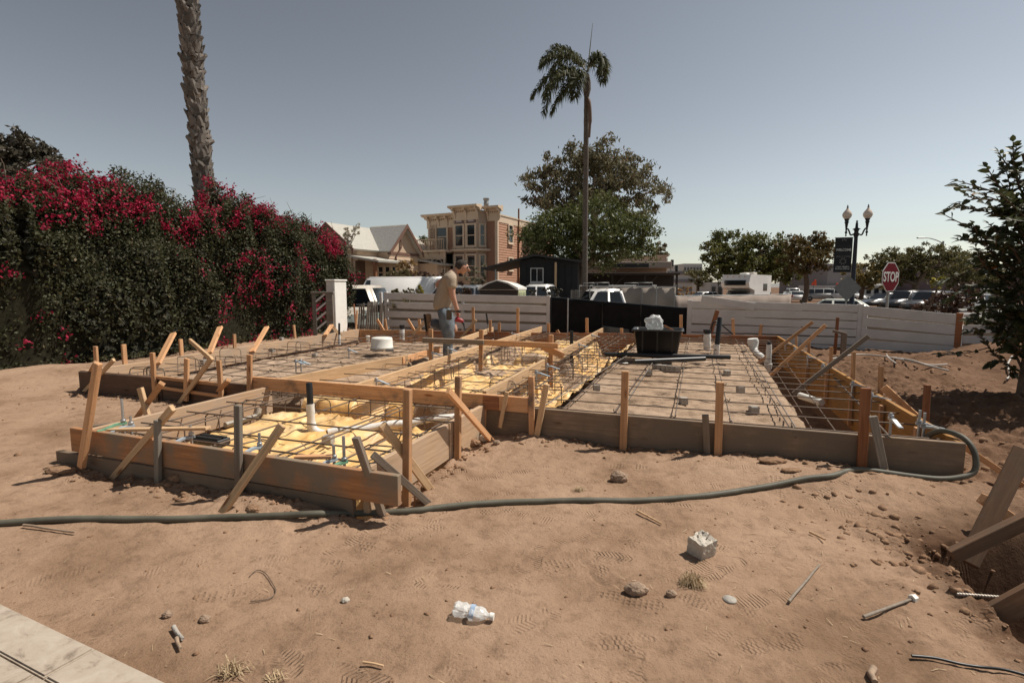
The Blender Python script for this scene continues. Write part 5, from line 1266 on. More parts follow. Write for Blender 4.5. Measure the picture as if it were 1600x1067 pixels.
# ------------------------------------------------------------ rebar
_bar = MB().tube([(0,0,0),(1,0,0)], 1.0, 6).mesh('rebar', M['rebar'])
_barp = MB().tube([(0,0,0),(1,0,0)], 1.0, 6).mesh('rebar', M['rebar_pale'])
def bar(parent, p0, p1, r=.0056, me=None):
    p0, p1 = Vector(p0), Vector(p1)
    Mx = frame(p0, p1) @ Matrix.Diagonal((( p1-p0).length, r, r, 1))
    return link('rebar', me or _bar, parent, Mx)
def hook_mesh(h, l, nm='stirrup'):
    pts = [(0,0,0), (0,0,h-.05), (.012,0,h-.018), (.045,0,h), (l-.045,0,h), (l-.012,0,h-.018), (l,0,h-.05), (l,0,h*.35)]
    return MB().tube(pts, 0.0055, 6).mesh(nm, M['rebar'])
HK = [hook_mesh(.30, .26), hook_mesh(.26, .16), hook_mesh(.34, .34)]
def hook(parent, p, ang, i=0): return link('stirrup', HK[i], parent, Matrix.Translation(Vector(p)) @ Matrix.Rotation(ang, 4, 'Z'))
tie_me = MB().tube([(-.012,-.01,0),(0,0,.012),(.014,.008,.002),(.02,.012,.02)], .0035, 5).mesh('wire_tie', M['rebar'])
def grid(lab, u_list, v_list, u0, u1, v0, v1, z, jit=.03, seed=1, pale=False):
    r = random.Random(seed)
    t = thing('rebar_mat', S((u0+u1)/2, (v0+v1)/2, z), 0, lab, 'rebar')
    me = _barp if pale else _bar
    for u in u_list: bar(t, S(u+r.uniform(-jit,jit), v0+r.uniform(-.05,.05), z+r.uniform(-.006,.012)), S(u+r.uniform(-jit,jit), v1+r.uniform(-.08,.05), z+r.uniform(-.006,.012)), me=me)
    for v in v_list: bar(t, S(u0+r.uniform(-.05,.05), v+r.uniform(-jit,jit), z+.013+r.uniform(-.006,.01)), S(u1+r.uniform(-.04,.06), v+r.uniform(-jit,jit), z+.013+r.uniform(-.006,.01)), me=me)
    for u in u_list:
        for v in v_list[::2]:
            link('wire_tie', tie_me, t, Matrix.Translation(S(u, v, z+.02)) @ Matrix.Rotation(r.uniform(0,6), 4, 'Z') @ Matrix.Scale(1.4, 4))
    return t
fr = lambda a, b, n: [a+(b-a)*i/(n-1) for i in range(n)]
gm = grid('square rebar grid tied above the sand on the right side of the forms', [5.95, 6.42, 6.88, 7.33, 7.76], fr(.2, 7.3, 18), 5.3, UW+.02, -.0, 7.5, .205, seed=3)
bar(gm, S(6.44, .0, .21), S(6.46, 6.4, .23), me=_barp); bar(gm, S(7.80, .1, .2), S(7.85, 7.1, .2), me=_barp); bar(gm, S(8.45, .2, .15), S(8.9, 6.8, .2), .009)
bar(gm, S(8.2, .0, .0), S(8.5, 7.2, .05)); bar(gm, S(8.15, .0, -.2), S(8.4, 7.2, -.2)); bar(gm, S(5.4, .35, .2), S(5.55, 7.4, .21), me=_barp); bar(gm, S(5.75, .1, .22), S(6.3, 7.5, .26), me=_barp)
lm = grid('rebar grid tied over the sand on the left side of the forms', [.35, .7, 1.1, 1.5, 1.9, 2.3, 2.7], fr(.12, 5.9, 14), .02, 2.95, .05, 5.95, .2, seed=5)
for i in range(16):
    r_ = random.Random(i+40); hook(lm, S(r_.uniform(.05,.5) if i < 11 else r_.uniform(.5,2.6), .35+i*.36 if i < 11 else r_.uniform(.1,.4), -.03), r_.uniform(-.6,.6)+math.pi*(i%2), i % 3)
bx = thing('rebar_cage', S(4.1, -.9, .2), 0, 'rebar cage with bent stirrups over yellow plastic in the near box form', 'rebar')
for u in (BX0+.13, BX0+.34, BX0+.42, 3.98, 4.55, 4.62, BX1-.14, BX1-.30): bar(bx, S(u, BXV+.06, T-.05), S(u+.03, .3, T-.045), .0065)
for v in (BXV+.13, BXV+.36, -1.02, -.62, -.2, -.12, .12, .2): bar(bx, S(BX0+.04, v, T-.035), S(BX1-.04, v+.02, T-.03), .0065)
for u in (BX0+.13, BX0+.34, BX1-.14): bar(bx, S(u, BXV+.06, -.12), S(u, .3, -.12), .0065)
for v in (BXV+.13, -.15, .18): bar(bx, S(BX0+.04, v, -.12), S(BX1-.04, v, -.12), .0065)
r_ = random.Random(9)
for i, (u, v, a) in enumerate([(BX0+.1, -1.3, .0), (BX0+.1, -.9, .0), (BX0+.1, -.5, .1), (3.6, -.18, 1.2), (4.0, -.2, 1.3), (4.4, -.2, 1.2), (4.8, -.2, 1.2), (3.45, -1.62, 1.2), (4.15, -1.64, 1.25), (4.72, -1.6, 1.25), (BX1-.35, -1.3, .1), (BX1-.35, -.85, .1), (BX1-.35, -.45, .1), (3.25, -.2, 1.2), (4.2, .1, 1.2)]):
    hook(bx, S(u, v, T-.335), math.atan2(EU.y, EU.x)+a, i % 2)
cg = thing('rebar_cage', S(4.5, 3, .2), 0, 'long rebar cages with stirrups over yellow plastic between the pale beams', 'rebar')
for u in (3.72, 3.84, 3.97, 4.5, 4.95, 5.2, 5.32, 5.45): bar(cg, S(u, .3, T-.04), S(u, 7.2, T-.03))
for u in (3.72, 3.97, 5.2, 5.45): bar(cg, S(u, .3, -.05), S(u, 7.2, -.05))
for v in fr(.55, 7.0, 16): bar(cg, S(3.05 if v < 4 else 3.5, v, T-.02), S(5.75, v+.04, T-.015))
for i in range(26):
    u, v = r_.choice([3.7, 5.15, 4.4, 4.9]), .5+i*.25
    hook(cg, S(u+r_.uniform(-.05,.05), v, T-.31), math.atan2(EU.y, EU.x)+r_.uniform(-.3,.3), i % 3)
for v in fr(1.0, 7.0, 7): hook(cg, S(5.4, v, T-.30), math.atan2(EU.y, EU.x), 2)
# loose bars leaning in the far end and shadowy starter bars along the back form
sb = thing('starter_bars', S(6, back_v(6)-.25, .1), 0, 'starter bars and hooks standing along the red back form board', 'rebar')
for i in range(20):
    u = .3+i*.42; hook(sb, S(u, back_v(u)-.22, -.06+r_.uniform(-.03,.06)), r_.uniform(-.5,.5), i % 3)
bar(sb, S(.2, back_v(.2)-.25, .2), S(8.4, back_v(8.4)-.25, .2)); bar(sb, S(.2, back_v(.2)-.4, .17), S(8.4, back_v(8.4)-.4, .17))

# ------------------------------------------------------------ anchor bolts held by brackets on the forms
def anchor(p, ang, mat, label, long=.16):
    t = thing('anchor_bolt', p, ang, label, 'anchor bolt')
    MB().tube([(0,0,-.12),(0,0,long)], .0095, 8).lathe([(.016,.02),(.018,.022),(.018,.036),(.016,.038)], 6, c=(0,0,0)).build('rod', M['galv'], t, local=True)
    MB().prism([(-.02,0),(.05,.0),(.13,-.02),(.16,-.02),(.16,-.012),(.13,-.008),(.05,.016),(-.02,.016)], -.013, .013).build('bracket', mat, t, local=True)
    return t
aF = math.atan2(-EV.y, -EV.x)
for (px, py, m_, lab, lg) in ((193,663,'strap_g','anchor bolt in a green bracket near the left corner of the near box',.19), (205,667,'strap_b','short anchor bolt in a pale bracket beside the green bracketed one at the box corner',.08),
        (299,684,'strap_b','anchor bolt in a pale blue bracket over the black grate in the near box',.09), (406,700,'strap_b','anchor bolt in a pale blue bracket beside the pale brace of the near box',.10),
        (522,720,'strap_b','anchor bolt in a pale blue bracket next to the green one at the box front',.10), (538,724,'strap_g','tall anchor bolt in a green bracket by the white wrapped pipe',.17)):
    anchor(on_v(px, py, BXV+.11)*1 + EZ*0, aF-.25, M[m_], lab, lg)
for (px, py, lab) in ((1392,656,'anchor bolt in a grey bracket on the front form right of the big stake'),):
    anchor(on_v(px, py, .08), aF+.1, M['galv'], lab, .05)
for (px, py, dv, lab) in ((1437,650,.0,'left anchor bolt of the pair at the right form corner'), (1445,647,.0,'right anchor bolt of the pair at the right form corner')):
    p = lp(px, py, vr(0)-EU*.1, vr(3)-EU*.1); anchor(Vector((p.x, p.y, T+.01)), math.atan2(EU.y, EU.x), M['galv'], lab, .11)
LA = 'anchor bolt hung from the right form board in a grey bracket'
for v, w_ in zip((1.4, 2.0, 3.3, 4.2, 5.2, 6.1), ('nearest', 'second nearest', 'third nearest', 'fourth nearest', 'second farthest', 'farthest')):
    p = vr(v)-EU*.12; a = anchor(Vector((p.x, p.y, T+.01)), math.atan2(EU.y, EU.x), M['galv'], w_+' of the six grey anchor bolts hung along the right form board', .05); a['group'] = 'anchor bolts on the right form board'
for (px, py, w_) in ((462,566,'left one of the bolt pair on the leftmost pale beam'), (470,566,'right one of the bolt pair on the leftmost pale beam'), (545,548,'lone bolt farther along the leftmost pale beam'), (588,596,'nearest bolt on the middle pale beam'), (676,553,'second bolt on the middle pale beam'), (700,546,'third bolt on the middle pale beam in front of the man'), (770,533,'fourth bolt on the middle pale beam behind the cross board'), (800,522,'farthest bolt on the middle pale beam'), (838,584,'nearest bolt on the longest right pale beam'), (855,573,'second bolt on the longest right pale beam'), (905,540,'third bolt on the longest right pale beam'), (925,525,'farthest bolt on the longest right pale beam')):
    a = anchor(gp(px, py, ZB), aF+1.5, M['strap_b'], 'anchor '+w_, .03); a['group'] = 'anchor bolts on the pale beams'
# ------------------------------------------------------------ foliage builders
def leaf_arrays(C, size, r, droop=0.0, aspect=.5, up=None):
    """diamond leaves at centres C with random turns"""
    n = len(C); size = np.broadcast_to(size, (n,))
    d = r.normal(size=(n, 3)); d[:, 2] -= droop; d /= np.linalg.norm(d, axis=1)[:, None]
    q = r.normal(size=(n, 3))
    if up is not None: q = q*.8 + np.array(up)
    w = np.cross(d, q); w /= (np.linalg.norm(w, axis=1)[:, None]+1e-9)
    nn = np.cross(w, d)
    h = size[:, None]*.5
    V = np.stack([C-d*h, C+w*h*aspect+nn*h*.12, C+d*h, C-w*h*aspect+nn*h*.12], 1).reshape(-1, 3)
    return V, np.arange(n*4).reshape(n, 4)
def limb(mb, a, b, r0, r1, r, bend=.12, n=6):
    a, b = Vector(a), Vector(b); L = (b-a).length; o = Vector(r.normal(size=3))*bend*L
    P = [a.lerp(b, t) + o*math.sin(math.pi*t) for t in [i/(n-1) for i in range(n)]]
    mb.tube(P, [r0+(r1-r0)*i/(n-1) for i in range(n)], 7); return P
M['bark'] = plain('bark', (.13,.095,.07), .9, 0, .35, 12, .2, .6)
M['bark_pale'] = plain('pale_bark', (.26,.215,.175), .9, 0, .25, 8, .2, .5)
def tree(name, label, D, blobs, base, trunk_r, leaf_mat, n=8000, leaf=.15, seed=1, cat='tree', group=None, bark='bark', droop=.2, clump=.09, gaps=.5, zb=None, fork=.45, per=44, aspect=.5):
    """blobs: (px, py, rx, ry) crown lobes seen at depth D; base: pixel x of the trunk foot"""
    r = np.random.default_rng(seed); s = D/FPX
    zb = ROAD_Z if zb is None else zb
    B = []
    if cat == 'shrub' and D > 14: blobs = list(blobs)+[(px, py+ry*q, rx*.95, ry) for (px, py, rx, ry) in blobs for q in (1.2, 2.4)]; n = int(n*1.8)
    for (px, py, rx, ry) in blobs:
        c = dp(px, py, D+r.normal(0, rx*s*.35)); B.append((np.array(c), rx*s, rx*s*.9, ry*s))
    bx = dp(base, 450, D); root = Vector((bx.x, D, zb))
    t = thing(name, root, 0, label, cat, group)
    vol = np.array([b[1]*b[2]*b[3] for b in B])**.8; vol /= vol.sum()
    nc = max(12, n//per); pick = r.choice(len(B), nc, p=vol)
    dirs = r.normal(size=(nc, 3)); dirs /= np.linalg.norm(dirs, axis=1)[:, None]
    rad = (1-gaps*.75*r.random(nc)**1.6)*(.78+.36*r.random(nc))*(1+.22*np.sin(dirs[:,0]*5+pick)*np.cos(dirs[:,2]*6+pick*2))
    cc = np.array([B[p][0] for p in pick]) + dirs*rad[:, None]*np.array([B[p][1:] for p in pick])
    mean_r = np.mean([min(b[1], b[3]) for b in B]); cr = clump*0+mean_r*(.09+.13*r.random(nc))
    L = cc[np.repeat(np.arange(nc), per)] + r.normal(size=(nc*per, 3))*np.repeat(cr, per)[:, None]*np.array([1, 1, .75])
    V, Fc = leaf_arrays(L, leaf*r.uniform(.6, 1.3, len(L)), r, droop, aspect)
    link('crown', np_mesh('crown', V, Fc, leaf_mat), t, kind='stuff')
    if trunk_r > 0:
        mb = MB(); cen = Vector(np.mean([b[0] for b in B], axis=0)); low = min(b[0][2]-b[3] for b in B)
        fk = root.lerp(Vector((cen.x*.6+root.x*.4, root.y, max(low, zb+.4))), 1.0); fk.z = zb + max(.35, (low-zb)*1.05) if low > zb else zb+.3
        limb(mb, root-EZ*.2, fk, trunk_r*1.2, trunk_r*.85, r, .04)
        for b in B:
            P = limb(mb, fk, Vector(b[0]), trunk_r*.6, trunk_r*.2, r, .08)
            own = [c for c, p in zip(cc, pick) if B[p] is b][:7]
            for c in own: limb(mb, P[3+int(r.integers(0, 3))], Vector(c), trunk_r*.2, trunk_r*.05, r, .1, 4)
        mb.build('trunk', M[bark], t)
    return t
L_euc = leafy('eucalyptus_leaf', (.09,.082,.044), (.175,.155,.085), .3, .6, (.23,.16,.10))
L_fic = leafy('ficus_leaf', (.055,.068,.02), (.115,.125,.04), .32, .5, (.17,.17,.06))
L_grn = leafy('street_tree_leaf', (.06,.07,.02), (.125,.125,.036), .35, .5, (.20,.15,.04))
L_jac = leafy('jacaranda_leaf', (.075,.072,.026), (.135,.12,.045), .35, .6, (.20,.145,.05))
L_dark = leafy('dark_leaf', (.045,.04,.028), (.085,.075,.052), .2, .5, (.11,.085,.065))
L_org = leafy('orange_brown_leaf', (.25,.15,.06), (.36,.23,.10), .35, .6)
L_bush = leafy('garden_bush_leaf', (.10,.09,.035), (.20,.165,.08), .3, .6, (.36,.26,.16))
L_red = leafy('purple_red_leaf', (.05,.03,.022), (.10,.055,.04), .3, .5, (.17,.16,.03))
L_yel = leafy('yellow_green_leaf', (.20,.19,.03), (.32,.27,.05), .45, .5)

# ------------------------------------------------------------ bougainvillea hedge
def hedge():
    path = [(-12.2,3.2,3.3),(-9.6,6.0,3.25),(-8.0,8.4,3.12),(-7.25,10.5,3.12),(-6.45,12.8,3.12),(-5.75,14.2,2.95),(-5.35,14.9,2.6),(-5.1,15.4,2.2)]
    P = np.array(path); seg = np.linalg.norm(np.diff(P[:, :2], axis=0), axis=1); cum = np.concatenate([[0], np.cumsum(seg)])
    r = np.random.default_rng(11)
    def at(s):
        x = np.interp(s, cum, P[:, 0]); y = np.interp(s, cum, P[:, 1]); z = np.interp(s, cum, P[:, 2])
        i = np.clip(np.searchsorted(cum, s)-1, 0, len(seg)-1); d = np.diff(P[:, :2], axis=0)[i]; d = d/np.linalg.norm(d, axis=1)[:, None]
        return x, y, z, d
    t = thing('bougainvillea_hedge', (-7.3,10.4,0), 0, 'tall bougainvillea hedge with crimson blossoms along its top beside the site', 'hedge')
    def shell(n, depth, amin=-.08, amax=1.06):
        s = r.uniform(0, cum[-1], n); a = r.uniform(amin, amax, n)*math.pi        # 0 = front foot, .5 = top, 1 = back
        x, y, H, d = at(s)
        nx, ny = d[:, 1], -d[:, 0]                       # towards the yard
        ca, sa = np.cos(a), np.sin(a)
        sx = np.sign(ca)*np.abs(ca)**.55; sz = np.sign(sa)*np.abs(sa)**.62
        lump = 1 + .34*fbm(s*1.3, a*2.2+4, 201, 3) + .20*fbm(s*4.2, a*5, 207, 3)
        k = (lump + .45*fbm(s*.75, a*1.1, 209, 3) - depth)
        wdt = .78
        base = np.stack([x+nx*sx*wdt*k, y+ny*sx*wdt*k, .08 + (H-.08)*np.clip(sz, 0, 1)*(1 + (k-1)*.42 + .22*fbm(s*.8, s*0+2, 222, 4))], 1)
        return base, s, a
    n = 150000
    C, s, a = shell(n, np.abs(r.normal(0, .12, n)))
    foot = C[:, 2] < .35*r.random(n)
    C[:, 2] += r.normal(0, .03, n); C = C[(C[:, 2] > .05) & ~foot]
    V, Fc = leaf_arrays(C, .052*r.uniform(.6, 1.35, len(C)), r, .3, .62)
    link('foliage', np_mesh('foliage', V, Fc, leafy('bougainvillea_leaf', (.03,.034,.014), (.075,.078,.035), .28, .65, (.20,.15,.085))), t, kind='stuff')
    n = 6800
    C, s, a = shell(n, -.04+np.abs(r.normal(0, .06, n)))
    topness = np.clip((np.sin(np.clip(a, 0, math.pi)) - .62)/.3, 0, 1); m = fbm(s*1.1, a*2.4, 301, 4)
    low = fbm(s*1.7, a*4, 311, 4)
    side = (s > 9.5)*.30
    p = np.clip(topness*1.5*(.38+1.9*m)*np.clip(.35+.12*s, .35, 1), 0, 1) + np.clip((low-.16+side)*2.6, 0, 1)*(a < .5)*.6
    p = p*np.where((C[:, 2] < .4) & (r.random(n) < .85), 0, 1); C = C[r.random(n) < p]
    C = np.repeat(C, 15, 0) + r.normal(0, .06, (len(C)*15, 3))
    V, Fc = leaf_arrays(C, .052*r.uniform(.7, 1.25, len(C)), r, 0, .8)
    link('blossom', np_mesh('blossom', V, Fc, leafy('bougainvillea_bract', (.23,.007,.03), (.37,.014,.055), .35, .7)), t, kind='stuff')
    # shoots above the top, and the twigs and a dark hull inside
    mb = MB()
    for i in range(90):
        s0 = np.array([r.uniform(1, cum[-1])]); x, y, H, d = at(s0); b = Vector((x[0]+r.normal(0,.35), y[0]+r.normal(0,.35), H[0]-.25))
        mb.tube([b, b+Vector((r.normal(0,.12), r.normal(0,.12), .3)), b+Vector((r.normal(0,.25), r.normal(0,.25), .34+.25*r.random()))], [.008,.006,.003], 5)
    for i in range(70):
        s0 = np.array([r.uniform(1, cum[-1])]); x, y, H, d = at(s0); b = Vector((x[0]+r.normal(0,.12), y[0]+r.normal(0,.12), 0)); e = Vector((x[0]+r.normal(0,.2), y[0]+r.normal(0,.2), H[0]*.9))
        limb(mb, b, e, .03, .008, r, .03)
    mb.build('stem', M['bark'], t)
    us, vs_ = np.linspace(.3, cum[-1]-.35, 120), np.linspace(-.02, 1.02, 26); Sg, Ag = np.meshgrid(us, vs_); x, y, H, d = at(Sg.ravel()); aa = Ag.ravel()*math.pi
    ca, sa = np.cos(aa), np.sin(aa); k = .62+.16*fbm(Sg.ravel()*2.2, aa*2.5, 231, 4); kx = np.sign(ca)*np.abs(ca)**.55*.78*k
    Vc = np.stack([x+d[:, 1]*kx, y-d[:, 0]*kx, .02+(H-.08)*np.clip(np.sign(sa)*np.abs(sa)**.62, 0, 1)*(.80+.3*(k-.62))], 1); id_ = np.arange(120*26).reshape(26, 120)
    link('branch_hull', np_mesh('branch_hull', Vc, np.stack([id_[:-1,:-1], id_[:-1,1:], id_[1:,1:], id_[1:,:-1]], -1).reshape(-1, 4), plain('shaded_inside', (.022,.02,.012), .95, 0, .5, 14, .1, .8)), t)  # hull standing in for dense twigs, inner shade put into its dark colour
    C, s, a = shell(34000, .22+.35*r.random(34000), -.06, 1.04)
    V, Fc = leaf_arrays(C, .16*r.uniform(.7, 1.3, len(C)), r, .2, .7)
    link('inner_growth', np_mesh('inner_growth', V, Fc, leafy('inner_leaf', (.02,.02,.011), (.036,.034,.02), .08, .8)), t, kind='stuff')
hedge()

# ------------------------------------------------------------ trees and shrubs
tree('eucalyptus_tree', 'tall airy olive brown tree behind the rounded green tree', 48, [(850,285,32,26),(885,262,40,30),(930,246,38,24),(975,268,38,28),(1018,300,32,30),(945,292,55,38),(885,315,55,26),(1000,335,26,22),(835,310,20,18)], 934, .30, L_euc, 15000, .42, 21, droop=1.1, gaps=.7, bark='bark_pale', per=40, aspect=.34)
tree('ficus_tree', 'rounded dense green tree behind the tall palm', 34, [(868,365,52,34),(928,352,62,42),(983,368,44,38),(845,378,30,26),(935,396,62,26),(1005,388,22,22)], 886, .22, L_fic, 24000, .2, 22, droop=.3, gaps=.55, per=40)
tree('street_tree', 'small feathery tree rising behind the beige building', 52, [(1033,390,11,11),(1026,398,12,8)], 1032, .12, L_euc, 900, .35, 23, droop=.8)
tree('street_tree', 'broad dark green tree behind the white camper', 62, [(1150,385,46,26),(1128,402,28,22),(1190,392,40,28),(1225,402,30,24),(1175,415,60,18),(1135,424,28,16),(1215,428,34,14),(1170,430,50,12)], 1175, .35, L_grn, 20000, .36, 24, gaps=.5)
tree('street_tree', 'orange tinted tree with a dark trunk between the camper and the lamp post', 54, [(1262,384,38,20),(1290,392,20,18),(1245,398,26,20),(1272,404,30,14),(1262,418,34,12)], 1254, .26, leafy('turning_leaf', (.07,.06,.02), (.13,.09,.028), .3, .5, (.25,.115,.03)), 7500, .3, 25) #
tree('street_tree', 'little bushy tree before the far pale building', 85, [(1088,434,20,12),(1105,430,14,12)], 1089, .25, L_jac, 1800, .4, 26)
tree('street_tree', 'wide feathery tree behind the stop sign', 52, [(1400,402,46,14),(1445,396,52,13),(1420,418,55,18),(1470,412,40,18),(1395,432,34,14)], 1432, .33, L_jac, 12000, .26, 27, gaps=.6, droop=.1)
tree('street_tree', 'feathery tree right of the hanging sign lamp, beyond the dark cars', 56, [(1500,404,34,13),(1520,425,38,20),(1485,432,40,18),(1545,438,24,16)], 1502, .3, L_jac, 8000, .27, 28, gaps=.55)
tree('street_tree', 'yellowish low tree left of the stop sign by the blue lamp post', 66, [(1352,428,26,16),(1335,440,16,12),(1372,438,22,14)], 1345, .26, leafy('yellowing_leaf', (.13,.105,.035), (.22,.16,.05), .35, .5), 4200, .34, 29)
tree('shade_tree', 'big dark tree behind the hedge at the left edge', 26, [(35,240,52,26),(82,268,22,18),(5,232,40,24),(55,288,60,24),(-45,262,60,40)], 20, .35, L_dark, 13000, .26, 30, gaps=.65, bark='bark')
tree('shade_tree', 'small dark round tree beside the big tree over the hedge', 30, [(121,281,14,9),(112,290,18,10)], 118, .1, L_dark, 1500, .2, 31)
tree('garden_tree', 'rounded green tree between the two houses', 52, [(660,388,15,14),(672,398,12,12)], 662, .2, L_fic, 2600, .3, 32)
tree('garden_tree', 'dark low tree behind the left house gable', 60, [(483,363,22,5),(498,368,14,5)], 485, .15, L_dark, 1200, .35, 33)
tree('garden_shrub', 'orange brown shrub in front of the left house window', 31, [(640,417,11,9),(628,414,8,7)], 637, .05, L_org, 1500, .14, 34, 'shrub', zb=-.4)
tree('garden_shrub', 'pale flowering shrub before the left house porch', 30.5, [(612,431,14,8),(630,432,14,9),(600,437,9,6)], 618, .05, L_bush, 2200, .13, 35, 'shrub', zb=-.4)
tree('garden_shrub', 'dark bush right of the orange shrub by the houses', 31.5, [(660,432,16,9),(676,438,12,7)], 664, .05, L_red, 1700, .14, 36, 'shrub', zb=-.5)
tree('garden_shrub', 'wispy grey green shrub at the foot of the tall house', 33, [(747,428,13,16),(735,440,10,8),(758,440,9,9)], 746, .05, leafy('grey_green_leaf', (.13,.12,.075), (.22,.20,.13), .3, .6), 1100, .13, 37, 'shrub', zb=-.6)
tree('garden_shrub', 'brown shrub behind the man\'s back by the tall house', 33.5, [(690,435,13,8),(705,440,10,8)], 695, .04, L_red, 1000, .13, 38, 'shrub', zb=-.6)
tree('garden_shrub', 'leafy dark vine shrub between the man and the white car', 17, [(722,447,9,9),(728,455,9,7)], 723, .03, L_red, 700, .1, 39, 'shrub', zb=-.6)
tree('garden_shrub', 'pale green weeds above the left white fence', 15.4, [(630,453,9,4),(646,455,10,4),(615,455,7,3)], 634, .02, L_bush, 900, .07, 40, 'shrub', zb=-.1)
tree('garden_shrub', 'yellow green sapling showing above the left white fence', 15.5, [(660,447,5,7),(657,455,6,5)], 659, .015, L_yel, 260, .09, 41, 'shrub', zb=-.1)
tree('garden_shrub', 'dark low hedge in front of the black shed house', 27, [(835,457,14,6),(857,456,16,6),(875,458,10,5)], 855, .03, L_dark, 1500, .12, 42, 'shrub', zb=-.7)
tree('garden_shrub', 'reddish brown bush behind the right white fence', 12.5, [(1480,470,34,20),(1510,462,24,20),(1450,478,20,10)], 1483, .04, L_red, 2600, .085, 43, 'shrub', zb=-.6, gaps=.8)
tree('garden_shrub', 'yellow leafed branches over the parked dark cars', 12.0, [(1460,440,6,7),(1464,448,7,5),(1470,436,4,4)], 1470, .02, L_yel, 150, .085, 44, 'shrub', zb=-.6, per=12)
tree('garden_shrub', 'climbing vine over the left white fence planks', 14.45, [(640,468,16,5),(610,476,9,6),(655,490,10,8)], 640, .012, L_bush, 420, .055, 45, 'vine', zb=0, per=12)
tree('dry_shrub', 'bare pale shrub poking above the hedge before the left house roof', 20, [(545,362,8,8),(556,352,6,5),(538,372,6,8)], 530, .03, leafy('dry_leaf', (.30,.27,.2), (.40,.36,.28), .3, .7), 260, .1, 46, 'shrub', zb=0, per=10, bark='bark_pale')
tree('dry_brush', 'dry brown brush on the far bank behind the beige fence', 75, [(1075,452,22,4),(1050,453,14,4)], 1070, .02, L_org, 900, .35, 47, 'shrub')

# near citrus-like tree at the right edge, limbs with pairs of pointed leaves
def near_tree():
    r = np.random.default_rng(51); D = 5.6
    c0 = dp(1597, 560, D); root = Vector((c0.x+.02, D, gz(c0.x, D)))
    t = thing('broadleaf_tree', root, 0, 'near dark broadleaf tree cut by the right edge with single orange leaves', 'tree')
    mb = MB(); top = dp(1598, 240, D)
    tr = [root-EZ*.1, root+Vector((.03,0,.6)), root+Vector((-.02,.02,1.2)), root+Vector((.02,.0,1.8)), top]
    mb.tube(smooth_path(tr, 4), [.045-.032*i/16 for i in range(17)], 8)
    tips = [(1478,337),(1497,283),(1498,320),(1500,376),(1528,392),(1542,262),(1560,238),(1583,222),(1520,300),(1545,350),(1520,350),(1560,300),(1570,340),(1540,410),(1545,440),(1540,470),(1555,500),(1570,525),(1530,520),(1580,380),(1575,420),(1572,460),(1585,280),(1590,330),(1560,365),(1580,395),(1585,480),(1560,460)]
    B = []
    for (px, py) in tips:
        y = D+r.normal(0, .28); e = dp(px, py, y); h = min(max(e.z-.28-.40*r.random(), root.z+.25), top.z-.15)
        B.append((Vector((root.x, D, h)), e))
    for i in range(34):     # the part of the crown outside and behind
        a = r.uniform(-2.6, 2.4); L_ = r.uniform(.4, 1.1); h = r.uniform(.5, 2.4); s_ = Vector((root.x, D, root.z+h)); e = s_+Vector((abs(math.cos(a))*L_, math.sin(a)*L_*.9, r.uniform(-.05,.35))); B.append((s_, e))
    V, Fc, mi = [], [], []
    def leaf(p, d, L_, m_):
        d = d.normalized(); up = Vector((r.normal(0,.6), r.normal(-.5,.6), 1)); w = d.cross(up).normalized(); n_ = w.cross(d); W = L_*.27
        k = len(V); V.extend([p, p+d*L_*.3+w*W+n_*W*.35, p+d*L_*.65+w*W*.85+n_*W*.2-EZ*L_*.05, p+d*L_-EZ*L_*.16, p+d*L_*.65-w*W*.85+n_*W*.2-EZ*L_*.05, p+d*L_*.3-w*W+n_*W*.35, p+d*L_*.5-EZ*L_*.02])
        Fc.extend([(k,k+1,k+6,k+5),(k+1,k+2,k+3,k+6),(k+6,k+3,k+4,k+5)]); mi.extend([m_]*3)
    for (s_, e) in B:
        P = limb(mb, s_, e, .014, .004, r, .06, 8); d0 = (e-s_)
        subs = [(P, 20)]
        for j in range(4):
            q = P[2+j]; e2 = q+Vector((r.normal(-.08,.16), r.normal(0,.2), r.normal(.04,.14))); subs.append((limb(mb, q, e2, .006, .003, r, .08, 6), 11))
        for (Q, nl) in subs:
            for j in range(nl):
                f = .18+.82*j/(nl-1); x = f*(len(Q)-1); i0 = min(int(x), len(Q)-2); p = Q[i0].lerp(Q[i0+1], x-i0); dd = (Q[i0+1]-Q[i0]).normalized()
                side = dd.cross(EZ).normalized()*(1 if j % 2 else -1)
                leaf(p, dd*.75+side*.75+Vector((r.normal(0,.25), r.normal(0,.25), r.normal(.1,.3))), .098*r.uniform(.7,1.2), 1 if r.random() < .004 else 0)
            leaf(Q[-1], Q[-1]-Q[-2], .09, 0)
    mb.build('trunk', M['bark'], t)
    MB_ = MB(); MB_.v = [tuple(v) for v in V]; MB_.f = [list(f) for f in Fc]; MB_.m = mi; MB_.sm = [False]*len(Fc)
    MB_.build('crown', [leafy('broad_leaf', (.032,.038,.016), (.062,.07,.028), .3, .5, (.11,.125,.04)), leafy('orange_leaf', (.42,.15,.03), (.5,.2,.04), .4)], t, kind='stuff')
near_tree()

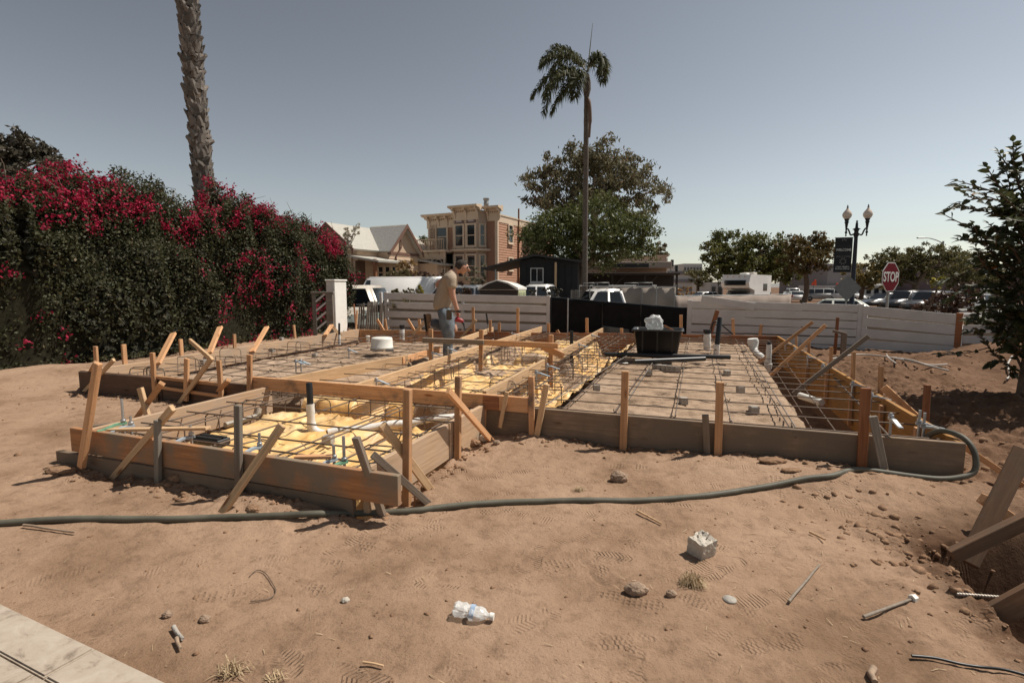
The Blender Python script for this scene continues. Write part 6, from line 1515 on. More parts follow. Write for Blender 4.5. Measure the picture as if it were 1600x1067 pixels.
# ------------------------------------------------------------ palms
L_palm = leafy('palm_leaflet', (.045,.05,.022), (.085,.09,.04), .3, .65, (.13,.12,.06))
def frond(mb_r, V, Fc, P, r, ll, nleaf=46, drop=.55, rr=.02, wid=.028):
    P = smooth_path([Vector(p) for p in P], 6); mb_r.tube(P, [rr*(1-.8*i/(len(P)-1)) for i in range(len(P))], 5)
    n = len(P)
    for j in range(nleaf):
        f = .12+.88*j/nleaf; x = f*(n-1); i0 = min(int(x), n-2); p = P[i0].lerp(P[i0+1], x-i0); d = (P[i0+1]-P[i0]).normalized()
        side = d.cross(EZ); side = side.normalized() if side.length > .05 else Vector((1,0,0)); L_ = ll*(.55+.75*math.sin(math.pi*min(1, f*.9+.1)))
        for sg in (1, -1):
            q = side*sg*r.uniform(.5, .9)+d*.55+Vector((r.normal(0,.2), r.normal(0,.2), r.normal(.15,.3))); q.normalize()
            m_ = p+q*L_*.5; e = p+q*L_*.85-EZ*drop*L_*r.uniform(.5,1.1); w = q.cross(Vector((r.normal(),r.normal(),r.normal()))).normalized()*wid
            k = len(V); V.extend([p-w*.5, p+w*.5, m_+w, m_-w, e]); Fc.append((k,k+1,k+2,k+3)); Fc.append((k+3,k+2,k+4,k+4))
def palm_mid():
    D = 26; r = np.random.default_rng(61); J = lambda px, py, dy=0: dp(px, py, D+dy)
    root = J(914.5, 470); root.z = ROAD_Z
    t = thing('palm_tree', root, 0, 'tall slender palm with fronds blown to the left beside the ficus', 'palm')
    mb = MB(); P = smooth_path([root, J(914,440), J(914.5,350), J(915.5,260), J(916,190), J(916.5,150)], 6); nn = len(P)
    rad = [.135-.02*i/nn + (.05*max(0, 1-i/3)) + .006*math.sin(i*2.7) for i in range(nn)]
    mb.tube(P, rad, 12); mb.tube([J(916.5,152), J(917,140), J(917.5,128), J(917.5,116)], [.12,.19,.17,.09], 12); mb.build('trunk', plain('palm_bark', (.115,.095,.08), .95, 0, .35, 14, .2, .8), t)
    rb = MB(); V, Fc = [], []
    F_ = [[(916,112,0),(895,84,.3),(868,78,.5),(846,98,.6)], [(916,112,0),(893,92,-.4),(866,88,-.6),(845,104,-.7)], [(915,118,0),(885,108,-.3),(856,122,-.5),(832,150,-.6)],
          [(915,120,0),(886,118,.5),(862,135,.8),(850,178,1.0)], [(915,120,0),(893,112,-.8),(868,126,-1.3),(852,150,-1.5)], [(918,112,0),(928,92,-.3),(939,92,-.5),(943,112,-.6)],
          [(918,112,0),(930,96,.5),(942,104,.8),(941,128,.9)], [(916,120,0),(906,118,-.9),(900,132,-1.3),(898,152,-1.4)], [(916,112,0),(900,90,.8),(880,92,1.4),(862,112,1.7)], [(915,118,0),(896,126,.3),(878,146,.5),(862,175,.5)]]
    for f in F_: frond(rb, V, Fc, [J(*q) for q in f], r, .52, 120, wid=.026)
    rb.tube([J(918,112), J(922,75), J(926,37)], [.03,.022,.008], 6)
    rb.build('frond_stem', plain('palm_stem', (.16,.15,.09), .6), t)
    o = MB(); o.v = [tuple(v) for v in V]; o.f = [list(dict.fromkeys(f)) for f in Fc]; o.m = [0]*len(Fc); o.sm = [False]*len(Fc); o.build('crown', L_palm, t, kind='stuff')
    MB().tube(smooth_path([J(918,150), J(921,165,-.2), J(922,190,-.2), J(920.5,215,-.15)], 5), [.05]*3+[.09]*8+[.06]*5, 7).build('dead_frond', plain('dead_frond', (.14,.095,.075), .9, 0, .3, 20), t)
palm_mid()
def palm_left():
    D = 13.4; r = np.random.default_rng(62); J = lambda px, py: dp(px, py, D)
    root = J(330, 500); root.z = 0
    t = thing('palm_trunk_tree', root, 0, 'big leaning palm trunk with shaggy leaf bases rising behind the hedge', 'palm')
    P = smooth_path([root, J(321,330), J(313,230), J(303,120), J(293,0), J(287,-110), J(284,-190)], 8); nn = len(P)
    bark = plain('palm_trunk_bark', (.16,.135,.115), .95, 0, .4, 10, .2, .8)
    MB().tube(P, [.19-.02*i/nn for i in range(nn)], 14).build('trunk', M['bark'], t)
    cum = [0]; 
    for i in range(1, nn): cum.append(cum[-1]+(P[i]-P[i-1]).length)
    def att(s):
        i = max(k for k in range(nn-1) if cum[k] <= s); f = (s-cum[i])/(cum[i+1]-cum[i]); return P[i].lerp(P[i+1], f), (P[i+1]-P[i]).normalized()
    base_m = wood('palm_leaf_base', (.29,.26,.235), (.165,.145,.125), rnd=.45, dirt=.3, dirtcol=(.12,.09,.07))
    shapes = []
    for k_ in range(4):
        w0, h_, o_ = .085+.015*k_, .17+.03*k_, .045+.012*k_
        V = [(-w0,.0,0),(w0,.0,0),(-w0*.7,.03,h_*.5),(w0*.7,.03,h_*.5),(-.028,.05+o_*.5,h_),(.03,.05+o_*.5,h_*1.05),(0,.045,.02),(0,.075,h_*.55),(-w0*.6,-.03,h_*.5),(w0*.6,-.03,h_*.5),(0,.02+o_*.4,h_*.95)]
        F_ = [(0,6,7,2),(6,1,3,7),(2,7,4),(7,3,5),(7,5,4),(0,2,8),(1,9,3),(2,4,10,8),(5,3,9,10),(4,5,10)]
        shapes.append(MB().add(V, F_).mesh('leaf_base', base_m))
    stuff = MB(); s = .4; row = 0
    while s < cum[-1]-.3:
        p, d = att(s)
        for k_ in range(9):
            a = 2*math.pi*(k_+.5*(row % 2))/9+r.normal(0,.1); out = Vector((math.cos(a), math.sin(a), 0)); out = (out-d*out.dot(d)).normalized(); side = d.cross(out)
            q = p+out*(.165+r.normal(0,.008)); tw = r.normal(0,.35); sd = side*math.cos(tw)+d*math.sin(tw); dz = d*math.cos(tw)-side*math.sin(tw); k = r.uniform(.8,1.12)
            Mx = Matrix(((sd.x*k,out.x*k,dz.x*k,q.x),(sd.y*k,out.y*k,dz.y*k,q.y),(sd.z*k,out.z*k,dz.z*k,q.z),(0,0,0,1)))
            if 3.3 < q.z < 8.9 and out.y < .25: link('leaf_base', shapes[int(r.integers(0,4))], t, Mx)
            else:
                me = shapes[int(r.integers(0,4))]; stuff.add([Mx @ v.co for v in me.vertices], [list(f.vertices) for f in me.polygons])
        s += .125; row += 1
    stuff.build('leaf_base_mass', base_m, t, kind='stuff')
    rb = MB(); V, Fc = [], []; c = P[-1]
    for i in range(22):
        a = i*2.4; el = r.uniform(-.3, 1.1); L_ = 2.4; o = Vector((math.cos(a), math.sin(a), 0))
        frond(rb, V, Fc, [c, c+o*L_*.35+EZ*(.5*el+.2), c+o*L_*.75+EZ*(.6*el), c+o*L_+EZ*(.6*el-.8)], r, .5, 30, .4, .03)
    rb.build('frond_stem', M['bark'], t); o = MB(); o.v = [tuple(v) for v in V]; o.f = [list(dict.fromkeys(f)) for f in Fc]; o.m = [0]*len(Fc); o.sm = [False]*len(Fc); o.build('crown', L_palm, t, kind='stuff')
palm_left()
# ------------------------------------------------------------ pipes
def vpipe(name, label, base, top, r, wrap_z=None, wr=None, cap=None, extra=None):
    """standing pipe: black pipe with white wrap on its lower part"""
    base, top = Vector(base), Vector(top)
    t = thing(name, base, 0, label, 'pipe')
    L = top-base
    if wrap_z is None:
        MB().tube([base-EZ*.05, top], r, 12).build('pipe', M['black_pl'], t)
    else:
        k = base + L*wrap_z
        mb = MB().tube([k-L*.05, top-L.normalized()*.004, top], [r, r, r*.93], 12); mb.tube([top-L.normalized()*.03, top+L.normalized()*.001], r*.75, 12)
        mb.build('pipe', M['black_pl'], t)
        wr = wr or r*1.15
        n_ = 9; pts = [base-EZ*.04 + (k-base+EZ*.04)*(i/(n_-1)) for i in range(n_)]
        MB().tube(pts, [wr*(1+.06*math.sin(i*2.3)) for i in range(n_)], 12).build('foam_wrap', M['wrap'], t)
    if cap: MB().tube([top-EZ*cap, top+EZ*.004], r*1.22, 12).build('cap', M['black_pl'], t)
    return t
def ztop(base, px, py):
    return dp(px, py, base.y)
b = gp(487, 676, .07); t1 = vpipe('stub_pipe', 'black pipe stub in white wrap standing among yellow plastic in the near box', b, dp(483, 598, b.y), .026, .58, .034)
MB().tube([b+Vector((-.004,0,.10)), b+Vector((.012,0,.03)), b+Vector((.06,-.005,.0)), b+Vector((.11,-.01,-.005))], [.036,.038,.036,.034], 12).build('elbow', M['wrap'], t1)
pa, pb = gp(512, 676, .08), gp(712, 650, .10)
t = thing('wrapped_drain_pipe', pa, 0, 'long pipe in white wrap lying across the near box form', 'pipe')
MB().tube([pa.lerp(pb, i/14)+EZ*(.006*math.sin(i*1.3)) for i in range(15)], [.033*(1+.05*math.sin(i*2.1)) for i in range(15)], 12).build('foam_wrap', M['wrap'], t)
pa, pb = gp(352, 664, .12), gp(402, 650, .12)
t = thing('wrapped_branch_pipe', pa, 0, 'short grey wrapped pipe branch at the left end of the near box', 'pipe')
mb = MB().tube([pa, pb], .024, 10); mb.tube([pb, pb+EZ*.07+EV*.02], .028, 10); mb.build('foam_wrap', M['conc'], t)
t = thing('floor_drain_box', gp(328, 690, .1), math.atan2(EU.y, EU.x), 'black plastic drain box low in the left end of the near box form', 'drain box')
MB().bbox((-.13,-.06,-.02), (.15,.06,.035), .006).build('box', M['black_pl'], t, local=True)
MB().box((-.11,-.045,.035), (.13,-.005,.045)).box((-.11,.01,.035), (.13,.045,.045)).build('grate', M['metal_dark'], t, local=True)
b = gp(530, 536, .11); vpipe('stub_pipe', 'thin black pipe stub in white wrap near the white gate pillar', b, dp(530, 505, b.y), .022, .42, .03)
b = gp(628, 528, .10); vpipe('stub_pipe', 'squat white wrapped pipe with a black cap left of the man', b, dp(628, 508, b.y), .05, .68, .062, .07)
b = gp(893, 575, -.1); vpipe('stub_pipe', 'plain black pipe standing behind the longest pale beam', b, dp(893, 517, b.y), .030)
b = gp(1105, 548, .12); vpipe('stub_pipe', 'thick white wrapped pipe with a black cap right of the black tub', b, dp(1105, 515, b.y), .055, .8, .066, .05)
b = gp(1119, 553, .13); vpipe('stub_pipe', 'leaning tall black pipe on a white wrapped base right of the black tub', b, dp(1125, 496, b.y+.03), .042, .26, .05)
b = gp(1200, 578, .02); t = vpipe('stub_pipe', 'slim white wrapped pipe with a small black top by the right trench', b, dp(1202, 534, b.y), .028, .9, .04)
MB().tube([b+EZ*.02, b+EZ*.10], [.05,.058], 10).build('foam_wrap', M['wrap'], t)
a0, a1 = gp(1178, 549, .13), gp(1197, 562, .10); tp = dp(1176, 529, a0.y)
t = thing('wrapped_closet_bend', a0, 0, 'white wrapped toilet bend curving down into the right trench', 'pipe')
MB().tube([tp, tp.lerp(a0,.25), tp.lerp(a0,.7), a0.lerp(a1,.1), a0.lerp(a1,.6), a1], [.085,.098,.075,.055,.05,.045], 14).build('foam_wrap', M['wrap'], t)
pa, pb = gp(1250, 618, -.02), gp(1284, 629, -.02)
t = thing('white_drain_pipe', pa, 0, 'short white drain pipe end inside the dark right trench', 'pipe')
MB().tube([pa, pb], .04, 12).build('pipe', M['white_pl'], t)
for (x0, y0, x1, y1, z, lab) in ((945,553.5,1141,558,.245,'longer of the two black pipes lying in front of the black tub'), (991,565,1101,560.5,.245,'shorter of the two black pipes lying in front of the black tub')):
    pa, pb = gp(x0, y0, z), gp(x1, y1, z); t = thing('black_pipe', pa, 0, lab, 'pipe')
    d = (pb-pa).normalized(); mb = MB().tube([pa, pb], .035, 14); mb.tube([pa-d*.001, pa+d*.004], .028, 14); mb.build('pipe', M['black_pl'], t)
# white bucket-like fitting upside down on the left grid
b = gp(597, 547, .20)
t = thing('white_tub', b, .2, 'round white plastic tub upside down on the left rebar grid', 'tub')
MB().lathe([(.175,.03),(.19,.035),(.195,.05),(.185,.06),(.18,.19),(.172,.215),(.15,.222),(.02,.224)], 28).build('tub_body', M['white_pl'], t, local=True)
MB().box((-.15,-.17,0),(.02,-.10,.032)).box((.06,-.16,-.005),(.2,-.09,.03)).box((-.2,.0,.0),(-.12,.1,.025)).build('foot', M['grey_metal'], t, local=True)
b = gp(575, 534, .14); t = thing('white_cup', b, 0, 'small white pipe cup beside the white tub on the left grid', 'cup')
MB().lathe([(.036,0),(.036,.10),(.044,.105),(.044,.125),(.034,.127)], 14).build('cup_body', M['white_pl'], t, local=True)
b = gp(764, 522, .15); t = thing('digging_tool', b, 0, 'black gripped tool leaning against a stake near the white fence', 'tool')
tp = dp(760, 490, b.y); MB().tube([b, b.lerp(tp, .5)], .014, 8).build('shaft', M['grey_metal'], t); MB().tube([b.lerp(tp,.5), tp], .02, 8).build('grip', M['black_pl'], t)

# ------------------------------------------------------------ black mortar tub and the bag in it
b = gp(1027, 553, .235); ang = math.atan2(EU.y, EU.x)+.05
t = thing('black_tub', b, ang, 'big black plastic mixing tub standing on the right rebar grid', 'tub')
def tubring(l, w, z, c=.05, n=3):
    out = []
    for (sx, sy, a0) in ((1,1,0),(-1,1,90),(-1,-1,180),(1,-1,270)):
        for i in range(n+1):
            a = R(a0+90*i/n); out.append(((l-c)*sx+c*math.cos(a), (w-c)*sy+c*math.sin(a), z))
    return out
rings = [tubring(.29,.2,.0,.04), tubring(.30,.21,.02), tubring(.355,.255,.37), tubring(.385,.285,.375), tubring(.39,.29,.395), tubring(.37,.27,.405), tubring(.345,.245,.385), tubring(.285,.195,.03)]
k = len(rings[0]); V = [p for r_ in rings for p in r_]; Fc = [tuple(range(k-1,-1,-1))]
for i in range(len(rings)-1):
    for j in range(k): j2 = (j+1) % k; Fc.append((i*k+j, i*k+j2, (i+1)*k+j2, (i+1)*k+j))
Fc.append(tuple((len(rings)-1)*k+j for j in range(k)))
MB().add(V, Fc, 0, True).build('tub_body', M['black_pl'], t, local=True)
rb = MB()
for x in (-.22, 0, .22):
    rb.add([(x-.012,-.212,.03),(x+.012,-.212,.03),(x+.012,-.262,.37),(x-.012,-.262,.37),(x-.012,-.2,.03),(x+.012,-.2,.03),(x+.012,-.25,.37),(x-.012,-.25,.37)],[(0,1,2,3),(0,3,7,4),(1,5,6,2)])
rb.build('rib', M['black_pl'], t, local=True)
MB().add([(-.28,-.19,.30),(.28,-.19,.30),(.28,.19,.30),(-.28,.19,.30),(0,0,.33)],[(0,1,4),(1,2,4),(2,3,4),(3,0,4)],0,True).build('mortar_fill', M['conc'], t, local=True)
def clear_pl():
    m, n, l, b_ = new_mat('clear_plastic')
    b_.inputs['Base Color'].default_value = (.82,.84,.83,1); b_.inputs['Roughness'].default_value = .22
    tr = N(n, 'ShaderNodeBsdfTransparent'); mx = N(n, 'ShaderNodeMixShader'); mx.inputs[0].default_value = .48
    l.new(tr.outputs[0], mx.inputs[1]); l.new(b_.outputs[0], mx.inputs[2]); l.new(mx.outputs[0], n['Material Output'].inputs[0]); return m
M['clear'] = clear_pl()
def crumple(radius, seed, sub=4, squash=(1,1,1), amp=.3, freq=3.0):
    bm = bmesh.new(); bmesh.ops.create_icosphere(bm, subdivisions=sub, radius=1)
    for v in bm.verts:
        p = v.co.copy(); d = 1+amp*(abs(mnoise.noise(p*freq+Vector((seed,0,0))))*1.6-.5)+amp*.5*(mnoise.noise(p*freq*2.4+Vector((0,seed,0))))
        v.co = Vector((p.x*squash[0], p.y*squash[1], p.z*squash[2]))*d*radius
    return bm
tag(MB().bm(crumple(.128, 3, 4, (1.1,.8,1.2), .34, 1.15), 0, True).build('plastic_bag', M['clear'], None, Matrix.Translation(dp(1022, 506, b.y+.02))), 'crumpled clear plastic bag sitting in the black tub', 'plastic bag')
tag(MB().bbox((-.11,-.06,-.01),(.11,.06,.012),.004).build('brick_shard', M['wood_red'], None, Matrix.Translation(dp(1047, 514, b.y+.05)) @ Matrix.Rotation(.5, 4, 'Y')), 'reddish scrap poking out of the black tub beside the bag', 'scrap')

# ------------------------------------------------------------ small concrete spacer blocks
spacer = MB().bbox((-.038,-.038,-.03),(.038,.038,.04),.005).mesh('spacer_block', M['conc'])
def block(p, a, label, group='concrete spacer blocks'):
    o = link('spacer_block', spacer, None, Matrix.Translation(Vector(p)) @ Matrix.Rotation(a, 4, 'Z')); return tag(o, label, 'concrete block', group)
for i in range(6):
    block(gp(1023+i*7.2, 574+i*.9, .15)+EZ*.01, ang+.1+.04*(i%2), ('leftmost', 'second', 'third', 'fourth', 'fifth', 'rightmost')[i]+' concrete spacer block from the left in the row before the black pipes')
for (px, py, lab) in ((1178,641,'concrete spacer block alone right of centre on the right sand bed'), (1157,609,'concrete spacer block under the rebar behind the lone one'), (1136,583,'farthest concrete spacer block under the right grid'),
                      (932,606,'concrete spacer block under the grid near the yellow edge'), (1014,583,'concrete spacer block left of the row of six'), (1068,627,'concrete spacer block close to the front form on the sand')):
    block(gp(px, py, .155), ang+.3, lab)
block(gp(513, 692, .10)+EZ*.02, ang+.2, 'concrete spacer block under the white wrapped pipe on yellow plastic')
for (px, py, lab) in ((492,556,'small spacer block under the left grid by the long beam'), (318,566,'small spacer block at the front of the left grid'), (425,548,'small spacer block in the middle of the left grid'), (440,530,'small spacer block at the back of the left grid')):
    block(gp(px, py, .15), ang, lab)
tag(MB().bbox((-.05,-.02,0),(.05,.02,.012),.003).build('paper_scrap', M['white_pl'], None, Matrix.Translation(gp(977, 568, .17)) @ Matrix.Rotation(.8, 4, 'Z')), 'small white scrap on the sand by the black pipes', 'scrap')

# ------------------------------------------------------------ hose over the ground and round the corner
hp = [(-90,826),(0,822),(60,817),(120,815),(200,815),(280,815.5),(350,813),(420,810),(490,808),(560,805.5),(640,802),(690,797),(740,791.5),(790,788.5),(850,787),(920,786),(990,786),(1060,782),(1110,777),(1160,770),(1210,761),(1260,752),(1300,746.5)]
pts = []
for (x, y) in hp: p = on_ground(x, y); pts.append(p+EZ*.014)
for u_, v_, dz in ((8.08,-.235,.016),(8.25,-.20,.016),(8.42,-.17,.016),(8.58,-.14,.018),(8.70,-.115,.03)): p = S(u_, v_); pts.append(Vector((p.x, p.y, max(gz(p.x, p.y), .0)+dz)))
pts += [S(UW+.055, -.085, .10), S(UW+.07, -.05, .19), S(UW+.05, .0, .265), S(UW+.01, .08, .30), S(UW-.05, .2, .285), S(UW-.1, .32, .18)]
tag(MB().tube(smooth_path(pts), .0185, 12).build('hose', M['hose']), 'long grey green hose snaking over the dirt and up the right form corner', 'hose')
cabm = plain('pale_cable', (.42,.39,.35), .6)
for i, (lst, lab, r_) in enumerate((([(1395,561),(1420,570),(1450,575),(1480,574)], 'pale cable curving up from the dug earth near the fence', .012),
                                ([(1300,563),(1335,560),(1372,560),(1410,566),(1445,579),(1482,582)], 'long pale cable along the foot of the white fence', .013),
                                ([(1385,556),(1388,566),(1400,574)], 'short pale cable loop standing out of the heap', .01))):
    P_ = [on_ground(x, y)+EZ*(.02+.05*math.sin(j*1.9)**2) for j, (x, y) in enumerate(lst)]
    tag(MB().tube(smooth_path(P_, 5), r_, 8).build('cable', cabm), lab, 'cable')
P_ = [on_ground(x, y)+EZ*.03 for x, y in ((1581,560),(1574,575),(1578,590),(1572,598))]
tag(MB().tube(smooth_path(P_, 5), .012, 8).build('cable', cabm), 'short white cable hanging on the shaded earth heap', 'cable')

# ------------------------------------------------------------ stones, the broken block, litter
def stone(px, py, r, seed, label, mat='stone', sq=(1,.8,.72), sub=3, amp=.22):
    p = on_ground(px, py)
    o = MB().bm(crumple(r, seed, sub, sq, amp, 1.5), 0, False).build('stone', M[mat], None, Matrix.Translation(p+EZ*r*sq[2]*.55)); return tag(o, label, 'stone')
stone(967, 752, .062, 4, 'round brown stone lying alone before the right form', sub=4)
stone(994, 927, .042, 8, 'pointed tan stone in front of the dry straw', sq=(1.2,.8,.72))
stone(1049, 931, .024, 12, 'little stone next to the dry straw')
stone(1206, 723, .065, 15, 'flat dirt slab by the short grey brace', 'clod', (1.5,.7,.35)); stone(1236, 737, .045, 18, 'flat dark clod nearer than the dirt slab', 'clod', (1.5,.7,.3))
stone(758, 689, .052, 21, 'pale round stone at the foot of the corner brace', 'conc_block'); stone(776, 694, .03, 24, 'smaller pale stone beside the round one at the corner brace', 'stone'); stone(741, 697, .05, 23, 'dark dirt lump left of the pale round stone', 'clod')
stone(94, 738, .07, 27, 'flat rock under the end of the near box form', 'clod', (1.5,.8,.4)); stone(215, 692, .06, 29, 'flat slab lump in the gap under the box end', 'stone', (1.4,.8,.4))
stone(310, 748, .05, 31, 'dirt lump in the heap beside the left pale brace', 'clod'); stone(275, 752, .045, 33, 'second dirt lump in the heap beside the left pale brace', 'clod'); stone(350, 752, .055, 35, 'largest dirt lump right of the left pale brace', 'clod', (1.3,.8,.6)); stone(395, 800, .04, 37, 'dirt lump at the foot of the pale front brace', 'clod')
stone(640, 775, .05, 39, 'dirt lump under the crossed braces at the box corner', 'clod'); stone(655, 783, .035, 41, 'small dirt lump beside the hose at the box corner', 'clod')
stone(745, 962+8, .001, 1, 'tiny grain', 'clod') if False else None
stone(540, 940, .018, 44, 'tiny pale pebble alone on the open dirt', 'conc_block'); stone(262, 963, .02, 46, 'small pebble on the left open dirt', 'stone'); stone(320, 970, .022, 48, 'small pebble pair neighbour on the left open dirt', 'stone')
p = on_ground(1140, 938)
tag(MB().lathe([(.001,0),(.026,0),(.028,.004),(.027,.008),(.001,.0085)], 20).build('flat_disc', M['conc'], None, Matrix.Translation(p)), 'flat round grey disc on the trodden dirt', 'disc')
# broken block
p = on_ground(1096, 866)
bm = bmesh.new(); bmesh.ops.create_cube(bm, size=1); bmesh.ops.subdivide_edges(bm, edges=bm.edges[:], cuts=7, use_grid_fill=True)
for v in bm.verts:
    q = v.co.copy(); top = sstep(.3, .5, np.array(q.z)).item()
    n1 = mnoise.noise(q*5)*.04 + mnoise.noise(q*14)*.02
    v.co = Vector((q.x*.10*(1-.12*q.z), q.y*.092, q.z*.092 - top*.015*abs(mnoise.noise(q*6)) )) + q.normalized()*n1*.14*(1+1.6*top)
t = thing('broken_block', p, 0, 'pale broken concrete block tilted on the dirt', 'concrete block')
MB().bm(bm, 0, False).build('block_body', M['conc_block'], t, Matrix.Translation((0,0,.04)) @ Matrix.Rotation(.55, 4, 'Z') @ Matrix.Rotation(.16, 4, 'X') @ Matrix.Rotation(-.1, 4, 'Y'), local=True); bm.free()
MB().tube([(.015,-.015,.085),(.035,.0,.098),(.04,.02,.092),(.02,.03,.096),(.0,.04,.088)], .003, 5).build('tie_wire', M['rebar'], t, local=True)
# crushed bottle
p = on_ground(736, 966)
t = thing('crushed_bottle', p, 0, 'crushed clear water bottle lying on the dirt', 'bottle')
bm = bmesh.new()
prof = [(0.0,.006),(.004,.027),(.012,.033),(.03,.03),(.045,.034),(.06,.026),(.075,.034),(.09,.031),(.105,.034),(.12,.027),(.132,.016),(.136,.012),(.15,.012)]
segs = 20; ringv = []
for x, r_ in prof:
    row = []
    for k_ in range(segs):
        a = 2*math.pi*k_/segs; q = Vector((x*30, math.cos(a)*2.2, math.sin(a)*2.2)); d = r_*(1+.42*mnoise.noise(q*.7+Vector((7,1,2)))*(0 if x > .13 else 1))
        row.append(bm.verts.new((x-.07 + .012*mnoise.noise(q), math.cos(a)*d, math.sin(a)*d*(.8))))
    ringv.append(row)
for i in range(len(prof)-1):
    for k_ in range(segs): bm.faces.new((ringv[i][k_], ringv[i][(k_+1)%segs], ringv[i+1][(k_+1)%segs], ringv[i+1][k_]))
Mb = Matrix.Translation((0,0,.028)) @ Matrix.Rotation(-.22, 4, 'Z') @ Matrix.Rotation(.08, 4, 'Y')
MB().bm(bm, 0, False).build('bottle_body', M['clear'], t, Mb, local=True); bm.free()
MB().tube([(.078,0,0),(.094,0,0)], .0145, 14).build('cap', M['white_pl'], t, Mb, local=True)
lb = MB(); vv = [(.0+.018*j, math.cos(a)*.0335*(1+.08*math.sin(a*5+j)), math.sin(a)*.029*(1+.08*math.cos(a*4))) for j in (0,1) for a in [2*math.pi*k_/14*.45+.5 for k_ in range(15)]]
lb.add(vv, [(k_, k_+1, k_+16, k_+15) for k_ in range(14)], 0, True).build('label_band', plain('blue_label', (.34,.44,.58), .4), t, Mb, local=True)
# sticks and rods
def stick(name, a, b_, r, mat, label, cat='stick', lift=.012, fork=None, nut=False, n=6, wob=.006):
    p0, p1 = on_ground(*a)+EZ*lift, on_ground(*b_)+EZ*lift
    t = thing(name, p0, 0, label, cat)
    r2 = random.Random(hash(label) & 255 if False else len(label))
    P = [p0.lerp(p1, i/(n-1)) + Vector((r2.uniform(-wob,wob), r2.uniform(-wob,wob), r2.uniform(0, wob))) for i in range(n)]
    MB().tube(P, [r*(1.1-.3*i/(n-1)) for i in range(n)], 7).build('shaft', mat, t)
    if fork: MB().tube([P[2], P[2]+Vector(fork)*.5, P[2]+Vector(fork)], [r*.7, r*.6, r*.3], 6).build('twig', mat, t)
    if nut:
        d = (p1-p0).normalized(); Mx = frame(p1-d*.02, p1); MB().tube([(0,0,0),(.022,0,0)], .017, 6, smooth=False).build('nut', M['white_pl'], t, Mx)
    return t
dry = plain('dry_twig', (.30,.215,.15), .85, 0, .25, 30)
stick('wooden_stick', (1232,945), (1280,887), .0055, M['dull_rod'], 'straight thin stick pointing at the broken block', wob=.001); stick('threaded_rod', (1349,968), (1429,938), .0065, M['dull_rod'], 'grey rod with a pale nut at its right end', 'rod', nut=True, wob=0)
stick('brown_twig', (38,825), (117,836), .0065, dry, 'forked brown twig lying under the hose on the left', fork=(.06,-.02,.005)); stick('wood_sliver', (1266,835), (1287,848), .006, M['wood_light'], 'pale wood sliver casting a shadow on the right dirt', n=3)
stick('wood_sliver', (995,803), (1034,822), .006, M['wood_light'], 'pale wood sliver near the hose with frayed end', n=3); stick('wood_sliver', (568,1041), (602,1045), .004, M['wood_light'], 'thin wood sliver at the bottom of the open dirt', n=3); stick('bark_chip', (270,985), (284,1004), .008, M['conc'], 'grey chip on the dirt beside the concrete walk', n=3); stick('bark_chip', (276,1004), (283,1018), .007, dry, 'brown chip near the concrete walk edge', n=3)
stick('wood_stub', (1360,1050), (1363,1072), .012, dry, 'brown wooden peg at the very bottom edge of the dirt', n=3)
P_ = [on_ground(x, y)+EZ*.008 for x, y in ((390,903),(402,893),(415,898),(424,912),(431,926),(420,938),(391,943))]
tag(MB().tube(smooth_path(P_, 5), .002, 5).build('thin_wire', M['rebar']), 'thin dark wire curled on the left dirt', 'wire')
P_ = [on_ground(x, y)+EZ*.012 for x, y in ((1424,1030),(1460,1033),(1500,1042),(1530,1048),(1570,1052),(1620,1066))]
tag(MB().tube(smooth_path(P_, 4), .0055, 6).build('black_strand', M['black_pl']), 'thin black strand running to the lower right corner of the dirt', 'cable')  # thin black tube laid along the dirt
# dry straw
def straw(px, py, n_, rad, hgt, seed, label):
    p = on_ground(px, py); r = np.random.default_rng(seed); V, Fc = [], []
    for i in range(n_):
        a, l = r.uniform(0, 6.28), r.uniform(.5, 1.2)*rad; b0 = np.array([r.normal(0, rad*.3), r.normal(0, rad*.25), .002]); d = np.array([math.cos(a), math.sin(a), 0]); h_ = r.uniform(.1, 1)*hgt
        w = np.array([-d[1], d[0], 0])*.0016; m_ = b0+d*l*.5+[0,0,h_]; e = b0+d*l+[0,0,h_*r.uniform(-.2,.6)]; e[2] = max(e[2], .001)
        k = len(V); V += [b0-w, b0+w, m_+w, m_-w, e]; Fc += [(k,k+1,k+2,k+3), (k+3,k+2,k+4,k+4)]
    Fc = [tuple(dict.fromkeys(f)) for f in Fc]
    o = MB().add(V, Fc, 0).build('dry_straw', strawm, None, Matrix.Translation(p)); return tag(o, label, 'straw')
strawm = leafy('dry_straw', (.36,.26,.15), (.46,.35,.22), .2, .8)
straw(1082, 915, 240, .055, .045, 3, 'tuft of dry straw between the stones and the broken block'); straw(365, 1052, 80, .05, .04, 4, 'dry grass tuft at the bottom edge beside the concrete walk'); straw(430, 1062, 45, .04, .025, 5, 'sparse dry grass wisp right of the larger tuft'); straw(905, 766, 90, .04, .02, 6, 'pale fibre wisp on the dirt behind the hose')
gr = []; 
r = np.random.default_rng(17); V, Fc = [], []
for i in range(420):
    x, y = r.normal(.7, 1.6), 1.5+4*r.random()**1.4; z = gz(x, y)+.004; a = r.uniform(0, 6.28); l = r.uniform(.008, .04); d = np.array([math.cos(a), math.sin(a), r.uniform(0,.15)]); w = np.array([-d[1], d[0], 0])*r.uniform(.0008,.002)
    p0 = np.array([x, y, z]); k = len(V); V += [p0-w, p0+w, p0+d*l+w*.4+[0,0,.002], p0+d*l-w*.4+[0,0,.002]]; Fc.append((k,k+1,k+2,k+3))
MB().add(V, Fc, 0).build('straw_litter', strawm, kind='stuff')

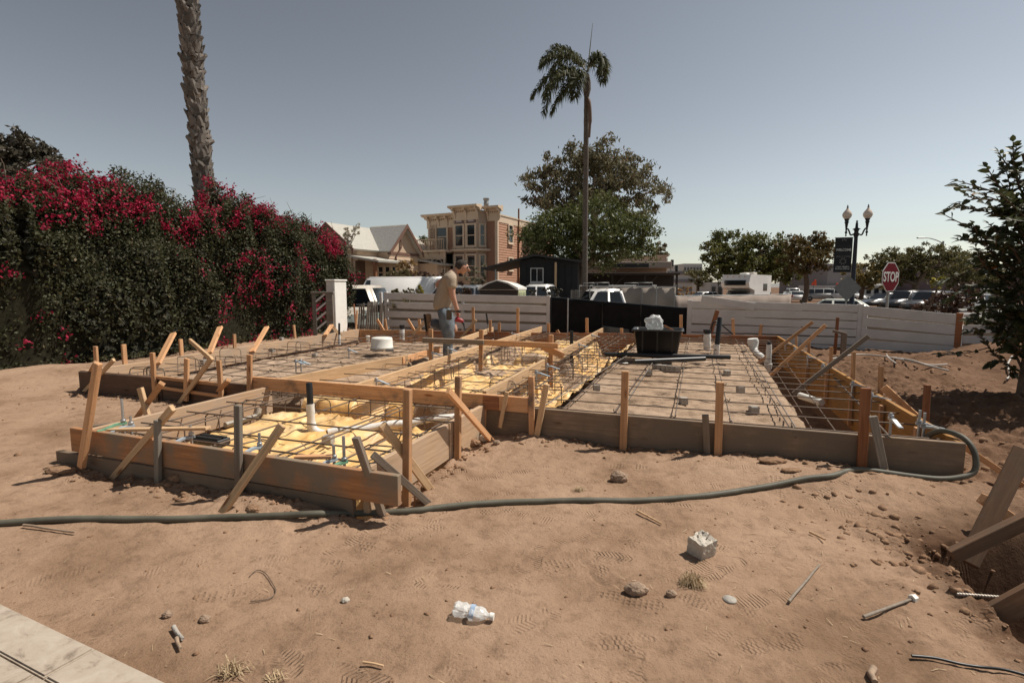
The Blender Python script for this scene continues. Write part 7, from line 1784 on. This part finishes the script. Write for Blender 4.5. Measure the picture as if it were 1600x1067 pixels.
# ------------------------------------------------------------ braced corner of another form at lower right
q = thing('batter_board_frame', gp(1530, 880, 0), 0, 'braced timber corner frame leaning over the dug pit at lower right', 'timber frame')
beam('post', dp(1512, 880, 2.45), dp(1600, 702, 2.62), .04, .085, M['wood_brown'], q, Vector((.8,-.6,0)))
beam('rail', dp(1487, 868, 2.38), dp(1640, 795, 2.30), .045, .062, M['wood_brown'], q, EZ); beam('brace', dp(1534, 778, 2.72), dp(1640, 852, 2.72), .04, .055, WF, q, EZ)
tag(beam('pit_board', dp(1517, 980, 2.06), dp(1640, 915, 1.95), .04, .085, M['wood_brown']), 'brown board lying low across the pit at lower right', 'board')
tag(beam('wood_scrap', dp(1560, 840, 2.75), dp(1640, 846, 2.75), .06, .02, WL), 'pale wood scrap on the edge behind the pit', 'board'); tag(beam('wood_scrap', dp(1578, 832, 2.85), dp(1650, 850, 2.85), .05, .02, WF), 'orange wood scrap crossing the pale one behind the pit', 'board')
Mx = frame(dp(1495, 928, 2.10), dp(1660, 940, 2.05)); mb = MB().tube([(0,0,0),(.5,0,0)], .0075, 8)
for i in range(40): mb.tube([(.008+i*.012,0,0),(.012+i*.012,0,0)], .0095, 8)
tag(mb.build('loose_rebar', M['rebar_pale'], None, Mx), 'ribbed steel bar sticking out over the pit at lower right', 'rebar')
# ------------------------------------------------------------ the man at work
def skin_mesh(name, nodes, edges, root, sub=2):
    me = bpy.data.meshes.new(name+'_line')
    me.from_pydata([tuple(n[0]) for n in nodes], edges, [])
    ob = bpy.data.objects.new(name+'_line', me); col.objects.link(ob)
    ob.modifiers.new('skin', 'SKIN'); sv = me.skin_vertices[0].data
    for i, n_ in enumerate(nodes):
        r_ = n_[1]; sv[i].radius = (r_*1.12, r_*1.12); sv[i].use_root = (i == root)
    ob.modifiers['skin'].branch_smoothing = .3; ob.modifiers['skin'].use_smooth_shade = True
    s_ = ob.modifiers.new('sub', 'SUBSURF'); s_.levels = s_.render_levels = sub
    dg = bpy.context.evaluated_depsgraph_get()
    out = bpy.data.meshes.new_from_object(ob.evaluated_get(dg)); out.name = name
    bpy.data.objects.remove(ob); bpy.data.meshes.remove(me)
    return out
def person():
    Y0 = 8.55
    J = lambda px, py, y: dp(px, py, Y0+y)
    skin_m = plain('skin', (.46,.25,.17), .55, 0, .1, 20)
    shirt_m = plain('tan_cotton', (.36,.29,.22), .9, 0, .1, 14, .1, .5)
    jean_m = plain('faded_denim', (.15,.175,.20), .9, 0, .28, 9, .1, .4)
    jean_shade = plain('shaded_denim', (.085,.09,.10), .9, 0, .2, 9)  # same jeans, with the far leg's shade put into the colour
    boot_m = plain('tan_leather', (.24,.145,.08), .8, 0, .2, 14); hair_m = plain('grey_brown_hair', (.055,.045,.038), .85, 0, .3, 40, .2, .8)
    foot = J(699, 562, -.05)
    t = thing('person', (foot.x, foot.y, foot.z-.06), 0, 'man in tan t-shirt and faded jeans bent over a red drill, one knee raised', 'person')
    n_ = []
    def add(px, py, y, r): n_.append((J(px, py, y), r)); return len(n_)-1
    pel = add(692,484,0,.07); bel = add(695,466,0,.075); che = add(700,446,0,.125); upc = add(706,431,0,.105); nek = add(713.5,423,0,.06); hd0 = add(719,419,0,.09); hd1 = add(724,417,0,.114); jaw = add(729.5,425.5,0,.08)
    E = [(pel,bel),(bel,che),(che,upc),(upc,nek),(nek,hd0),(hd0,hd1),(hd1,jaw)]
    s1 = add(705,436,-.19,.068); e1 = add(706.5,460,-.23,.047); w1 = add(713,480,-.22,.031); h1 = add(715.5,487,-.22,.038); E += [(upc,s1),(s1,e1),(e1,w1),(w1,h1)]
    s2 = add(705,434,.19,.068); e2 = add(682,444,.27,.047); w2 = add(694,462,.23,.032); h2 = add(699,467,.18,.036); E += [(upc,s2),(s2,e2),(e2,w2),(w2,h2)]
    p1 = add(694,491,-.09,.10); k1 = add(701.5,517,-.13,.068); a1 = add(699.5,550,-.06,.045); f1 = add(703,559,-.08,.045); E += [(pel,p1),(p1,k1),(k1,a1),(a1,f1)]
    p2 = add(695,491,.10,.10); k2 = add(713,518,.11,.05); a2 = add(677,504,.15,.043); f2 = add(667,508,.15,.045); E += [(pel,p2),(p2,k2),(k2,a2),(a2,f2)]
    me = skin_mesh('body', n_, E, pel)
    body = bmesh.new(); body.from_mesh(me)
    ex = MB()
    # fingers, thumbs, nose, ear, brow
    hc = J(715.5,488.5,-.22)
    for i in range(4):
        o = Vector((.0, -.02+.017*i, 0)); L_ = (.85, 1.0, .95, .75)[i]
        ex.tube([hc+o+Vector((0,0,.01)), hc+o+Vector((.022,0,-.035*L_)), hc+o+Vector((.012,0,-.062*L_)), hc+o+Vector((-.012,0,-.058*L_))], [.011,.0105,.009,.007], 8)
    ex.tube([hc+Vector((-.02,-.01,.015)), hc+Vector((-.035,.0,-.02)), hc+Vector((-.012,.005,-.05))], [.013,.011,.008], 8)
    h2c = J(699,467.5,.18)
    for i in range(4): ex.tube([h2c+Vector((0,.02-.016*i,.0)), h2c+Vector((.03,.022-.016*i,-.03)), h2c+Vector((.035,.02-.016*i,-.07))], [.011,.01,.007], 8)
    ex.tube([h2c, h2c+Vector((-.01,.02,-.05))], [.012,.008], 8)
    ex.tube([J(731.5,419.5,0), J(733.6,423.2,0), J(732.2,424.6,0)], [.012,.02,.012], 8)
    ex.tube([J(721.5,417.5,-.085), J(721.8,420.5,-.09), J(722.6,423,-.082)], [.012,.016,.008], 8)
    ex.tube([J(731,429,.02), J(731.4,429.2,-.02)], [.014,.014], 8)
    v0 = len(body.verts)
    for p in ex.v: body.verts.new(p)
    body.verts.ensure_lookup_table()
    for f in ex.f: body.faces.new([body.verts[i+v0] for i in f])
    for f in body.faces: f.smooth = True
    body.to_mesh(me); body.free(); me.materials.append(skin_m)
    link('body', me, t)
    def cloth(name, nodes, edges, root, mat, lump=.012):
        m_ = skin_mesh(name, nodes, edges, root)
        for v in m_.vertices: v.co += v.normal*lump*mnoise.noise(v.co*11)
        m_.materials.append(mat); return link(name, m_, t)
    c = []
    def ca(px, py, y, r): c.append((J(px, py, y), r)); return len(c)-1
    a = ca(690.5,487,0,.142); a1_ = ca(691.5,472,0,.142); b = ca(693,464,0,.150); d = ca(699,447,0,.150); e = ca(704.5,432,0,.115); f = ca(711,425.5,0,.078)
    g = ca(704.5,435,-.19,.088); h = ca(705.5,447,-.22,.078); h3 = ca(705.5,452,-.225,.074); i2 = ca(704,434,.19,.088); j2 = ca(690,440.5,.25,.072)
    cloth('t_shirt', c, [(a,a1_),(a1_,b),(b,d),(d,e),(e,f),(e,g),(g,h),(h,h3),(e,i2),(i2,j2)], 0, shirt_m, .016)
    c = []
    a = ca(692,474,0,.118); b = ca(692,486,0,.142); p = ca(695.5,496,-.08,.138); p3 = ca(699,507,-.10,.112); k = ca(701,518,-.11,.094); k_ = ca(701,533,-.09,.082); l = ca(699.5,551,-.06,.076); l2 = ca(699.5,558,-.06,.08)
    p_ = ca(695,492,.10,.112)
    cloth('jeans', c, [(a,b),(b,p),(p,p3),(p3,k),(k,k_),(k_,l),(l,l2),(b,p_)], b, jean_m, .02)
    c = []
    p = ca(698,496,.10,.12); k = ca(714.5,518,.11,.118); m_ = ca(695,509.5,.14,.085); l = ca(672,503,.15,.07)
    cloth('raised_trouser_leg', c, [(p,k),(k,m_),(m_,l)], 1, jean_shade)
    # boots: sole towards the left, toe down on the raised one
    def boot(Mx):
        bm = bmesh.new(); 
        prof = [(-.075,.075,.04),(-.06,.10,.045),(.0,.10,.045),(.05,.085,.05),(.13,.06,.052),(.2,.04,.044),(.225,.025,.02)]
        rings_ = []
        for (x, h_, w) in prof:
            rings_.append([bm.verts.new(Mx @ Vector((x, w*math.cos(an), max(0, h_*(.5+.5*math.sin(an)))))) for an in [2*math.pi*q_/12 for q_ in range(12)]])
        for q_ in range(len(prof)-1):
            for z in range(12): bm.faces.new((rings_[q_][z], rings_[q_][(z+1)%12], rings_[q_+1][(z+1)%12], rings_[q_+1][z]))
        bm.faces.new(rings_[0]); bm.faces.new(rings_[-1]); bmesh.ops.recalc_face_normals(bm, faces=bm.faces[:])
        o = MB().bm(bm, 0, True).build('boot', boot_m, t); bm.free()
        MB().bbox((-.08,-.052,-.022),(.215,.052,.004),.01,0).build('sole', M['tyre'], o, Mx)
    fp = J(699,563,-.06); boot(Matrix.Translation(fp) @ Matrix.Rotation(-.15, 4, 'Z'))
    bp = J(665,498,.15); boot(Matrix.Translation(bp) @ Matrix.Rotation(R(83), 4, 'Y'))
    # hair, sunglasses, pouch
    hb = bmesh.new(); bmesh.ops.create_icosphere(hb, subdivisions=3, radius=1); hcn = J(722.4,416.6,0)
    for v in hb.verts: v.co = Vector((v.co.x*.122, v.co.y*.108, v.co.z*.108))*(1+.05*mnoise.noise(v.co*6))
    bmesh.ops.rotate(hb, verts=hb.verts[:], matrix=Matrix.Rotation(.45, 3, 'Y'))
    dl = [v for v in hb.verts if v.co.x*.72 - v.co.z*.9 > .035]; bmesh.ops.delete(hb, geom=dl, context='VERTS')
    MB().bm(hb, 0, True).build('hair', hair_m, t, Matrix.Translation(hcn)); hb.free()
    g0 = J(731.2,418.5,0); mb = MB().box((-.012,-.068,-.018),(.008,-.008,.018), 0, Matrix.Translation(g0) @ Matrix.Rotation(.45,4,'Y')).box((-.012,.008,-.018),(.008,.068,.018), 0, Matrix.Translation(g0) @ Matrix.Rotation(.45,4,'Y'))
    mb.tube([g0+Vector((0,-.068,.005)), J(722,417.6,-.088)], .005, 6).build('sunglasses', M['glass'], t)
    hp_ = J(702,489,-.235); MB().bbox((-.045,-.03,-.11),(.04,.02,.05),.012).build('tool_pouch', plain('pouch_leather', (.10,.075,.05), .8), t, Matrix.Translation(hp_))
    # drill in the hand
    dr = thing('cordless_drill', J(716,492,-.22), 0, 'red cordless drill held in the man\'s lowered hand', 'drill')
    redm = plain('red_plastic', (.33,.03,.035), .4); c0 = J(716,491,-.22)
    MB().tube([c0+Vector((.0,0,.03)), c0+Vector((-.005,0,-.03)), c0+Vector((-.015,0,-.06))], [.022,.019,.021], 10).build('handle', redm, dr)
    MB().tube([c0+Vector((-.05,0,-.085)), c0+Vector((.0,0,-.09)), c0+Vector((.055,0,-.105)), c0+Vector((.075,0,-.125))], [.032,.036,.032,.022], 12).build('motor_housing', redm, dr)
    MB().tube([c0+Vector((.06,0,-.125)), c0+Vector((.085,0,-.16)), c0+Vector((.10,0,-.24))], [.018,.014,.005], 10).build('chuck', M['metal_dark'], dr)
    MB().bbox((-.03,-.03,.03),(.035,.03,.065),.008).build('battery', M['black_pl'], dr, Matrix.Translation(c0+Vector((-.0,0,0))))
person()
